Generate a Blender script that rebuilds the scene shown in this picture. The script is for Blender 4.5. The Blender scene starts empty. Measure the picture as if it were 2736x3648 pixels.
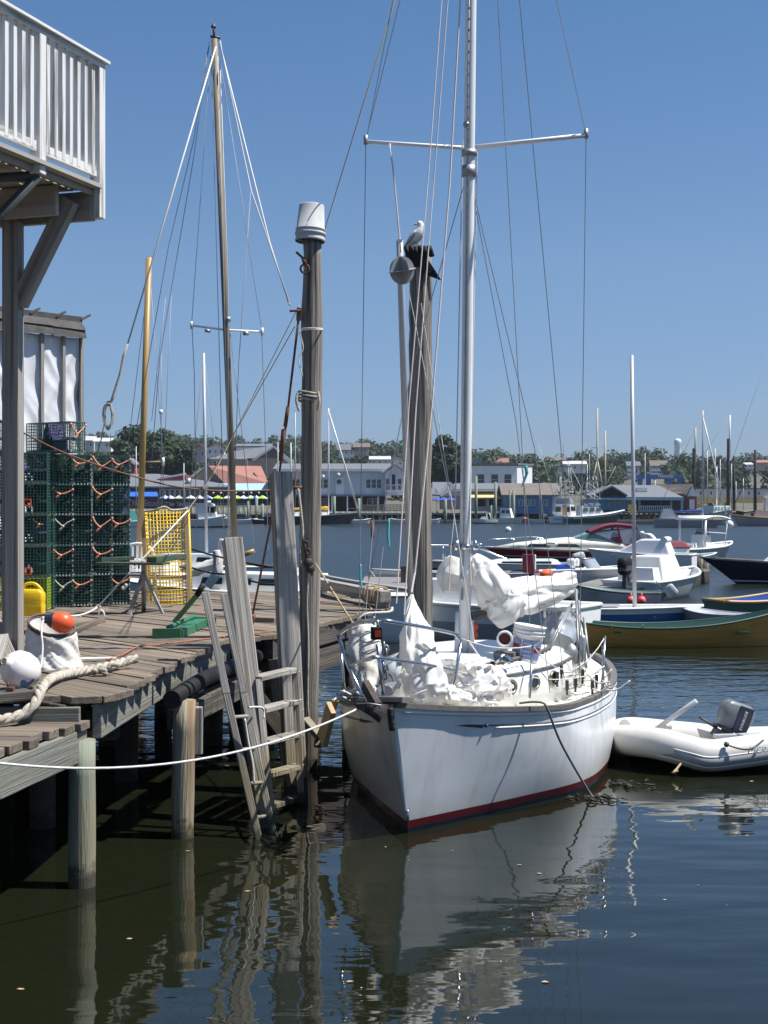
import bpy, math, random
import numpy as np
from mathutils import Vector, Matrix, noise
R = math.radians
random.seed(7)
sc = bpy.context.scene
COL = sc.collection
# ------------------------------------------------------------------ camera
F, CX, HY, H = 5100.0, 1368.0, 1805.0, 2.75      # focal length in photo pixels, principal column, horizon row, eye height
cam_d = bpy.data.cameras.new('camera'); cam = bpy.data.objects.new('camera', cam_d); COL.objects.link(cam)
cam.location = (0, 0, H); cam.rotation_euler = (R(90), 0, 0)
cam_d.sensor_fit = 'VERTICAL'; cam_d.sensor_height = 36.0; cam_d.lens = 36.0 * F / 3648.0
cam_d.shift_y = -(1824 - HY) / 3648.0
cam_d.clip_start = 0.1; cam_d.clip_end = 6000
sc.camera = cam
# ------------------------------------------------------------------ sky and sun
SUN_EL, SUN_AZ = 61.0, -4.0                         # azimuth measured from +X towards +Y
w = bpy.data.worlds.new('World'); sc.world = w; w.use_nodes = True
nt = w.node_tree; bg = nt.nodes['Background']
sky = nt.nodes.new('ShaderNodeTexSky'); sky.sky_type = 'NISHITA'; sky.sun_disc = False
sky.sun_elevation = R(SUN_EL); sky.sun_rotation = R(90 - SUN_AZ)
sky.air_density = 1.0; sky.dust_density = 0.35; sky.ozone_density = 3.5; sky.altitude = 0
hsv = nt.nodes.new('ShaderNodeHueSaturation'); hsv.inputs['Saturation'].default_value = 1.05
nt.links.new(sky.outputs[0], hsv.inputs['Color'])
# clear maritime air: the low sky is bluer than the model's yellowish horizon
tc = nt.nodes.new('ShaderNodeTexCoord'); sx = nt.nodes.new('ShaderNodeSeparateXYZ'); nt.links.new(tc.outputs['Generated'], sx.inputs[0])
rp = nt.nodes.new('ShaderNodeValToRGB'); rp.color_ramp.elements[0].position = 0.0; rp.color_ramp.elements[0].color = (.56, .66, .98, 1)
for ps, cc in ((.054, (.60, .71, 1.0, 1)), (.167, (.84, .91, 1.03, 1))): e_ = rp.color_ramp.elements.new(ps); e_.color = cc
rp.color_ramp.elements[-1].position = .36; rp.color_ramp.elements[-1].color = (.76, .97, 1.09, 1)
nt.links.new(sx.outputs['Z'], rp.inputs['Fac'])
mxs = nt.nodes.new('ShaderNodeMix'); mxs.data_type = 'RGBA'; mxs.blend_type = 'MULTIPLY'; mxs.inputs['Factor'].default_value = 1
nt.links.new(hsv.outputs[0], mxs.inputs['A']); nt.links.new(rp.outputs[0], mxs.inputs['B']); nt.links.new(mxs.outputs['Result'], bg.inputs[0])
bg.inputs[1].default_value = 0.066
sd = bpy.data.lights.new('sun', 'SUN'); sd.energy = 4.8; sd.angle = R(0.5); sd.color = (1.0, 0.965, 0.91)
so = bpy.data.objects.new('sun', sd); COL.objects.link(so)
sv = Vector((math.cos(R(SUN_EL)) * math.cos(R(SUN_AZ)), math.cos(R(SUN_EL)) * math.sin(R(SUN_AZ)), math.sin(R(SUN_EL))))
so.rotation_euler = sv.to_track_quat('Z', 'Y').to_euler()
sc.view_settings.view_transform = 'Standard'; sc.view_settings.look = 'None'
sc.view_settings.exposure = 0.6; sc.view_settings.gamma = 1.0
sc.cycles.max_bounces = 8; sc.cycles.transparent_max_bounces = 24
sc.cycles.caustics_reflective = False; sc.cycles.caustics_refractive = False
sc.cycles.sample_clamp_indirect = 6.0
try:
    sc.cycles.use_denoising = True
except Exception:
    pass

# ------------------------------------------------------------------ measuring helpers: a pixel of the photo to a point in the world
def P(x, y, d):
    return Vector(((x - CX) / F * d, d, H - (y - HY) / F * d))
def G(x, y, z=0.0):
    return P(x, y, (H - z) * F / (y - HY))

# ------------------------------------------------------------------ mesh builder
Z = Vector((0, 0, 1))
def V(*a): return Vector(a)
def frame(d, up=Z):
    d = d.normalized()
    if abs(d.dot(up)) > .98: up = Vector((0, 1, 0)) if abs(d.y) < .9 else Vector((1, 0, 0))
    s = d.cross(up).normalized(); u = s.cross(d).normalized()
    return d, s, u
class MB:
    def __init__(s): s.v = []; s.f = []; s.sm = []; s.gc = []; s.rn = []
    def add(s, vs, fs, smooth=False, gc=None, r=None):
        o = len(s.v); r = random.random() if r is None else r
        vs = [Vector(v) for v in vs]
        s.v += vs; s.gc += [Vector(g) for g in gc] if gc is not None else vs
        s.rn += [r] * len(vs)
        s.f += [tuple(i + o for i in f) for f in fs]; s.sm += [smooth] * len(fs)
        return s
    def box(s, c, size, rz=0.0, M=None, r=None):
        c = Vector(c); hx, hy, hz = [k / 2 for k in size]
        L = [Vector((a * hx, b * hy, e * hz)) for e in (-1, 1) for b in (-1, 1) for a in (-1, 1)]
        if M is None and rz: M = Matrix.Rotation(rz, 3, 'Z')
        vs = [(M @ p if M else p) + c for p in L]
        k = max(range(3), key=lambda i: size[i]); off = Vector((random.random() * 40, random.random() * 40, random.random() * 40))
        gc = [Vector((p[k], p[(k + 1) % 3], p[(k + 2) % 3])) + off for p in L]
        return s.add(vs, [(0, 2, 3, 1), (4, 5, 7, 6), (0, 1, 5, 4), (2, 6, 7, 3), (0, 4, 6, 2), (1, 3, 7, 5)], gc=gc, r=r)
    def bar(s, p0, p1, w, h=None, up=Z, r=None, w1=None, h1=None):
        h = h or w; p0 = Vector(p0); p1 = Vector(p1); d, a, u = frame(p1 - p0, up); Lg = (p1 - p0).length
        w1 = w if w1 is None else w1; h1 = (h if h1 is None else h1)
        off = Vector((random.random() * 40, random.random() * 40, random.random() * 40))
        vs = []; gc = []
        for q, t, ww, hh in ((p0, 0, w, h), (p1, Lg, w1, h1)):
            for i, j in ((-1, -1), (1, -1), (1, 1), (-1, 1)):
                vs.append(q + a * (i * ww / 2) + u * (j * hh / 2)); gc.append(Vector((t, i * ww / 2, j * hh / 2)) + off)
        return s.add(vs, [(0, 1, 2, 3), (7, 6, 5, 4), (0, 4, 5, 1), (1, 5, 6, 2), (2, 6, 7, 3), (3, 7, 4, 0)], gc=gc, r=r)
    def tube(s, pts, r, n=8, cap=True, smooth=True, close=False):
        pts = [Vector(p) for p in pts]; N = len(pts)
        rs = r if isinstance(r, (list, tuple)) else [r] * N
        vs = []; gc = []; off = Vector((random.random() * 40, random.random() * 40, random.random() * 40))
        prev = None; t = 0
        for i in range(N):
            if close: d = pts[(i + 1) % N] - pts[i - 1]
            else: d = pts[min(i + 1, N - 1)] - pts[max(i - 1, 0)]
            if d.length < 1e-9: d = Vector((0, 0, 1))
            d.normalize()
            if prev is None: _, a, u = frame(d)
            else:
                a = prev - d * prev.dot(d)
                if a.length < 1e-6: _, a, u = frame(d)
                a.normalize(); u = a.cross(d)
            prev = a
            if i: t += (pts[i] - pts[i - 1]).length
            for k in range(n):
                q = 2 * math.pi * k / n
                e = a * math.cos(q) * rs[i] + u * math.sin(q) * rs[i]
                vs.append(pts[i] + e); gc.append(Vector((t, math.cos(q) * rs[i], math.sin(q) * rs[i])) + off)
        fs = []
        for i in range(N if close else N - 1):
            for k in range(n):
                j = (i + 1) % N
                fs.append((i * n + k, i * n + (k + 1) % n, j * n + (k + 1) % n, j * n + k))
        s.add(vs, fs, smooth, gc)
        if cap and not close:
            o = len(s.v) - len(vs)
            s.f += [tuple(o + k for k in range(n))[::-1], tuple(o + (N - 1) * n + k for k in range(n))]; s.sm += [False, False]
        return s
    def lathe(s, prof, n=24, c=(0, 0, 0), M=None, smooth=True):
        c = Vector(c); vs = []; fs = []
        for r_, z_ in prof:
            for k in range(n):
                q = 2 * math.pi * k / n; p = Vector((r_ * math.cos(q), r_ * math.sin(q), z_))
                vs.append((M @ p if M else p) + c)
        for i in range(len(prof) - 1):
            for k in range(n):
                fs.append((i * n + k, i * n + (k + 1) % n, (i + 1) * n + (k + 1) % n, (i + 1) * n + k))
        s.add(vs, fs, smooth)
        return s
    def loft(s, rings, closed=True, caps=True, smooth=True):
        n = len(rings[0]); vs = [p for rg in rings for p in rg]; fs = []
        for i in range(len(rings) - 1):
            for k in range(n if closed else n - 1):
                fs.append((i * n + k, i * n + (k + 1) % n, (i + 1) * n + (k + 1) % n, (i + 1) * n + k))
        o = len(s.v); s.add(vs, fs, smooth)
        if caps and closed:
            s.f += [tuple(o + k for k in range(n))[::-1], tuple(o + (len(rings) - 1) * n + k for k in range(n))]; s.sm += [False, False]
        return s
    def grid(s, fn, nu, nv, smooth=True):
        vs = [fn(i / nu, j / nv) for i in range(nu + 1) for j in range(nv + 1)]
        fs = [(i * (nv + 1) + j, (i + 1) * (nv + 1) + j, (i + 1) * (nv + 1) + j + 1, i * (nv + 1) + j + 1) for i in range(nu) for j in range(nv)]
        return s.add(vs, fs, smooth)
    def prism(s, poly, a, b, smooth=False):
        """poly: list of points (Vector), swept by vector from a to b offsets"""
        n = len(poly); a = Vector(a); b = Vector(b)
        vs = [Vector(p) + a for p in poly] + [Vector(p) + b for p in poly]
        fs = [tuple(range(n)), tuple(range(n, 2 * n))[::-1]] + [(i, i + n, (i + 1) % n + n, (i + 1) % n) for i in range(n)]
        return s.add(vs, fs, smooth)
    def ball(s, c, r, n=16, m=10, sc_=(1, 1, 1), M=None):
        pr = [(max(1e-4, math.sin(math.pi * i / m)) * r, -math.cos(math.pi * i / m) * r) for i in range(m + 1)]
        D = Matrix.Diagonal(Vector(sc_))
        return s.lathe(pr, n, c, (M @ D) if M else D)
OFF = {}
def link(name, mb, m, off=Vector((0, 0, 0)), bevel=0):
    me = bpy.data.meshes.new(name)
    vs = np.array([tuple(v) for v in mb.v], dtype=np.float64) - np.array(off)
    me.from_pydata([tuple(q) for q in vs], [], mb.f)
    me.polygons.foreach_set('use_smooth', mb.sm)
    a = me.attributes.new('gc', 'FLOAT_VECTOR', 'POINT'); a.data.foreach_set('vector', np.array([tuple(g) for g in mb.gc], dtype=np.float32).ravel())
    a = me.attributes.new('rn', 'FLOAT', 'POINT'); a.data.foreach_set('value', np.array(mb.rn, dtype=np.float32))
    me.materials.append(m); me.update()
    o = bpy.data.objects.new(name, me); COL.objects.link(o)
    if bevel:
        b = o.modifiers.new('bevel', 'BEVEL'); b.width = bevel; b.segments = 2; b.limit_method = 'ANGLE'; b.angle_limit = R(40)
    return o
def tag(o, label, cat, group=None, kind=None):
    if label: o['label'] = label
    if cat: o['category'] = cat
    if group: o['group'] = group
    if kind: o['kind'] = kind
    return o
def thing(name, label, cat, loc=(0, 0, 0), group=None):
    o = bpy.data.objects.new(name, None); COL.objects.link(o); o.location = loc; o.empty_display_size = .2
    OFF[o] = Vector(loc)
    return tag(o, label, cat, group)
def part(name, mb, m, parent, label=None, bevel=0):
    off = OFF[parent]
    o = link(name, mb, m, off, bevel); o.parent = parent; OFF[o] = off
    if label: o['label'] = label
    return o
def solo(name, label, cat, mb, m, group=None, bevel=0):
    a = np.array([tuple(v) for v in mb.v]); lo = a.min(0); hi = a.max(0)
    off = Vector(((lo[0] + hi[0]) / 2, (lo[1] + hi[1]) / 2, lo[2]))
    o = link(name, mb, m, off, bevel); o.location = off; OFF[o] = off
    return tag(o, label, cat, group)
def struct(name, mb, m, kind='structure'):
    o = link(name, mb, m); o['kind'] = kind; return o
def dup(root, loc, rz=0, label=None, group=None, scale=None):
    r = root.copy(); COL.objects.link(r); r.location = loc; r.rotation_euler = (0, 0, rz)
    if scale: r.scale = scale if hasattr(scale, '__len__') else (scale,) * 3
    if label: r['label'] = label
    if group: r['group'] = group
    for ch in list(root.children):
        c = ch.copy(); COL.objects.link(c); c.parent = r
        for g in list(ch.children):
            k = g.copy(); COL.objects.link(k); k.parent = c
    return r
def place(root, loc, rz=0, scale=None):
    root.location = loc; root.rotation_euler = (0, 0, rz)
    if scale: root.scale = scale if hasattr(scale, '__len__') else (scale,) * 3
    return root
def sag(p0, p1, s=0.0, n=10):
    p0 = Vector(p0); p1 = Vector(p1)
    return [p0.lerp(p1, i / n) - Z * (s * 4 * (i / n) * (1 - i / n)) for i in range(n + 1)]
def curve(pts, n=6):
    """Catmull-Rom through points"""
    pts = [Vector(p) for p in pts]; o = []
    for i in range(len(pts) - 1):
        a = pts[max(i - 1, 0)]; b = pts[i]; c = pts[i + 1]; d = pts[min(i + 2, len(pts) - 1)]
        for k in range(n):
            t = k / n
            o.append(.5 * ((2 * b) + (c - a) * t + (2 * a - 5 * b + 4 * c - d) * t * t + (3 * b - a - 3 * c + d) * t ** 3))
    return o + [pts[-1]]
def text(name, body, size, loc, rot, m, parent, ext=.002, align='CENTER', shear=0):
    cu = bpy.data.curves.new(name, 'FONT'); cu.body = body; cu.size = size; cu.extrude = ext; cu.align_x = align; cu.align_y = 'CENTER'; cu.shear = shear
    o0 = bpy.data.objects.new(name, cu); COL.objects.link(o0); cu.materials.append(m); dg_ = bpy.context.evaluated_depsgraph_get()
    me = bpy.data.meshes.new_from_object(o0.evaluated_get(dg_)); bpy.data.objects.remove(o0); o = bpy.data.objects.new(name, me); COL.objects.link(o)
    if not me.materials: me.materials.append(m)
    o.parent = parent
    off = OFF[parent]
    o.location = Vector(loc) - off; o.rotation_euler = rot
    return o

# ------------------------------------------------------------------ materials
def mat(name, col, rough=.6, var=.12, sc_=6.0, metal=0.0, bump=0.0, bsc=40.0, spec=.5, col2=None, w2=.5, sc2=2.5, grain=0.0, rnv=0.0, trans=0.0, coat=0.0, alpha=1.0, tide=None):
    """procedural surface: base colour with mottling (var), a second colour in patches (col2), grain stretched along the piece, tone per piece (rnv)"""
    m = bpy.data.materials.new(name); m.use_nodes = True; t = m.node_tree; N = t.nodes; Lk = t.links
    b = N['Principled BSDF']; b.inputs['Roughness'].default_value = rough; b.inputs['Metallic'].default_value = metal
    b.inputs['Specular IOR Level'].default_value = spec
    b.inputs['Coat Weight'].default_value = coat
    if alpha < 1: b.inputs['Alpha'].default_value = alpha
    at = N.new('ShaderNodeAttribute'); at.attribute_name = 'gc'
    rn = N.new('ShaderNodeAttribute'); rn.attribute_name = 'rn'
    def mul(c, k): return (c[0] * k, c[1] * k, c[2] * k, 1)
    mp = N.new('ShaderNodeMapping'); mp.inputs['Scale'].default_value = (1.0 / (1 + grain * 14), 1 + grain * 3, 1 + grain * 3) if grain else (1, 1, 1)
    Lk.new(at.outputs['Vector'], mp.inputs['Vector'])
    n1 = N.new('ShaderNodeTexNoise'); n1.inputs['Scale'].default_value = sc_; n1.inputs['Detail'].default_value = 6; n1.inputs['Roughness'].default_value = .65
    Lk.new(mp.outputs[0], n1.inputs['Vector'])
    r1 = N.new('ShaderNodeValToRGB'); r1.color_ramp.elements[0].position = .3; r1.color_ramp.elements[1].position = .7
    r1.color_ramp.elements[0].color = mul(col, 1 - var); r1.color_ramp.elements[1].color = mul(col, 1 + var)
    Lk.new(n1.outputs['Fac'], r1.inputs['Fac']); out = r1.outputs['Color']
    if col2 is not None:
        n2 = N.new('ShaderNodeTexNoise'); n2.inputs['Scale'].default_value = sc2; n2.inputs['Detail'].default_value = 5
        Lk.new((mp if grain else at).outputs[0 if grain else 'Vector'], n2.inputs['Vector'])
        r2 = N.new('ShaderNodeValToRGB'); r2.color_ramp.elements[0].position = .62 - w2 * .3; r2.color_ramp.elements[1].position = .75 - w2 * .25
        Lk.new(n2.outputs['Fac'], r2.inputs['Fac'])
        mx = N.new('ShaderNodeMix'); mx.data_type = 'RGBA'; Lk.new(r2.outputs['Color'], mx.inputs['Factor'])
        Lk.new(out, mx.inputs['A']); mx.inputs['B'].default_value = (*col2, 1); out = mx.outputs['Result']
    if rnv:
        mr = N.new('ShaderNodeMapRange'); mr.inputs['To Min'].default_value = 1 - rnv; mr.inputs['To Max'].default_value = 1 + rnv
        Lk.new(rn.outputs['Fac'], mr.inputs['Value'])
        h = N.new('ShaderNodeHueSaturation'); Lk.new(mr.outputs[0], h.inputs['Value']); Lk.new(out, h.inputs['Color']); out = h.outputs['Color']
    if tide:   # weed and silt left by the tide below a ragged line
        ge = N.new('ShaderNodeNewGeometry'); sz = N.new('ShaderNodeSeparateXYZ'); Lk.new(ge.outputs['Position'], sz.inputs[0])
        nz = N.new('ShaderNodeTexNoise'); nz.inputs['Scale'].default_value = 9; nz.inputs['Detail'].default_value = 5; Lk.new(ge.outputs['Position'], nz.inputs['Vector'])
        for zc, sp2, cc, am in ((tide[1], .28, tide[0], .8), (.13, .10, (.022, .024, .014), .85)):
            ad = N.new('ShaderNodeMath'); ad.operation = 'MULTIPLY_ADD'; ad.inputs[1].default_value = .5; Lk.new(nz.outputs['Fac'], ad.inputs[0]); Lk.new(sz.outputs['Z'], ad.inputs[2])
            mr2 = N.new('ShaderNodeMapRange'); mr2.inputs['From Min'].default_value = zc + .25 - sp2 / 2; mr2.inputs['From Max'].default_value = zc + .25 + sp2 / 2; mr2.inputs['To Min'].default_value = am; mr2.inputs['To Max'].default_value = 0
            Lk.new(ad.outputs[0], mr2.inputs['Value']); mt = N.new('ShaderNodeMix'); mt.data_type = 'RGBA'; Lk.new(mr2.outputs[0], mt.inputs['Factor']); Lk.new(out, mt.inputs['A']); mt.inputs['B'].default_value = (*cc, 1); out = mt.outputs['Result']
    Lk.new(out, b.inputs['Base Color'])
    if bump:
        n3 = N.new('ShaderNodeTexNoise'); n3.inputs['Scale'].default_value = bsc; n3.inputs['Detail'].default_value = 4
        Lk.new(mp.outputs[0], n3.inputs['Vector'])
        bp = N.new('ShaderNodeBump'); bp.inputs['Strength'].default_value = bump; bp.inputs['Distance'].default_value = .02
        Lk.new(n3.outputs['Fac'], bp.inputs['Height']); Lk.new(bp.outputs[0], b.inputs['Normal'])
    if trans:
        tr = N.new('ShaderNodeBsdfTranslucent'); Lk.new(out, tr.inputs['Color'])
        ms = N.new('ShaderNodeMixShader'); ms.inputs['Fac'].default_value = trans
        Lk.new(b.outputs[0], ms.inputs[1]); Lk.new(tr.outputs[0], ms.inputs[2]); Lk.new(ms.outputs[0], N['Material Output'].inputs['Surface'])
    return m
M = {}
M['white'] = mat('white_gelcoat', (.78, .78, .76), .3, .05, 3, spec=.5)
M['cream'] = mat('cream_gelcoat', (.80, .77, .68), .35, .06, 3)
M['wpaint'] = mat('white_paint_weathered', (.74, .73, .71), .6, .08, 9, bump=.15, col2=(.36, .345, .31), w2=.46, sc2=9, grain=.5)
M['deckwood'] = mat('weathered_planks', (.205, .163, .120), .85, .38, 7, bump=.6, bsc=26, col2=(.12, .10, .085), w2=.42, sc2=5, grain=1, rnv=.30)
M['greywood'] = mat('weathered_grey_timber', (.33, .31, .28), .85, .30, 9, bump=.6, bsc=30, col2=(.15, .13, .11), w2=.35, sc2=6, grain=1, rnv=.14, tide=((.24, .20, .12), .62))
M['fascia'] = mat('treated_fascia_timber', (.205, .205, .175), .8, .36, 8, bump=.5, bsc=26, col2=(.14, .135, .115), w2=.35, sc2=5, grain=1, rnv=.1)
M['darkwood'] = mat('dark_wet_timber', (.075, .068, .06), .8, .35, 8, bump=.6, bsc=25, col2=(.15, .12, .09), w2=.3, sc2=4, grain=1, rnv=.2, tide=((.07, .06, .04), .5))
M['pilewood'] = mat('round_pile_timber', (.255, .23, .20), .9, .45, 10, bump=1.0, bsc=20, col2=(.06, .052, .045), w2=.42, sc2=6.5, grain=.9, tide=((.10, .085, .05), .6))
M['greenpile'] = mat('green_treated_pile', (.215, .255, .20), .8, .25, 9, bump=.5, bsc=28, col2=(.27, .25, .17), w2=.4, sc2=3, grain=.5, tide=((.26, .225, .15), .62))
M['rustpile'] = mat('pile_with_rust_streaks', (.30, .27, .20), .85, .35, 9, bump=.7, bsc=26, col2=(.24, .15, .08), w2=.25, sc2=3.0, grain=.5, tide=((.25, .19, .09), .12))
M['tanwood'] = mat('tan_new_wood', (.42, .30, .16), .7, .2, 9, grain=.8, rnv=.1)
M['spar'] = mat('varnished_spar', (.40, .25, .085), .45, .2, 6, grain=.6)
M['oldspar'] = mat('weathered_spar', (.17, .135, .09), .6, .35, 5, grain=.6, col2=(.26, .22, .17), w2=.4)
M['alu'] = mat('aluminium_spar', (.44, .45, .47), .45, .06, 5, metal=.15)
M['mastwhite'] = mat('white_painted_spar', (.82, .82, .81), .5, .05, 4)
M['chrome'] = mat('stainless_tube', (.55, .56, .57), .22, .1, 8, metal=1.0)
M['dgrey'] = mat('dark_grey_metal', (.07, .07, .075), .5, .2, 9)
M['galv'] = mat('galvanised_metal', (.34, .35, .36), .5, .2, 8, metal=.7)
M['iron'] = mat('rusty_iron', (.035, .028, .026), .7, .4, 14, bump=.5, bsc=50, col2=(.08, .04, .028), w2=.4, sc2=10)
M['rust'] = mat('rust_brown', (.15, .065, .04), .85, .35, 14, bump=.3, bsc=50)
M['wire'] = mat('rigging_wire', (.26, .26, .28), .5, .1, 9, metal=.2)
M['darkwire'] = mat('dark_line', (.03, .03, .032), .7, .1, 9)
M['rope'] = mat('white_rope', (.68, .66, .62), .8, .12, 60, bump=.4, bsc=120)
M['hawser'] = mat('old_mooring_hawser', (.46, .42, .355), .9, .22, 25, bump=.6, bsc=70, col2=(.28, .24, .19), w2=.3, sc2=9)
M['tanrope'] = mat('tan_rope', (.46, .34, .18), .85, .2, 60)
M['pinkrope'] = mat('red_flecked_rope', (.72, .62, .57), .8, .2, 60)
M['brownrope'] = mat('brown_cable', (.19, .085, .05), .8, .2, 40)
M['orangerope'] = mat('orange_bridle_rope', (.74, .30, .18), .8, .25, 30)
M['palerope'] = mat('faded_bridle_rope', (.48, .45, .38), .8, .2, 30)
M['sail'] = mat('sailcloth', (.83, .82, .79), .7, .03, 4, bump=.06, bsc=10, trans=.25)
M['tarp'] = mat('white_sheeting', (.78, .79, .82), .45, .04, 4, bump=.2, bsc=8, trans=.15)
M['roofdark'] = mat('dark_felt_roof', (.075, .07, .068), .9, .3, 6, bump=.4, bsc=20)
M['trapwire'] = mat('green_coated_wire', (.05, .135, .115), .4, .2, 5)
M['limewire'] = mat('lime_coated_wire', (.36, .52, .05), .5, .15, 5)
M['yellowwire'] = mat('yellow_coated_wire', (.78, .53, .02), .45, .1, 5)
M['netdark'] = mat('dark_netting', (.03, .05, .048), .9, .4, 20, col2=(.06, .06, .09), w2=.3, sc2=5)
M['netpurple'] = mat('purple_netting', (.10, .085, .20), .9, .3, 30)
M['yellowplastic'] = mat('yellow_plastic', (.80, .50, .008), .35, .05, 4)
M['orangebuoy'] = mat('orange_buoy_vinyl', (.80, .11, .03), .38, .06, 5)
M['navyplastic'] = mat('navy_plastic', (.02, .025, .055), .45, .1, 5)
M['buoywhite'] = mat('scuffed_white_buoy', (.76, .71, .70), .5, .06, 5, col2=(.60, .55, .53), w2=.25, sc2=7)
M['blueplastic'] = mat('blue_paint', (.06, .17, .50), .5, .1, 6)
M['canvas'] = mat('dirty_white_canvas', (.66, .64, .60), .85, .1, 7, bump=.25, bsc=30, col2=(.44, .41, .36), w2=.28, sc2=4)
M['greenpaint'] = mat('green_painted_steel', (.03, .17, .085), .5, .15, 8, col2=(.07, .11, .05), w2=.2, sc2=8)
M['olivepaint'] = mat('olive_painted_board', (.055, .095, .06), .6, .2, 8, col2=(.16, .08, .05), w2=.2, sc2=6)
M['stand'] = mat('scuffed_grey_steel', (.33, .33, .33), .6, .2, 10, col2=(.26, .13, .06), w2=.3, sc2=8)
M['plastic'] = mat('white_garden_plastic', (.74, .75, .78), .4, .04, 5)
M['bucket'] = mat('grey_bucket_plastic', (.46, .47, .48), .75, .08, 6, col2=(.36, .36, .36), w2=.3, spec=.25)
M['whitebucket'] = mat('white_bucket_plastic', (.80, .80, .79), .4, .04, 4)
M['navy'] = mat('navy_gelcoat', (.012, .016, .045), .2, .1, 3)
M['blue'] = mat('blue_gelcoat', (.03, .15, .38), .3, .1, 3)
M['black'] = mat('black_rubber', (.012, .012, .013), .7, .2, 9, spec=.25)
M['underdeck'] = mat('shaded_underside_boards', (.40, .385, .36), .8, .12, 6, grain=.5, rnv=.12, col2=(.30, .28, .25), w2=.4)  # shade under the balcony put into a greyer board colour
M['brown'] = mat('brown_dory_paint', (.62, .33, .075), .5, .15, 5, col2=(.50, .26, .06), w2=.3, grain=.3)
M['greyhull'] = mat('grey_hull_and_shade', (.46, .50, .49), .4, .08, 3)  # skiff grey, also the painted shade on a white hull
M['greentrim'] = mat('dark_green_trim', (.03, .09, .075), .5, .1, 5)
M['maroon'] = mat('maroon_canvas', (.17, .018, .035), .7, .12, 6)
M['crimson'] = mat('crimson_stripe', (.32, .012, .04), .35, .08, 5)
M['glass'] = mat('tinted_glass', (.02, .03, .035), .08, .05, 3, spec=.8)
M['greenglass'] = mat('pale_green_windshield', (.16, .27, .25), .1, .1, 3, spec=.7)
M['clearvinyl'] = mat('smoky_clear_vinyl', (.30, .33, .37), .25, .1, 4)
M['greytube'] = mat('pale_grey_hypalon', (.60, .585, .545), .55, .05, 6)
M['greytrim'] = mat('grey_rubber_trim', (.32, .32, .33), .6, .08, 8)
M['teak'] = mat('greyed_teak_trim', (.125, .115, .108), .75, .3, 9, grain=.8, bump=.2)
M['bronze'] = mat('bronze_frame', (.26, .22, .17), .4, .2, 8, metal=.7)
M['amber'] = mat('red_lens', (.30, .03, .015), .2, .2, 20)
M['darkred'] = mat('dark_red_inside', (.10, .006, .012), .5, .1, 6)
M['tealribbon'] = mat('teal_ribbon', (.10, .42, .45), .7, .1, 8)
M['orangevest'] = mat('orange_fabric', (.80, .12, .03), .7, .15, 10)
M['redseat'] = mat('red_vinyl', (.30, .025, .035), .5, .1, 8)
M['greyengine'] = mat('grey_engine_cowl', (.16, .175, .19), .35, .08, 5)
M['silverengine'] = mat('silver_engine_cowl', (.42, .45, .48), .35, .06, 5)
M['feather'] = mat('gull_white', (.74, .73, .71), .8, .06, 30)
M['featherg'] = mat('gull_grey', (.36, .37, .39), .8, .1, 30)
M['beak'] = mat('gull_beak', (.70, .42, .06), .5, .05, 20)
M['skin'] = mat('skin_tone', (.45, .26, .18), .6, .05, 20)
M['shirt'] = mat('white_shirt', (.74, .74, .76), .8, .05, 12)
M['jeans'] = mat('blue_trousers', (.08, .10, .17), .8, .1, 12)
# far shore
M['shingle'] = mat('grey_blue_clapboard', (.60, .62, .64), .8, .06, 1.5)
M['trimw'] = mat('white_trim', (.72, .73, .73), .6, .05, 2)
M['slate'] = mat('slate_roof', (.15, .16, .18), .85, .12, 1.5)
M['brownroof'] = mat('brown_shingle_roof', (.17, .145, .125), .9, .15, 1)
M['redroof'] = mat('faded_red_roof', (.33, .15, .12), .9, .12, .8)
M['redbarn'] = mat('barn_red_boards', (.28, .05, .06), .8, .12, 1.5)
M['brownwall'] = mat('brown_shingle_wall', (.29, .24, .195), .9, .15, 1)
M['awnblue'] = mat('blue_awning', (.02, .13, .52), .7, .1, 1)
M['awnpale'] = mat('pale_blue_awning', (.33, .52, .74), .7, .08, 1)
M['tanmast'] = mat('tan_painted_mast', (.50, .43, .31), .6, .1, 2)
M['awnyel'] = mat('yellow_awning', (.78, .56, .24), .7, .06, 1)
M['concrete'] = mat('pale_concrete_wall', (.80, .79, .76), .85, .06, .8)
M['bluewall'] = mat('blue_clapboard', (.08, .22, .42), .75, .12, 1)
M['tealwall'] = mat('teal_clapboard', (.20, .42, .52), .75, .1, 1)
M['darkint'] = mat('dark_interior', (.022, .025, .028), .9, .2, 2)
M['dock'] = mat('float_planks', (.20, .19, .18), .9, .2, 2, grain=.5, rnv=.15)
M['lime'] = mat('lime_fabric', (.36, .62, .05), .8, .06, 3)
M['umbblue'] = mat('blue_fabric', (.03, .10, .45), .8, .08, 3)
M['umbpink'] = mat('pale_pink_fabric', (.70, .52, .52), .8, .06, 3)
M['yellowboard'] = mat('yellow_paint', (.74, .50, .02), .6, .08, 3)
M['gantry'] = mat('blue_gantry_paint', (.03, .12, .38), .6, .1, 1)
M['tank'] = mat('pale_tank_paint', (.60, .72, .78), .6, .05, .2)
M['houseA'] = mat('house_white', (.76, .76, .76), .8, .06, 1)
M['houseB'] = mat('house_grey', (.50, .50, .50), .8, .08, 1)
M['houseC'] = mat('house_pinkish', (.50, .36, .33), .8, .08, 1)
M['bark'] = mat('bark', (.09, .07, .055), .9, .3, 6, bump=.4)
M['pierdark'] = mat('far_pier_dark_boards', (.05, .045, .04), .9, .2, 2)  # one dark brown tone for quay, wharf and dock boards
M['farpile'] = mat('far_green_pile', (.22, .26, .20), .9, .2, 3)
M['yellowcover'] = mat('yellow_sail_cover', (.72, .42, .03), .7, .1, 4)
M['bluecover'] = mat('blue_sail_cover', (.02, .06, .26), .7, .1, 4)
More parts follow.
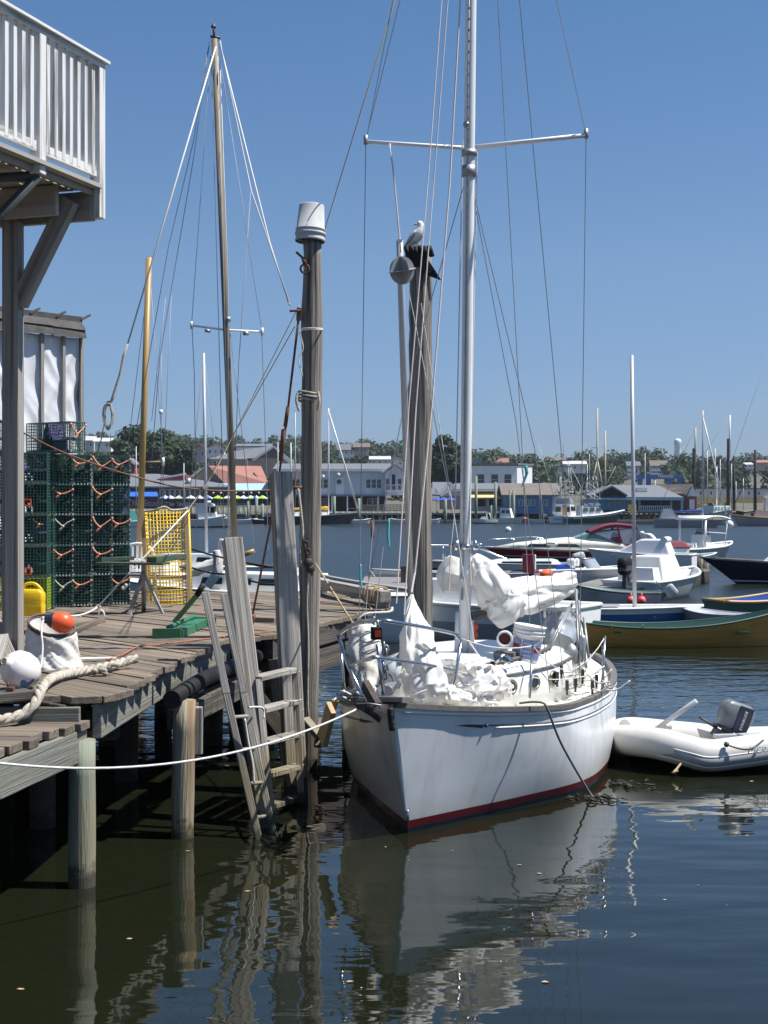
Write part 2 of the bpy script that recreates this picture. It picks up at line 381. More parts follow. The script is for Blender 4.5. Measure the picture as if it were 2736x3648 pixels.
M['teal'] = mat('teal_canvas', (.04, .28, .27), .7, .1, 4)
def leafmat(name, c, c2):
    m = mat(name, c, .7, .25, .35, rnv=.3, col2=c2, w2=.5, sc2=.18, trans=.3); return m
M['shore'] = mat('shore_ground_olive', (.11, .105, .08), .95, .2, .2)
M['leaf'] = leafmat('dark_foliage', (.038, .066, .026), (.06, .098, .034))
M['leaf2'] = leafmat('hill_foliage', (.036, .060, .027), (.052, .078, .034))
# ------------------------------------------------------------------ water
def water_material():
    m = bpy.data.materials.new('harbour_water'); m.use_nodes = True; t = m.node_tree; N = t.nodes; Lk = t.links
    b = N['Principled BSDF']; b.inputs['Base Color'].default_value = (.0095, .0115, .0055, 1)
    b.inputs['Roughness'].default_value = .02; b.inputs['IOR'].default_value = 1.52
    geo = N.new('ShaderNodeNewGeometry')
    def ns(scale, det, sx, sy):
        mp = N.new('ShaderNodeMapping'); mp.inputs['Scale'].default_value = (sx, sy, 1); mp.inputs['Rotation'].default_value = (0, 0, R(8))
        Lk.new(geo.outputs['Position'], mp.inputs['Vector'])
        n = N.new('ShaderNodeTexNoise'); n.inputs['Scale'].default_value = scale; n.inputs['Detail'].default_value = det; n.inputs['Roughness'].default_value = .5
        Lk.new(mp.outputs[0], n.inputs['Vector']); return n.outputs['Fac']
    sep = N.new('ShaderNodeSeparateXYZ'); Lk.new(geo.outputs['Position'], sep.inputs[0])
    rough = N.new('ShaderNodeMapRange'); rough.inputs['From Min'].default_value = 14; rough.inputs['From Max'].default_value = 40
    rough.inputs['To Min'].default_value = 0.0; rough.inputs['To Max'].default_value = 1.0
    Lk.new(sep.outputs['Y'], rough.inputs['Value'])
    # calm patches close to the pier, wind-ruffled water further out
    pat = ns(.35, 3, 1, 2.0)
    pr = N.new('ShaderNodeMapRange'); pr.inputs['From Min'].default_value = .38; pr.inputs['From Max'].default_value = .62; pr.inputs['To Min'].default_value = .45
    Lk.new(pat, pr.inputs['Value'])
    def bump(h, strength, dist, prev=None, st=None):
        p = N.new('ShaderNodeBump'); p.inputs['Strength'].default_value = strength; p.inputs['Distance'].default_value = dist
        Lk.new(h, p.inputs['Height'])
        if st is not None: Lk.new(st, p.inputs['Strength'])
        if prev is not None: Lk.new(prev, p.inputs['Normal'])
        return p.outputs[0]
    n1 = bump(ns(.8, 2, .7, 1.7), 1.0, .020)
    n2 = bump(ns(3.0, 2, .7, 1.6), 1.0, .0042, n1, pr.outputs[0])
    mul = N.new('ShaderNodeMath'); mul.operation = 'MULTIPLY'; mul.inputs[1].default_value = 1.0; Lk.new(rough.outputs[0], mul.inputs[0])
    n3 = bump(ns(2.2, 3, .55, 1.2), 1.0, .12, n2, mul.outputs[0])
    Lk.new(n3, b.inputs['Normal'])
    rr = N.new('ShaderNodeMapRange'); rr.inputs['From Min'].default_value = 18; rr.inputs['From Max'].default_value = 60; rr.inputs['To Min'].default_value = .02; rr.inputs['To Max'].default_value = .30
    Lk.new(sep.outputs['Y'], rr.inputs['Value']); Lk.new(rr.outputs[0], b.inputs['Roughness'])
    return m
wm = MB(); wm.add([(-540, -12, 0), (540, -12, 0), (540, 265, 0), (-540, 265, 0)], [(0, 1, 2, 3)])
struct('water', wm, water_material())

mb = MB(); rd = random.Random(77)
for k in range(46):
    c = V(rd.uniform(-2.2, 4.5), rd.uniform(7.5, 16), .003); q = rd.random() * 6.3; s_ = rd.uniform(.008, .03)
    mb.add([c + V(math.cos(q + a_) * s_ * (1 if a_ < 3 else .6), math.sin(q + a_) * s_ * .6, rd.uniform(0, .004)) for a_ in (0, 1.2, 2.6, 4.0, 5.2)], [(0, 1, 2, 3, 4)])
struct('floating_debris', mb, M['tanwood'], 'stuff')
# ------------------------------------------------------------------ wooden pier
DZ = 1.37; LZ = 1.20
pier = thing('wooden_pier', 'weathered timber pier with diagonal deck planks standing on piles', 'pier', (-3.5, 15, 0))
u = Vector((-.671, .741, 0)); nrm = Vector((.741, .671, 0))
poly = [(-10, 10.45), (-2.0, 10.45), (-1.9, 13.0), (-1.60, 15.2), (-1.2, 15.45), (-.78, 17.0), (-.22, 18.9), (.12, 19.6), (-.95, 23.4), (-10, 23.4)]
def cuts(poly, c):
    o = []
    for i in range(len(poly)):
        a = Vector((*poly[i], 0)); b = Vector((*poly[(i + 1) % len(poly)], 0))
        fa = a.dot(nrm) - c; fb = b.dot(nrm) - c
        if fa * fb < 0: o.append((a + (b - a) * (fa / (fa - fb))).dot(u))
    return sorted(o)
def plank_deck(mb, poly, top, wdt=.2, gap=.009, th=.055, jit=.05, over=.05):
    cs = [Vector((*q, 0)).dot(nrm) for q in poly]; k = min(cs)
    while k < max(cs):
        ww = wdt * random.uniform(.85, 1.15)
        A = cuts(poly, k + .004); B = cuts(poly, k + ww - gap); C = cuts(poly, k + ww / 2)
        for j in range(0, len(C) - 1, 2):
            a0, a1 = (A[j], A[j + 1]) if len(A) == len(C) else (C[j], C[j + 1])
            b0, b1 = (B[j], B[j + 1]) if len(B) == len(C) else (C[j], C[j + 1])
            e0 = over + random.uniform(-jit, jit); e1 = random.uniform(0, .03)
            a0 = a0 * .6 + C[j] * .4 - e0; b0 = b0 * .6 + C[j] * .4 - e0 + random.uniform(-.01, .01); a1 += e1; b1 += e1
            # break long planks into two lengths with a butt joint
            L = max(a1 - a0, .1); segs = [(0, 1)] if L < 3 else [(0, .5 + random.uniform(-.2, .2)), None]
            if len(segs) == 2: segs[1] = (segs[0][1] + .002, 1)
            for s0, s1 in segs:
                zt = top + random.uniform(-.009, .009); tl = random.uniform(-.006, .006); off = Vector((random.random() * 50, random.random() * 50, random.random() * 50))
                vs = []; gc = []
                ns = max(1, int((s1 - s0) * L / .6))
                fs = []
                for i in range(ns + 1):
                    q = s0 + (s1 - s0) * i / ns
                    wob = random.uniform(-.003, .003)
                    pa = u * (a0 + (a1 - a0) * q) + nrm * (k + .004 + wob); pb = u * (b0 + (b1 - b0) * q) + nrm * (k + ww - gap + wob)
                    zz = zt + random.uniform(-.003, .003)
                    for p, z_ in ((pa, zz - th), (pa, zz + tl), (pb, zz - tl), (pb, zz - th)):
                        vs.append(Vector((p.x, p.y, z_))); gc.append(Vector((p.dot(u), p.dot(nrm), z_)) + off)
                for i in range(ns):
                    for q in range(4): fs.append((i * 4 + q, i * 4 + (q + 1) % 4, i * 4 + 4 + (q + 1) % 4, i * 4 + 4 + q))
                fs += [(3, 2, 1, 0), (ns * 4, ns * 4 + 1, ns * 4 + 2, ns * 4 + 3)]
                mb.add(vs, fs, gc=gc)
        k += ww
mb = MB(); plank_deck(mb, poly, DZ); part('deck_planks', mb, M['deckwood'], pier, bevel=.006)
# lower step: planks nearly square to the view
mb = MB(); y = 6.0
while y < 10.38:
    ww = random.uniform(.17, .25); xe = -2.17 - (10.4 - y) * .19 + random.uniform(-.05, .05)
    mb.bar((-8, y + ww / 2 + .9, LZ - .03 + random.uniform(-.006, .006)), (xe, y + ww / 2, LZ - .03 + random.uniform(-.006, .006)), ww - .015, .06)
    y += ww
part('lower_step_planks', mb, M['deckwood'], pier, bevel=.006)
# edge beams
mb = MB()
ed = [Vector((-2.1, 10.47, 1.2)), Vector((-1.97, 13.0, 1.2)), Vector((-1.66, 15.15, 1.2))]
mb.bar(ed[0] - Vector((0, 0, .02)), ed[1] - Vector((0, 0, .02)), .07, .25); mb.bar(ed[1], ed[2], .07, .23)
mb.bar((-2.62, 8.0, 1.02), (-2.2, 10.45, 1.02), .07, .23)
mb.bar((-2.2, 10.36, 1.2), (-6, 10.36, 1.2), .06, .2)
part('edge_beam', mb, M['fascia'], pier, bevel=.006)
mb = MB()
for a, b in (((-1.25, 15.5), (-.82, 17.0)), ((-.82, 17.0), (-.26, 18.9))):
    mb.bar((*a, 1.2), (*b, 1.2), .1, .2); mb.bar((a[0] - .03, a[1], .92), (b[0] - .03, b[1], .92), .12, .26)
part('edge_beam', mb, M['darkwood'], pier, label='dark wet double edge beam of the far pier corner')
# fender wale of black half pipe and timber below it
mb = MB(); mb.tube([(-1.74, 11.72, 1.17), (-1.66, 13.2, 1.16), (-1.36, 15.3, 1.15)], .075, 14); part('fender_pipe', mb, M['black'], pier)
mb = MB(); mb.bar((-1.76, 12.1, .95), (-1.66, 13.2, .93), .16, .17); mb.bar((-1.68, 13.22, .92), (-1.38, 15.3, .9), .14, .2); part('fender_timber', mb, M['darkwood'], pier, bevel=.01)
mb = MB(); mb.bar((-1.74, 12.05, .96), (-1.70, 12.4, .97), .03, .06); part('rust_plate', mb, M['rust'], pier)
# stringers below the deck
mb = MB()
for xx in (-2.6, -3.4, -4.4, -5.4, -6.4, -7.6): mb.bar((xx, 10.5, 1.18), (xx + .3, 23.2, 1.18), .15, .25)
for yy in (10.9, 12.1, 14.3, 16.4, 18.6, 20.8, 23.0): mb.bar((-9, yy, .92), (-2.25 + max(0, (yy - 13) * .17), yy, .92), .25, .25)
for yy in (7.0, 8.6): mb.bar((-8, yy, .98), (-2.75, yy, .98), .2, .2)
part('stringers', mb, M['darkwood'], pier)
def pile(p0, p1, r0, r1, bend=.02, n=14, seg=14, bumpy=.010):
    m = MB(); p0 = Vector(p0); p1 = Vector(p1); pts = []; rs = []; ph = random.random() * 9
    for i in range(seg + 1):
        t = i / seg; q = p0.lerp(p1, t); q.x += math.sin(t * 5 + ph) * bend; q.y += math.cos(t * 4 + ph) * bend
        pts.append(q); rs.append((r0 + (r1 - r0) * t))
    m.tube(pts, rs, n)
    for i, v in enumerate(m.v):   # knots and unevenness
        c = p0.lerp(p1, max(0, min(1, (v.z - p0.z) / (p1.z - p0.z))))
        d = Vector((v.x - c.x, v.y - c.y, 0)); k = noise.noise(v * 2.3 + Vector((ph, 0, 0))) * bumpy + noise.noise(v * 7 + Vector((ph, 3, 0))) * bumpy * .6
        m.v[i] = v + d.normalized() * k if d.length > 1e-6 else v
    return m
a = G(297, 3156); part('pile', pile((a.x, a.y, -2.5), (a.x - .01, a.y, 1.06), .104, .098, .004, 20), M['greenpile'], pier, label='pale green treated pile nearest the camera')
a = G(649, 2985); part('pile', pile((a.x - .03, a.y, -2.5), (a.x + .02, a.y + .05, 1.14), .10, .088, .008, 20, bumpy=.014), M['rustpile'], pier, label='bare pile streaked with orange rust'); rp_ = COL.objects[-1]
mb = MB(); mb.grid(lambda i, j: V(a.x - .01, a.y + .05, 0) + V(math.cos(R(-62) + (i - .5) * (.36 - .26 * j) + .12 * math.sin(j * 7)) * .103, math.sin(R(-62) + (i - .5) * (.36 - .26 * j) + .12 * math.sin(j * 7)) * .103, .98 - .62 * j), 6, 14)
part('rust_streak', mb, mat('rust_stain', (.20, .075, .03), .9, .4, 20, col2=(.14, .05, .02), w2=.4, sc2=12), rp_)
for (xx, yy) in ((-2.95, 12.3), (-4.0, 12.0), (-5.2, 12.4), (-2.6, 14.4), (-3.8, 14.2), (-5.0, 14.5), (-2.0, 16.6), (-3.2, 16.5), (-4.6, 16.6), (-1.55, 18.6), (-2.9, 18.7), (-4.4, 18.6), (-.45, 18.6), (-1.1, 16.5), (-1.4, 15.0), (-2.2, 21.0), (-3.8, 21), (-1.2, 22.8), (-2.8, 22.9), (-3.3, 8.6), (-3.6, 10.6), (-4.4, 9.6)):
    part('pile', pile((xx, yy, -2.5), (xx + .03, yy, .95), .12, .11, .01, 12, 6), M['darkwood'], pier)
mb = MB()   # block hanging from the wale beside the rusty pile
q = P(700, 2560, 12.0); mb.bar(q + Z * .10, q - Z * .30, .10, .07); part('hanging_block', mb, M['greywood'], pier, bevel=.01)
mb = MB()
for (x0, y0, x1, y1) in ((-1.2, 15.5, -1.0, 15.55), (-.9, 16.0, -.75, 16.9)):
    mb.bar((x0, y0, 1.1), (x1, y1, -.6), .1, .08)
mb.bar((-1.5, 15.35, .9), (-.95, 15.6, .1), .08, .16); part('cross_brace', mb, M['darkwood'], pier)
mb = MB(); mb.bar(P(1085, 2560, 14.6), P(1140, 2625, 14.5), .12, .05); mb.bar(P(1150, 2560, 14.7), P(1130, 2660, 14.5), .07, .05); part('broken_board', mb, M['greywood'], pier, bevel=.006)
# kerb timber on the far corner of the deck
mb = MB(); mb.bar(V(-1.12, 23.0, DZ + .16), V(.02, 19.35, DZ + .16), .16, .16); mb.box((-.02, 19.5, DZ + .05), (.2, .15, .1)); mb.box((-1.0, 22.8, DZ + .05), (.2, .15, .1))
solo('kerb_timber', 'heavy grey timber lying on blocks along the far right pier edge', 'timber', mb, M['greywood'], bevel=.01)
mb = MB(); mb.tube(sag(P(1120, 2046, 24.2), P(1470, 2102, 22.6), .02, 5), .032, 10)
solo('metal_pole', 'long pale metal pole slanting behind the kerb timber', 'pole', mb, M['alu'])
mb = MB()   # lashings around the kerb timber end
for t in (.80, .84, .92, .95):
    c = V(-1.12, 23.0, DZ + .16).lerp(V(.02, 19.35, DZ + .16), t); d = (V(.02, 19.35, 0) - V(-1.12, 23.0, 0)).normalized(); _, a, b_ = frame(d)
    mb.tube([c + (a * math.cos(q) + b_ * math.sin(q)) * .125 for q in [k * math.pi / 6 for k in range(12)]], .014, 6, close=True)
mb.tube(curve([P(1310, 2140, 19.8), P(1330, 2190, 19.0), P(1340, 2245, 18.2)]), .014, 6)
solo('rope_lashing', 'tan rope wound round the end of the kerb timber', 'rope', mb, M['tanrope'])

# ------------------------------------------------------------------ tall mooring piles
pa = thing('mooring_pile', 'tall grey mooring pile at the pier edge, wearing an upturned bucket', 'pile', (-.77, 15, 0), 'tall mooring piles')
part('shaft', pile(V((1088 - CX) / F * 15, 15, -2), P(1112, 850, 15), .118, .100, .012, 20, 40, .014), M['pilewood'], pa)
mb = MB(); c = P(1112, 1176, 14.9)
for k in range(2): mb.tube([c + V(math.cos(q) * .108, math.sin(q) * .108, .006 * math.sin(q) + k * .012) for q in [i * math.pi / 8 for i in range(16)]], .008, 6, close=True)
mb.tube(curve([P(1066, 1180, 14.88), P(1080, 1240, 14.88), P(1064, 1280, 14.87), P(1078, 1340, 14.86)]), .007, 6)
part('rope_turn', mb, M['rope'], pa)
mb = MB()
for yy, w_ in ((1400, .115), (1412, .12), (1424, .11)):
    c = P(1100, yy, 15); mb.tube([c + V(math.cos(q) * w_, math.sin(q) * w_, .012 * math.sin(q * 2)) for q in [i * math.pi / 8 for i in range(16)]], .012, 6, close=True)
mb.tube(curve([P(1060, 1400, 14.87), P(1056, 1430, 14.86), P(1066, 1465, 14.87)]), .014, 6); mb.tube(curve([P(1132, 1395, 14.87), P(1137, 1430, 14.86), P(1130, 1462, 14.87)]), .014, 6)
part('frayed_rope', mb, M['hawser'], pa)
mb = MB()
for x0, y0, r_ in ((1086, 958, .045),):
    c = P(x0, y0, 14.88); mb.tube([c + V(math.cos(q) * r_, -.01, math.sin(q) * r_) for q in [i * math.pi / 7 for i in range(14)]], .011, 6, close=True)
mb.tube([P(1055, 898, 14.85), P(1092, 930, 14.9)], .013, 6); mb.tube([P(1080, 918, 14.87), P(1088, 945, 14.87)], .022, 8)
part('eye_bolt', mb, M['rust'], pa)
mb = MB(); mb.bar(P(1066, 1098, 14.9), P(1064, 1142, 14.9), .05, .04); mb.tube([P(1032, 1108, 14.88), P(1072, 1106, 14.88)], .013, 6); part('cleat', mb, M['rust'], pa)
mb = MB()
for i in range(9):
    c = P(1080 + i * 4 + (i % 2) * 5, 1925 + i * 14, 14.86); mb.tube([c + V(math.cos(q) * .02, 0, math.sin(q) * .035) if i % 2 else c + V(0, math.cos(q) * .02, math.sin(q) * .035) for q in [k * math.pi / 5 for k in range(10)]], .011, 6, close=True)
mb.ball(P(1100, 2005, 14.85), .055, 8, 6); mb.ball(P(1106, 2025, 14.85), .05, 8, 6)
part('chain', mb, M['iron'], pa)
mb = MB(); mb.tube(curve([P(1100, 2030, 14.86), P(1094, 2150, 14.86), P(1098, 2300, 14.86), P(1096, 2480, 14.84), P(1100, 2560, 14.84)]), .010, 6)
mb.tube(curve([P(1062, 1740, 14.88), P(1072, 1820, 14.86), P(1078, 1900, 14.86), P(1068, 1960, 14.86), P(1074, 2020, 14.86)]), .014, 6); part('hanging_rope', mb, M['hawser'], pa)
mb = MB(); mb.tube([P(1060, 1670, 14.88), P(1048, 1728, 14.88), P(1046, 1810, 14.88)], .014, 6); mb.tube([P(1040, 1738, 14.87), P(1075, 1736, 14.9)], .02, 6); part('iron_spike', mb, M['rust'], pa)
mb = MB()   # upturned bucket
Mx = Matrix.Rotation(R(2.5), 3, 'Y') @ Matrix.Rotation(R(-3), 3, 'X')
mb.lathe([(.152, -.30), (.157, -.30), (.157, -.275), (.152, -.27), (.152, -.235), (.162, -.232), (.162, -.21), (.150, -.207), (.1495, -.185), (.158, -.183), (.158, -.172), (.148, -.168), (.132, .078), (.126, .088), (.02, .092), (.0005, .092)], 32, P(1109, 760, 15), Mx)
bk = thing('plastic_bucket', 'grey plastic bucket turned upside down over a tall pile', 'bucket', P(1109, 860, 15)); part('shell', mb, M['bucket'], bk)
mb = MB()
for q in range(14):
    an = q * 2 * math.pi / 14; c = P(1109, 760, 15) + Mx @ V(.150 * math.cos(an), .150 * math.sin(an), -.222)
    mb.box(c, (.004, .05, .022), rz=an)
part('rim_slots', mb, M['dgrey'], bk)

pb = thing('mooring_pile', 'thick brown pile with a ragged black rubber cap and a gull on top', 'pile', (.3, 19, 0), 'tall mooring piles')
part('shaft', pile(V((1512 - CX) / F * 19, 19, -2), P(1493, 900, 19), .165, .15, .02, 20, 40, .02), M['pilewood'], pb)
mb = MB(); c = P(1490, 905, 19)
mb.grid(lambda i, j: c + V(math.cos(i * 6.283) * (.165 + .03 * noise.noise(V(math.cos(i * 6.283) * 2, math.sin(i * 6.283) * 2, j * 2))) * (1 if j < .75 else (1 - (j - .75) * 3.4)), math.sin(i * 6.283) * .17 * (1 if j < .75 else (1 - (j - .75) * 3.4)), -.16 * (1 - j) + .10 * min(j, .8) - (.20 if math.cos(i * 6.283) > .3 else .04) * (1 - j) * (1 + noise.noise(V(i * 9, 0, 0)))), 32, 8)
for q in range(6): mb.tube(curve([c + V(-.16 + q * .06, -.15, .06), c + V(-.15 + q * .06, -.19, .0 + .03 * (q % 2)), c + V(-.12 + q * .06, -.16, -.06)], 4), .035, 8)
mb.prism([c + V(.1, -.1, -.05), c + V(.21, -.12, -.22), c + V(.30, -.1, -.36), c + V(.12, -.12, -.30)], (0, 0, 0), (0, .04, 0))
part('rubber_cap', mb, M['black'], pb)
# gull
def gull(name, label, loc, s=1.0, head=1):
    t = thing(name, label, 'gull', (0, 0, 0)); b = MB()
    ctr = [(-.16, .045, .02), (-.12, .085, .045), (-.07, .13, .07), (-.02, .18, .085), (.02, .23, .078), (.04, .275, .056), (.045, .31, .043), (.04, .34, .045), (.035, .365, .035), (.035, .382, .012)]
    b.tube([V(x, 0, z) for x, z, r in ctr], [r for x, z, r in ctr], 14); part('body', b, M['feather'], t)
    for sg in (-1, 1):
        b = MB(); b.loft([[V(x, sg * (y0 + dy), z + dz) for (dy, dz) in ((0, .5 * h), (.012, 0), (0, -.5 * h), (-.012, 0))] for x, y0, z, h in ((.03, .06, .24, .03), (-.02, .084, .20, .09), (-.08, .075, .14, .085), (-.14, .05, .08, .05), (-.20, .02, .03, .014))]); part('wing', b, M['featherg'], t)
        b = MB(); b.tube([V(0, sg * .03, .09), V(.005, sg * .03, 0)], .007, 6); b.box((.02, sg * .03, .004), (.05, .035, .008)); part('leg', b, M['beak'], t)
    b = MB(); b.tube([V(.0, 0, .343), V(-.04, 0, .338), V(-.06, 0, .328)], [.013, .010, .003], 8); part('beak', b, M['beak'], t)
    b = MB()
    for sg in (-1, 1): b.ball((.02, sg * .040, .352), .006, 8, 6)
    part('eyes', b, M['black'], t)
    b = MB(); b.loft([[V(-.14 - k * .09, (.03 - .012 * k) * a_, .05 - .05 * k + .006 * b_) for a_, b_ in ((-1, 0), (0, 1), (1, 0), (0, -1))] for k in (0, 1)]); part('tail', b, M['dgrey'], t)
    return place(t, loc, R(200) if head < 0 else R(-20), s)
gull('gull', 'white gull standing on the black capped pile, looking left', P(1487, 890, 18.95), 1.0, 1)

# ------------------------------------------------------------------ square fender posts and ladders by the pier edge
C0, C1 = P(826, 1920, 12.9), P(950, 2960, 12.3)
t = thing('square_post', 'leaning square timber post with a sawn top beside the thin ladder', 'post', (C1.x, C1.y, 0))
mb = MB(); mb.bar(C1 + (C1 - C0) * .25, C0, .165, .15, up=V(.35, -1, 0)); part('timber', mb, M['greywood'], t, bevel=.01)
D0, D1 = P(1000, 1685, 14.2), P(1058, 2900, 13.6)
t2 = thing('square_post', 'tall square timber post carrying the wide ladder rungs', 'post', (D1.x, D1.y, 0))
mb = MB(); mb.bar(D1 + (D1 - D0) * .2, D0, .20, .17, up=V(.3, -1, 0)); part('timber', mb, M['greywood'], t2, bevel=.012)
mb = MB(); q = P(1060, 2450, 13.75); mb.bar(D1 + V(.05, -.1, -.3), P(1045, 2330, 13.9), .07, .05); part('side_strip', mb, M['greywood'], t2, bevel=.006)
lad = thing('wide_ladder', 'wide ladder of thick boards nailed between two square posts', 'ladder', P(980, 2900, 13))
for yy, x0, x1 in ((2398, 908, 1045), (2510, 925, 1055), (2625, 938, 1062), (2740, 950, 1070), (2850, 962, 1074)):
    tt = (yy - 1920) / 1040.; mb = MB(); mb.bar(P(x0, yy + 20, 12.55), P(x1, yy - 12, 13.55), .13, .045); part('rung', mb, M['greywood'], lad, bevel=.006)
for a, b_ in ((P(918, 2420, 12.55), P(968, 2960, 12.3)), (P(1050, 2380, 13.5), P(1075, 2880, 13.3))):
    mb = MB(); mb.bar(a, b_, .06, .05); part('rail', mb, M['greywood'], lad)
l2 = thing('thin_ladder', 'narrow leaning wooden ladder with thin dowel rungs standing in the water', 'ladder', G(945, 2985))
ra0, ra1 = P(730, 2110, 12.2), P(922, 2985, 11.85); rb0, rb1 = P(797, 2115, 12.35), P(974, 2970, 12.05)
for a, b_ in ((ra0, ra1), (rb0, rb1)):
    mb = MB(); mid = a.lerp(b_, .42) + V(-.006, 0, 0); e = b_ + (b_ - a) * .12
    mb.bar(a, mid, .062, .05, up=V(.2, -1, 0)); mb.bar(mid, e, .058, .046, up=V(.2, -1, 0)); part('rail', mb, M['greywood'], l2, bevel=.005)
for yy in (2562, 2677, 2797, 2915):
    ta = (yy - 2110) / 875.; tb = (yy - 2118) / 860.
    mb = MB(); mb.tube([ra0.lerp(ra1, ta), rb0.lerp(rb1, tb)], .016, 8); part('rung', mb, M['greywood'], l2)
mb = MB(); mb.tube(curve([P(872, 2560, 11.95), P(884, 2640, 11.95), P(900, 2720, 11.95), P(905, 2790, 11.95)]), .009, 6); mb.tube(curve([P(885, 2520, 12.0), P(935, 2522, 12.25), P(940, 2560, 12.25)]), .010, 6)
part('lashing', mb, M['rope'], l2)

# ------------------------------------------------------------------ balcony on the left
bal = thing('balcony', 'white railed balcony high above the pier on grey posts', 'balcony', (-3.3, 12.9, DZ))
cn = V(-2.53, 12.7, 0); ed_ = V(-.322, -.947, 0); bk_ = V(-.947, .322, 0)
FL = 5.60
def bp(t, s, z): return cn + ed_ * t + bk_ * s + Z * z
mb = MB(); mb.bar(bp(-.04, .0, FL + 1.06), bp(9, .0, FL + 1.06), .09, .06); mb.bar(bp(-.07, -.01, FL + 1.095), bp(9, -.01, FL + 1.095), .14, .028); part('top_rail', mb, M['wpaint'], bal, bevel=.004)
mb = MB(); mb.bar(bp(0, 0, FL + .10), bp(9, 0, FL + .10), .045, .085); part('bottom_rail', mb, M['wpaint'], bal, bevel=.004)
for t_ in (0.02, .98, 2.1, 3.25, 4.4, 5.6):
    mb = MB(); mb.bar(bp(t_, .0, FL - (.30 if t_ < .5 else .12)), bp(t_, .0, FL + 1.03), .10, .10, up=ed_); part('rail_post', mb, M['wpaint'], bal, bevel=.006)
k = .135
while k < 8.5:
    if min(abs(k - q) for q in (.98, 2.1, 3.25, 4.4, 5.6)) > .06:
        mb = MB(); mb.bar(bp(k, 0, FL + .08), bp(k, 0, FL + 1.04), .05, .05, up=ed_); part('baluster', mb, M['wpaint'], bal)
    k += .121
mb = MB()
for q in range(22): mb.bar(bp(.06, .06 + q * .29, FL - .03), bp(9, .06 + q * .29, FL - .03), .27, .035)
part('floor_boards', mb, M['underdeck'], bal)
mb = MB(); mb.bar(bp(.04, 0.03, FL - .19), bp(.04, 6, FL - .19), .055, .26); mb.bar(bp(.36, .2, FL - .19), bp(.36, 6, FL - .19), .055, .26); mb.bar(bp(.06, .03, FL - .075), bp(9, .03, FL - .075), .03, .05)
for q in (1.6, 3.4): mb.bar(bp(q, .3, FL - .15), bp(q, 6, FL - .15), .05, .2)
part('floor_beam', mb, M['underdeck'], bal, bevel=.004)
mb = MB(); c = bp(.2, .75, 0); mb.bar(V(c.x, c.y, DZ), V(c.x, c.y, FL - .32), .15, .15, up=V(.1, 1, 0)); part('post', mb, M['greywood'], bal, bevel=.006)
mb = MB(); mb.bar(V(c.x, c.y, DZ + 3.18) + V(.05, 0, .0), bp(.2, .17, FL - .16), .14, .14, up=V(.1, 1, 0)); part('brace', mb, M['greywood'], bal, bevel=.006)
mb = MB(); e_ = bp(.98, 0.0, FL - .13); mb.tube([e_, e_ + V(-.95, .1, -.95)], .042, 8); mb.tube([e_, e_ + V(-1.6, .3, -.0)], .042, 8); part('brace', mb, M['dgrey'], bal, label='dark slanting brace under the middle rail post')
# a leaning board at the foot of the post
mb = MB(); mb.bar(P(-30, 2360, 12.2), P(12, 2230, 12.9), .16, .04, up=V(0, -1, .3)); mb.bar(P(-20, 2215, 12.9), P(40, 2355, 12.4), .12, .04, up=V(.2, -1, 0))
solo('loose_boards', 'loose grey boards leaning at the foot of the balcony post', 'boards', mb, M['greywood'], bevel=.004)
# ------------------------------------------------------------------ canvas shed behind the traps
sd_ = V(.63, .777, 0); sn = V(.777, -.63, 0); s0 = V(-4.9, 23.0, 0)
shed = thing('canvas_shed', 'shed walled with wrinkled white sheeting under a dark felt roof edge', 'shed', s0 + Z * DZ)
def sp(t, z, o=0): return s0 - sd_ * t + sn * o + Z * z
ZT = 5.45
def wr(i, j):
    t = i * 5; z = DZ + (ZT - DZ) * j
    k = .05 * noise.noise(V(t * 1.6 + z * .4, z * .7, 0)) - .11 * abs(noise.noise(V(t * 1.9 + z * .9, z * .55, 4))) - .05 * abs(noise.noise(V(t * 3.6 - z * 2.2, z * 1.2, 9))) + .05
    return sp(t, z, k)
mb = MB(); mb.grid(wr, 190, 110); part('sheeting', mb, M['tarp'], shed)
for t_ in (0, .36, .78, 1.42, 2.2, 3.2, 4.4):
    mb = MB(); mb.bar(sp(t_, DZ, .06), sp(t_, ZT + .05, .06), .055, .05, up=sn); part('batten', mb, M['greywood'], shed)
mb = MB()
for k, (z0, z1, o0, o1) in enumerate(((ZT - .02, ZT + .17, .14, .10), (ZT + .14, ZT + .32, .13, -.02))):
    for q in range(8):
        a, b_ = q * .64 - .03, q * .64 + .64; dz = random.uniform(-.02, .02); o_ = random.uniform(0, .025)
        mb.add([sp(a, z0 + dz, o0 + o_), sp(b_, z0 + dz * .5, o0), sp(b_, z1, o1), sp(a, z1, o1), sp(a, z0 + dz, o0 + o_ - .02), sp(b_, z0 + dz * .5, o0 - .02), sp(b_, z1, o1 - .02), sp(a, z1, o1 - .02)], [(0, 1, 2, 3), (7, 6, 5, 4), (0, 4, 5, 1), (1, 5, 6, 2), (2, 6, 7, 3), (3, 7, 4, 0)])
for q in range(5): mb.bar(sp(q * .5 - .02, ZT + .30, .02), sp(q * .5 - .22, ZT + .40, .0), .05, .03)
mb.bar(sp(-.04, ZT + .2, 0), sp(5, ZT + .2, -0.), .06, .30)
part('roof', mb, M['roofdark'], shed)
mb = MB(); mb.add([sp(0, DZ), sp(0, ZT), sp(0, ZT, -3), sp(0, DZ, -3)], [(0, 1, 2, 3)]); part('side_wall', mb, M['roofdark'], shed)
mb = MB(); mb.add([sp(-.05, ZT + .32, .02), sp(5, ZT + .32, .02), sp(5, ZT + .8, -3), sp(-.05, ZT + .8, -3)], [(0, 1, 2, 3)]); part('roof_slope', mb, M['roofdark'], shed)

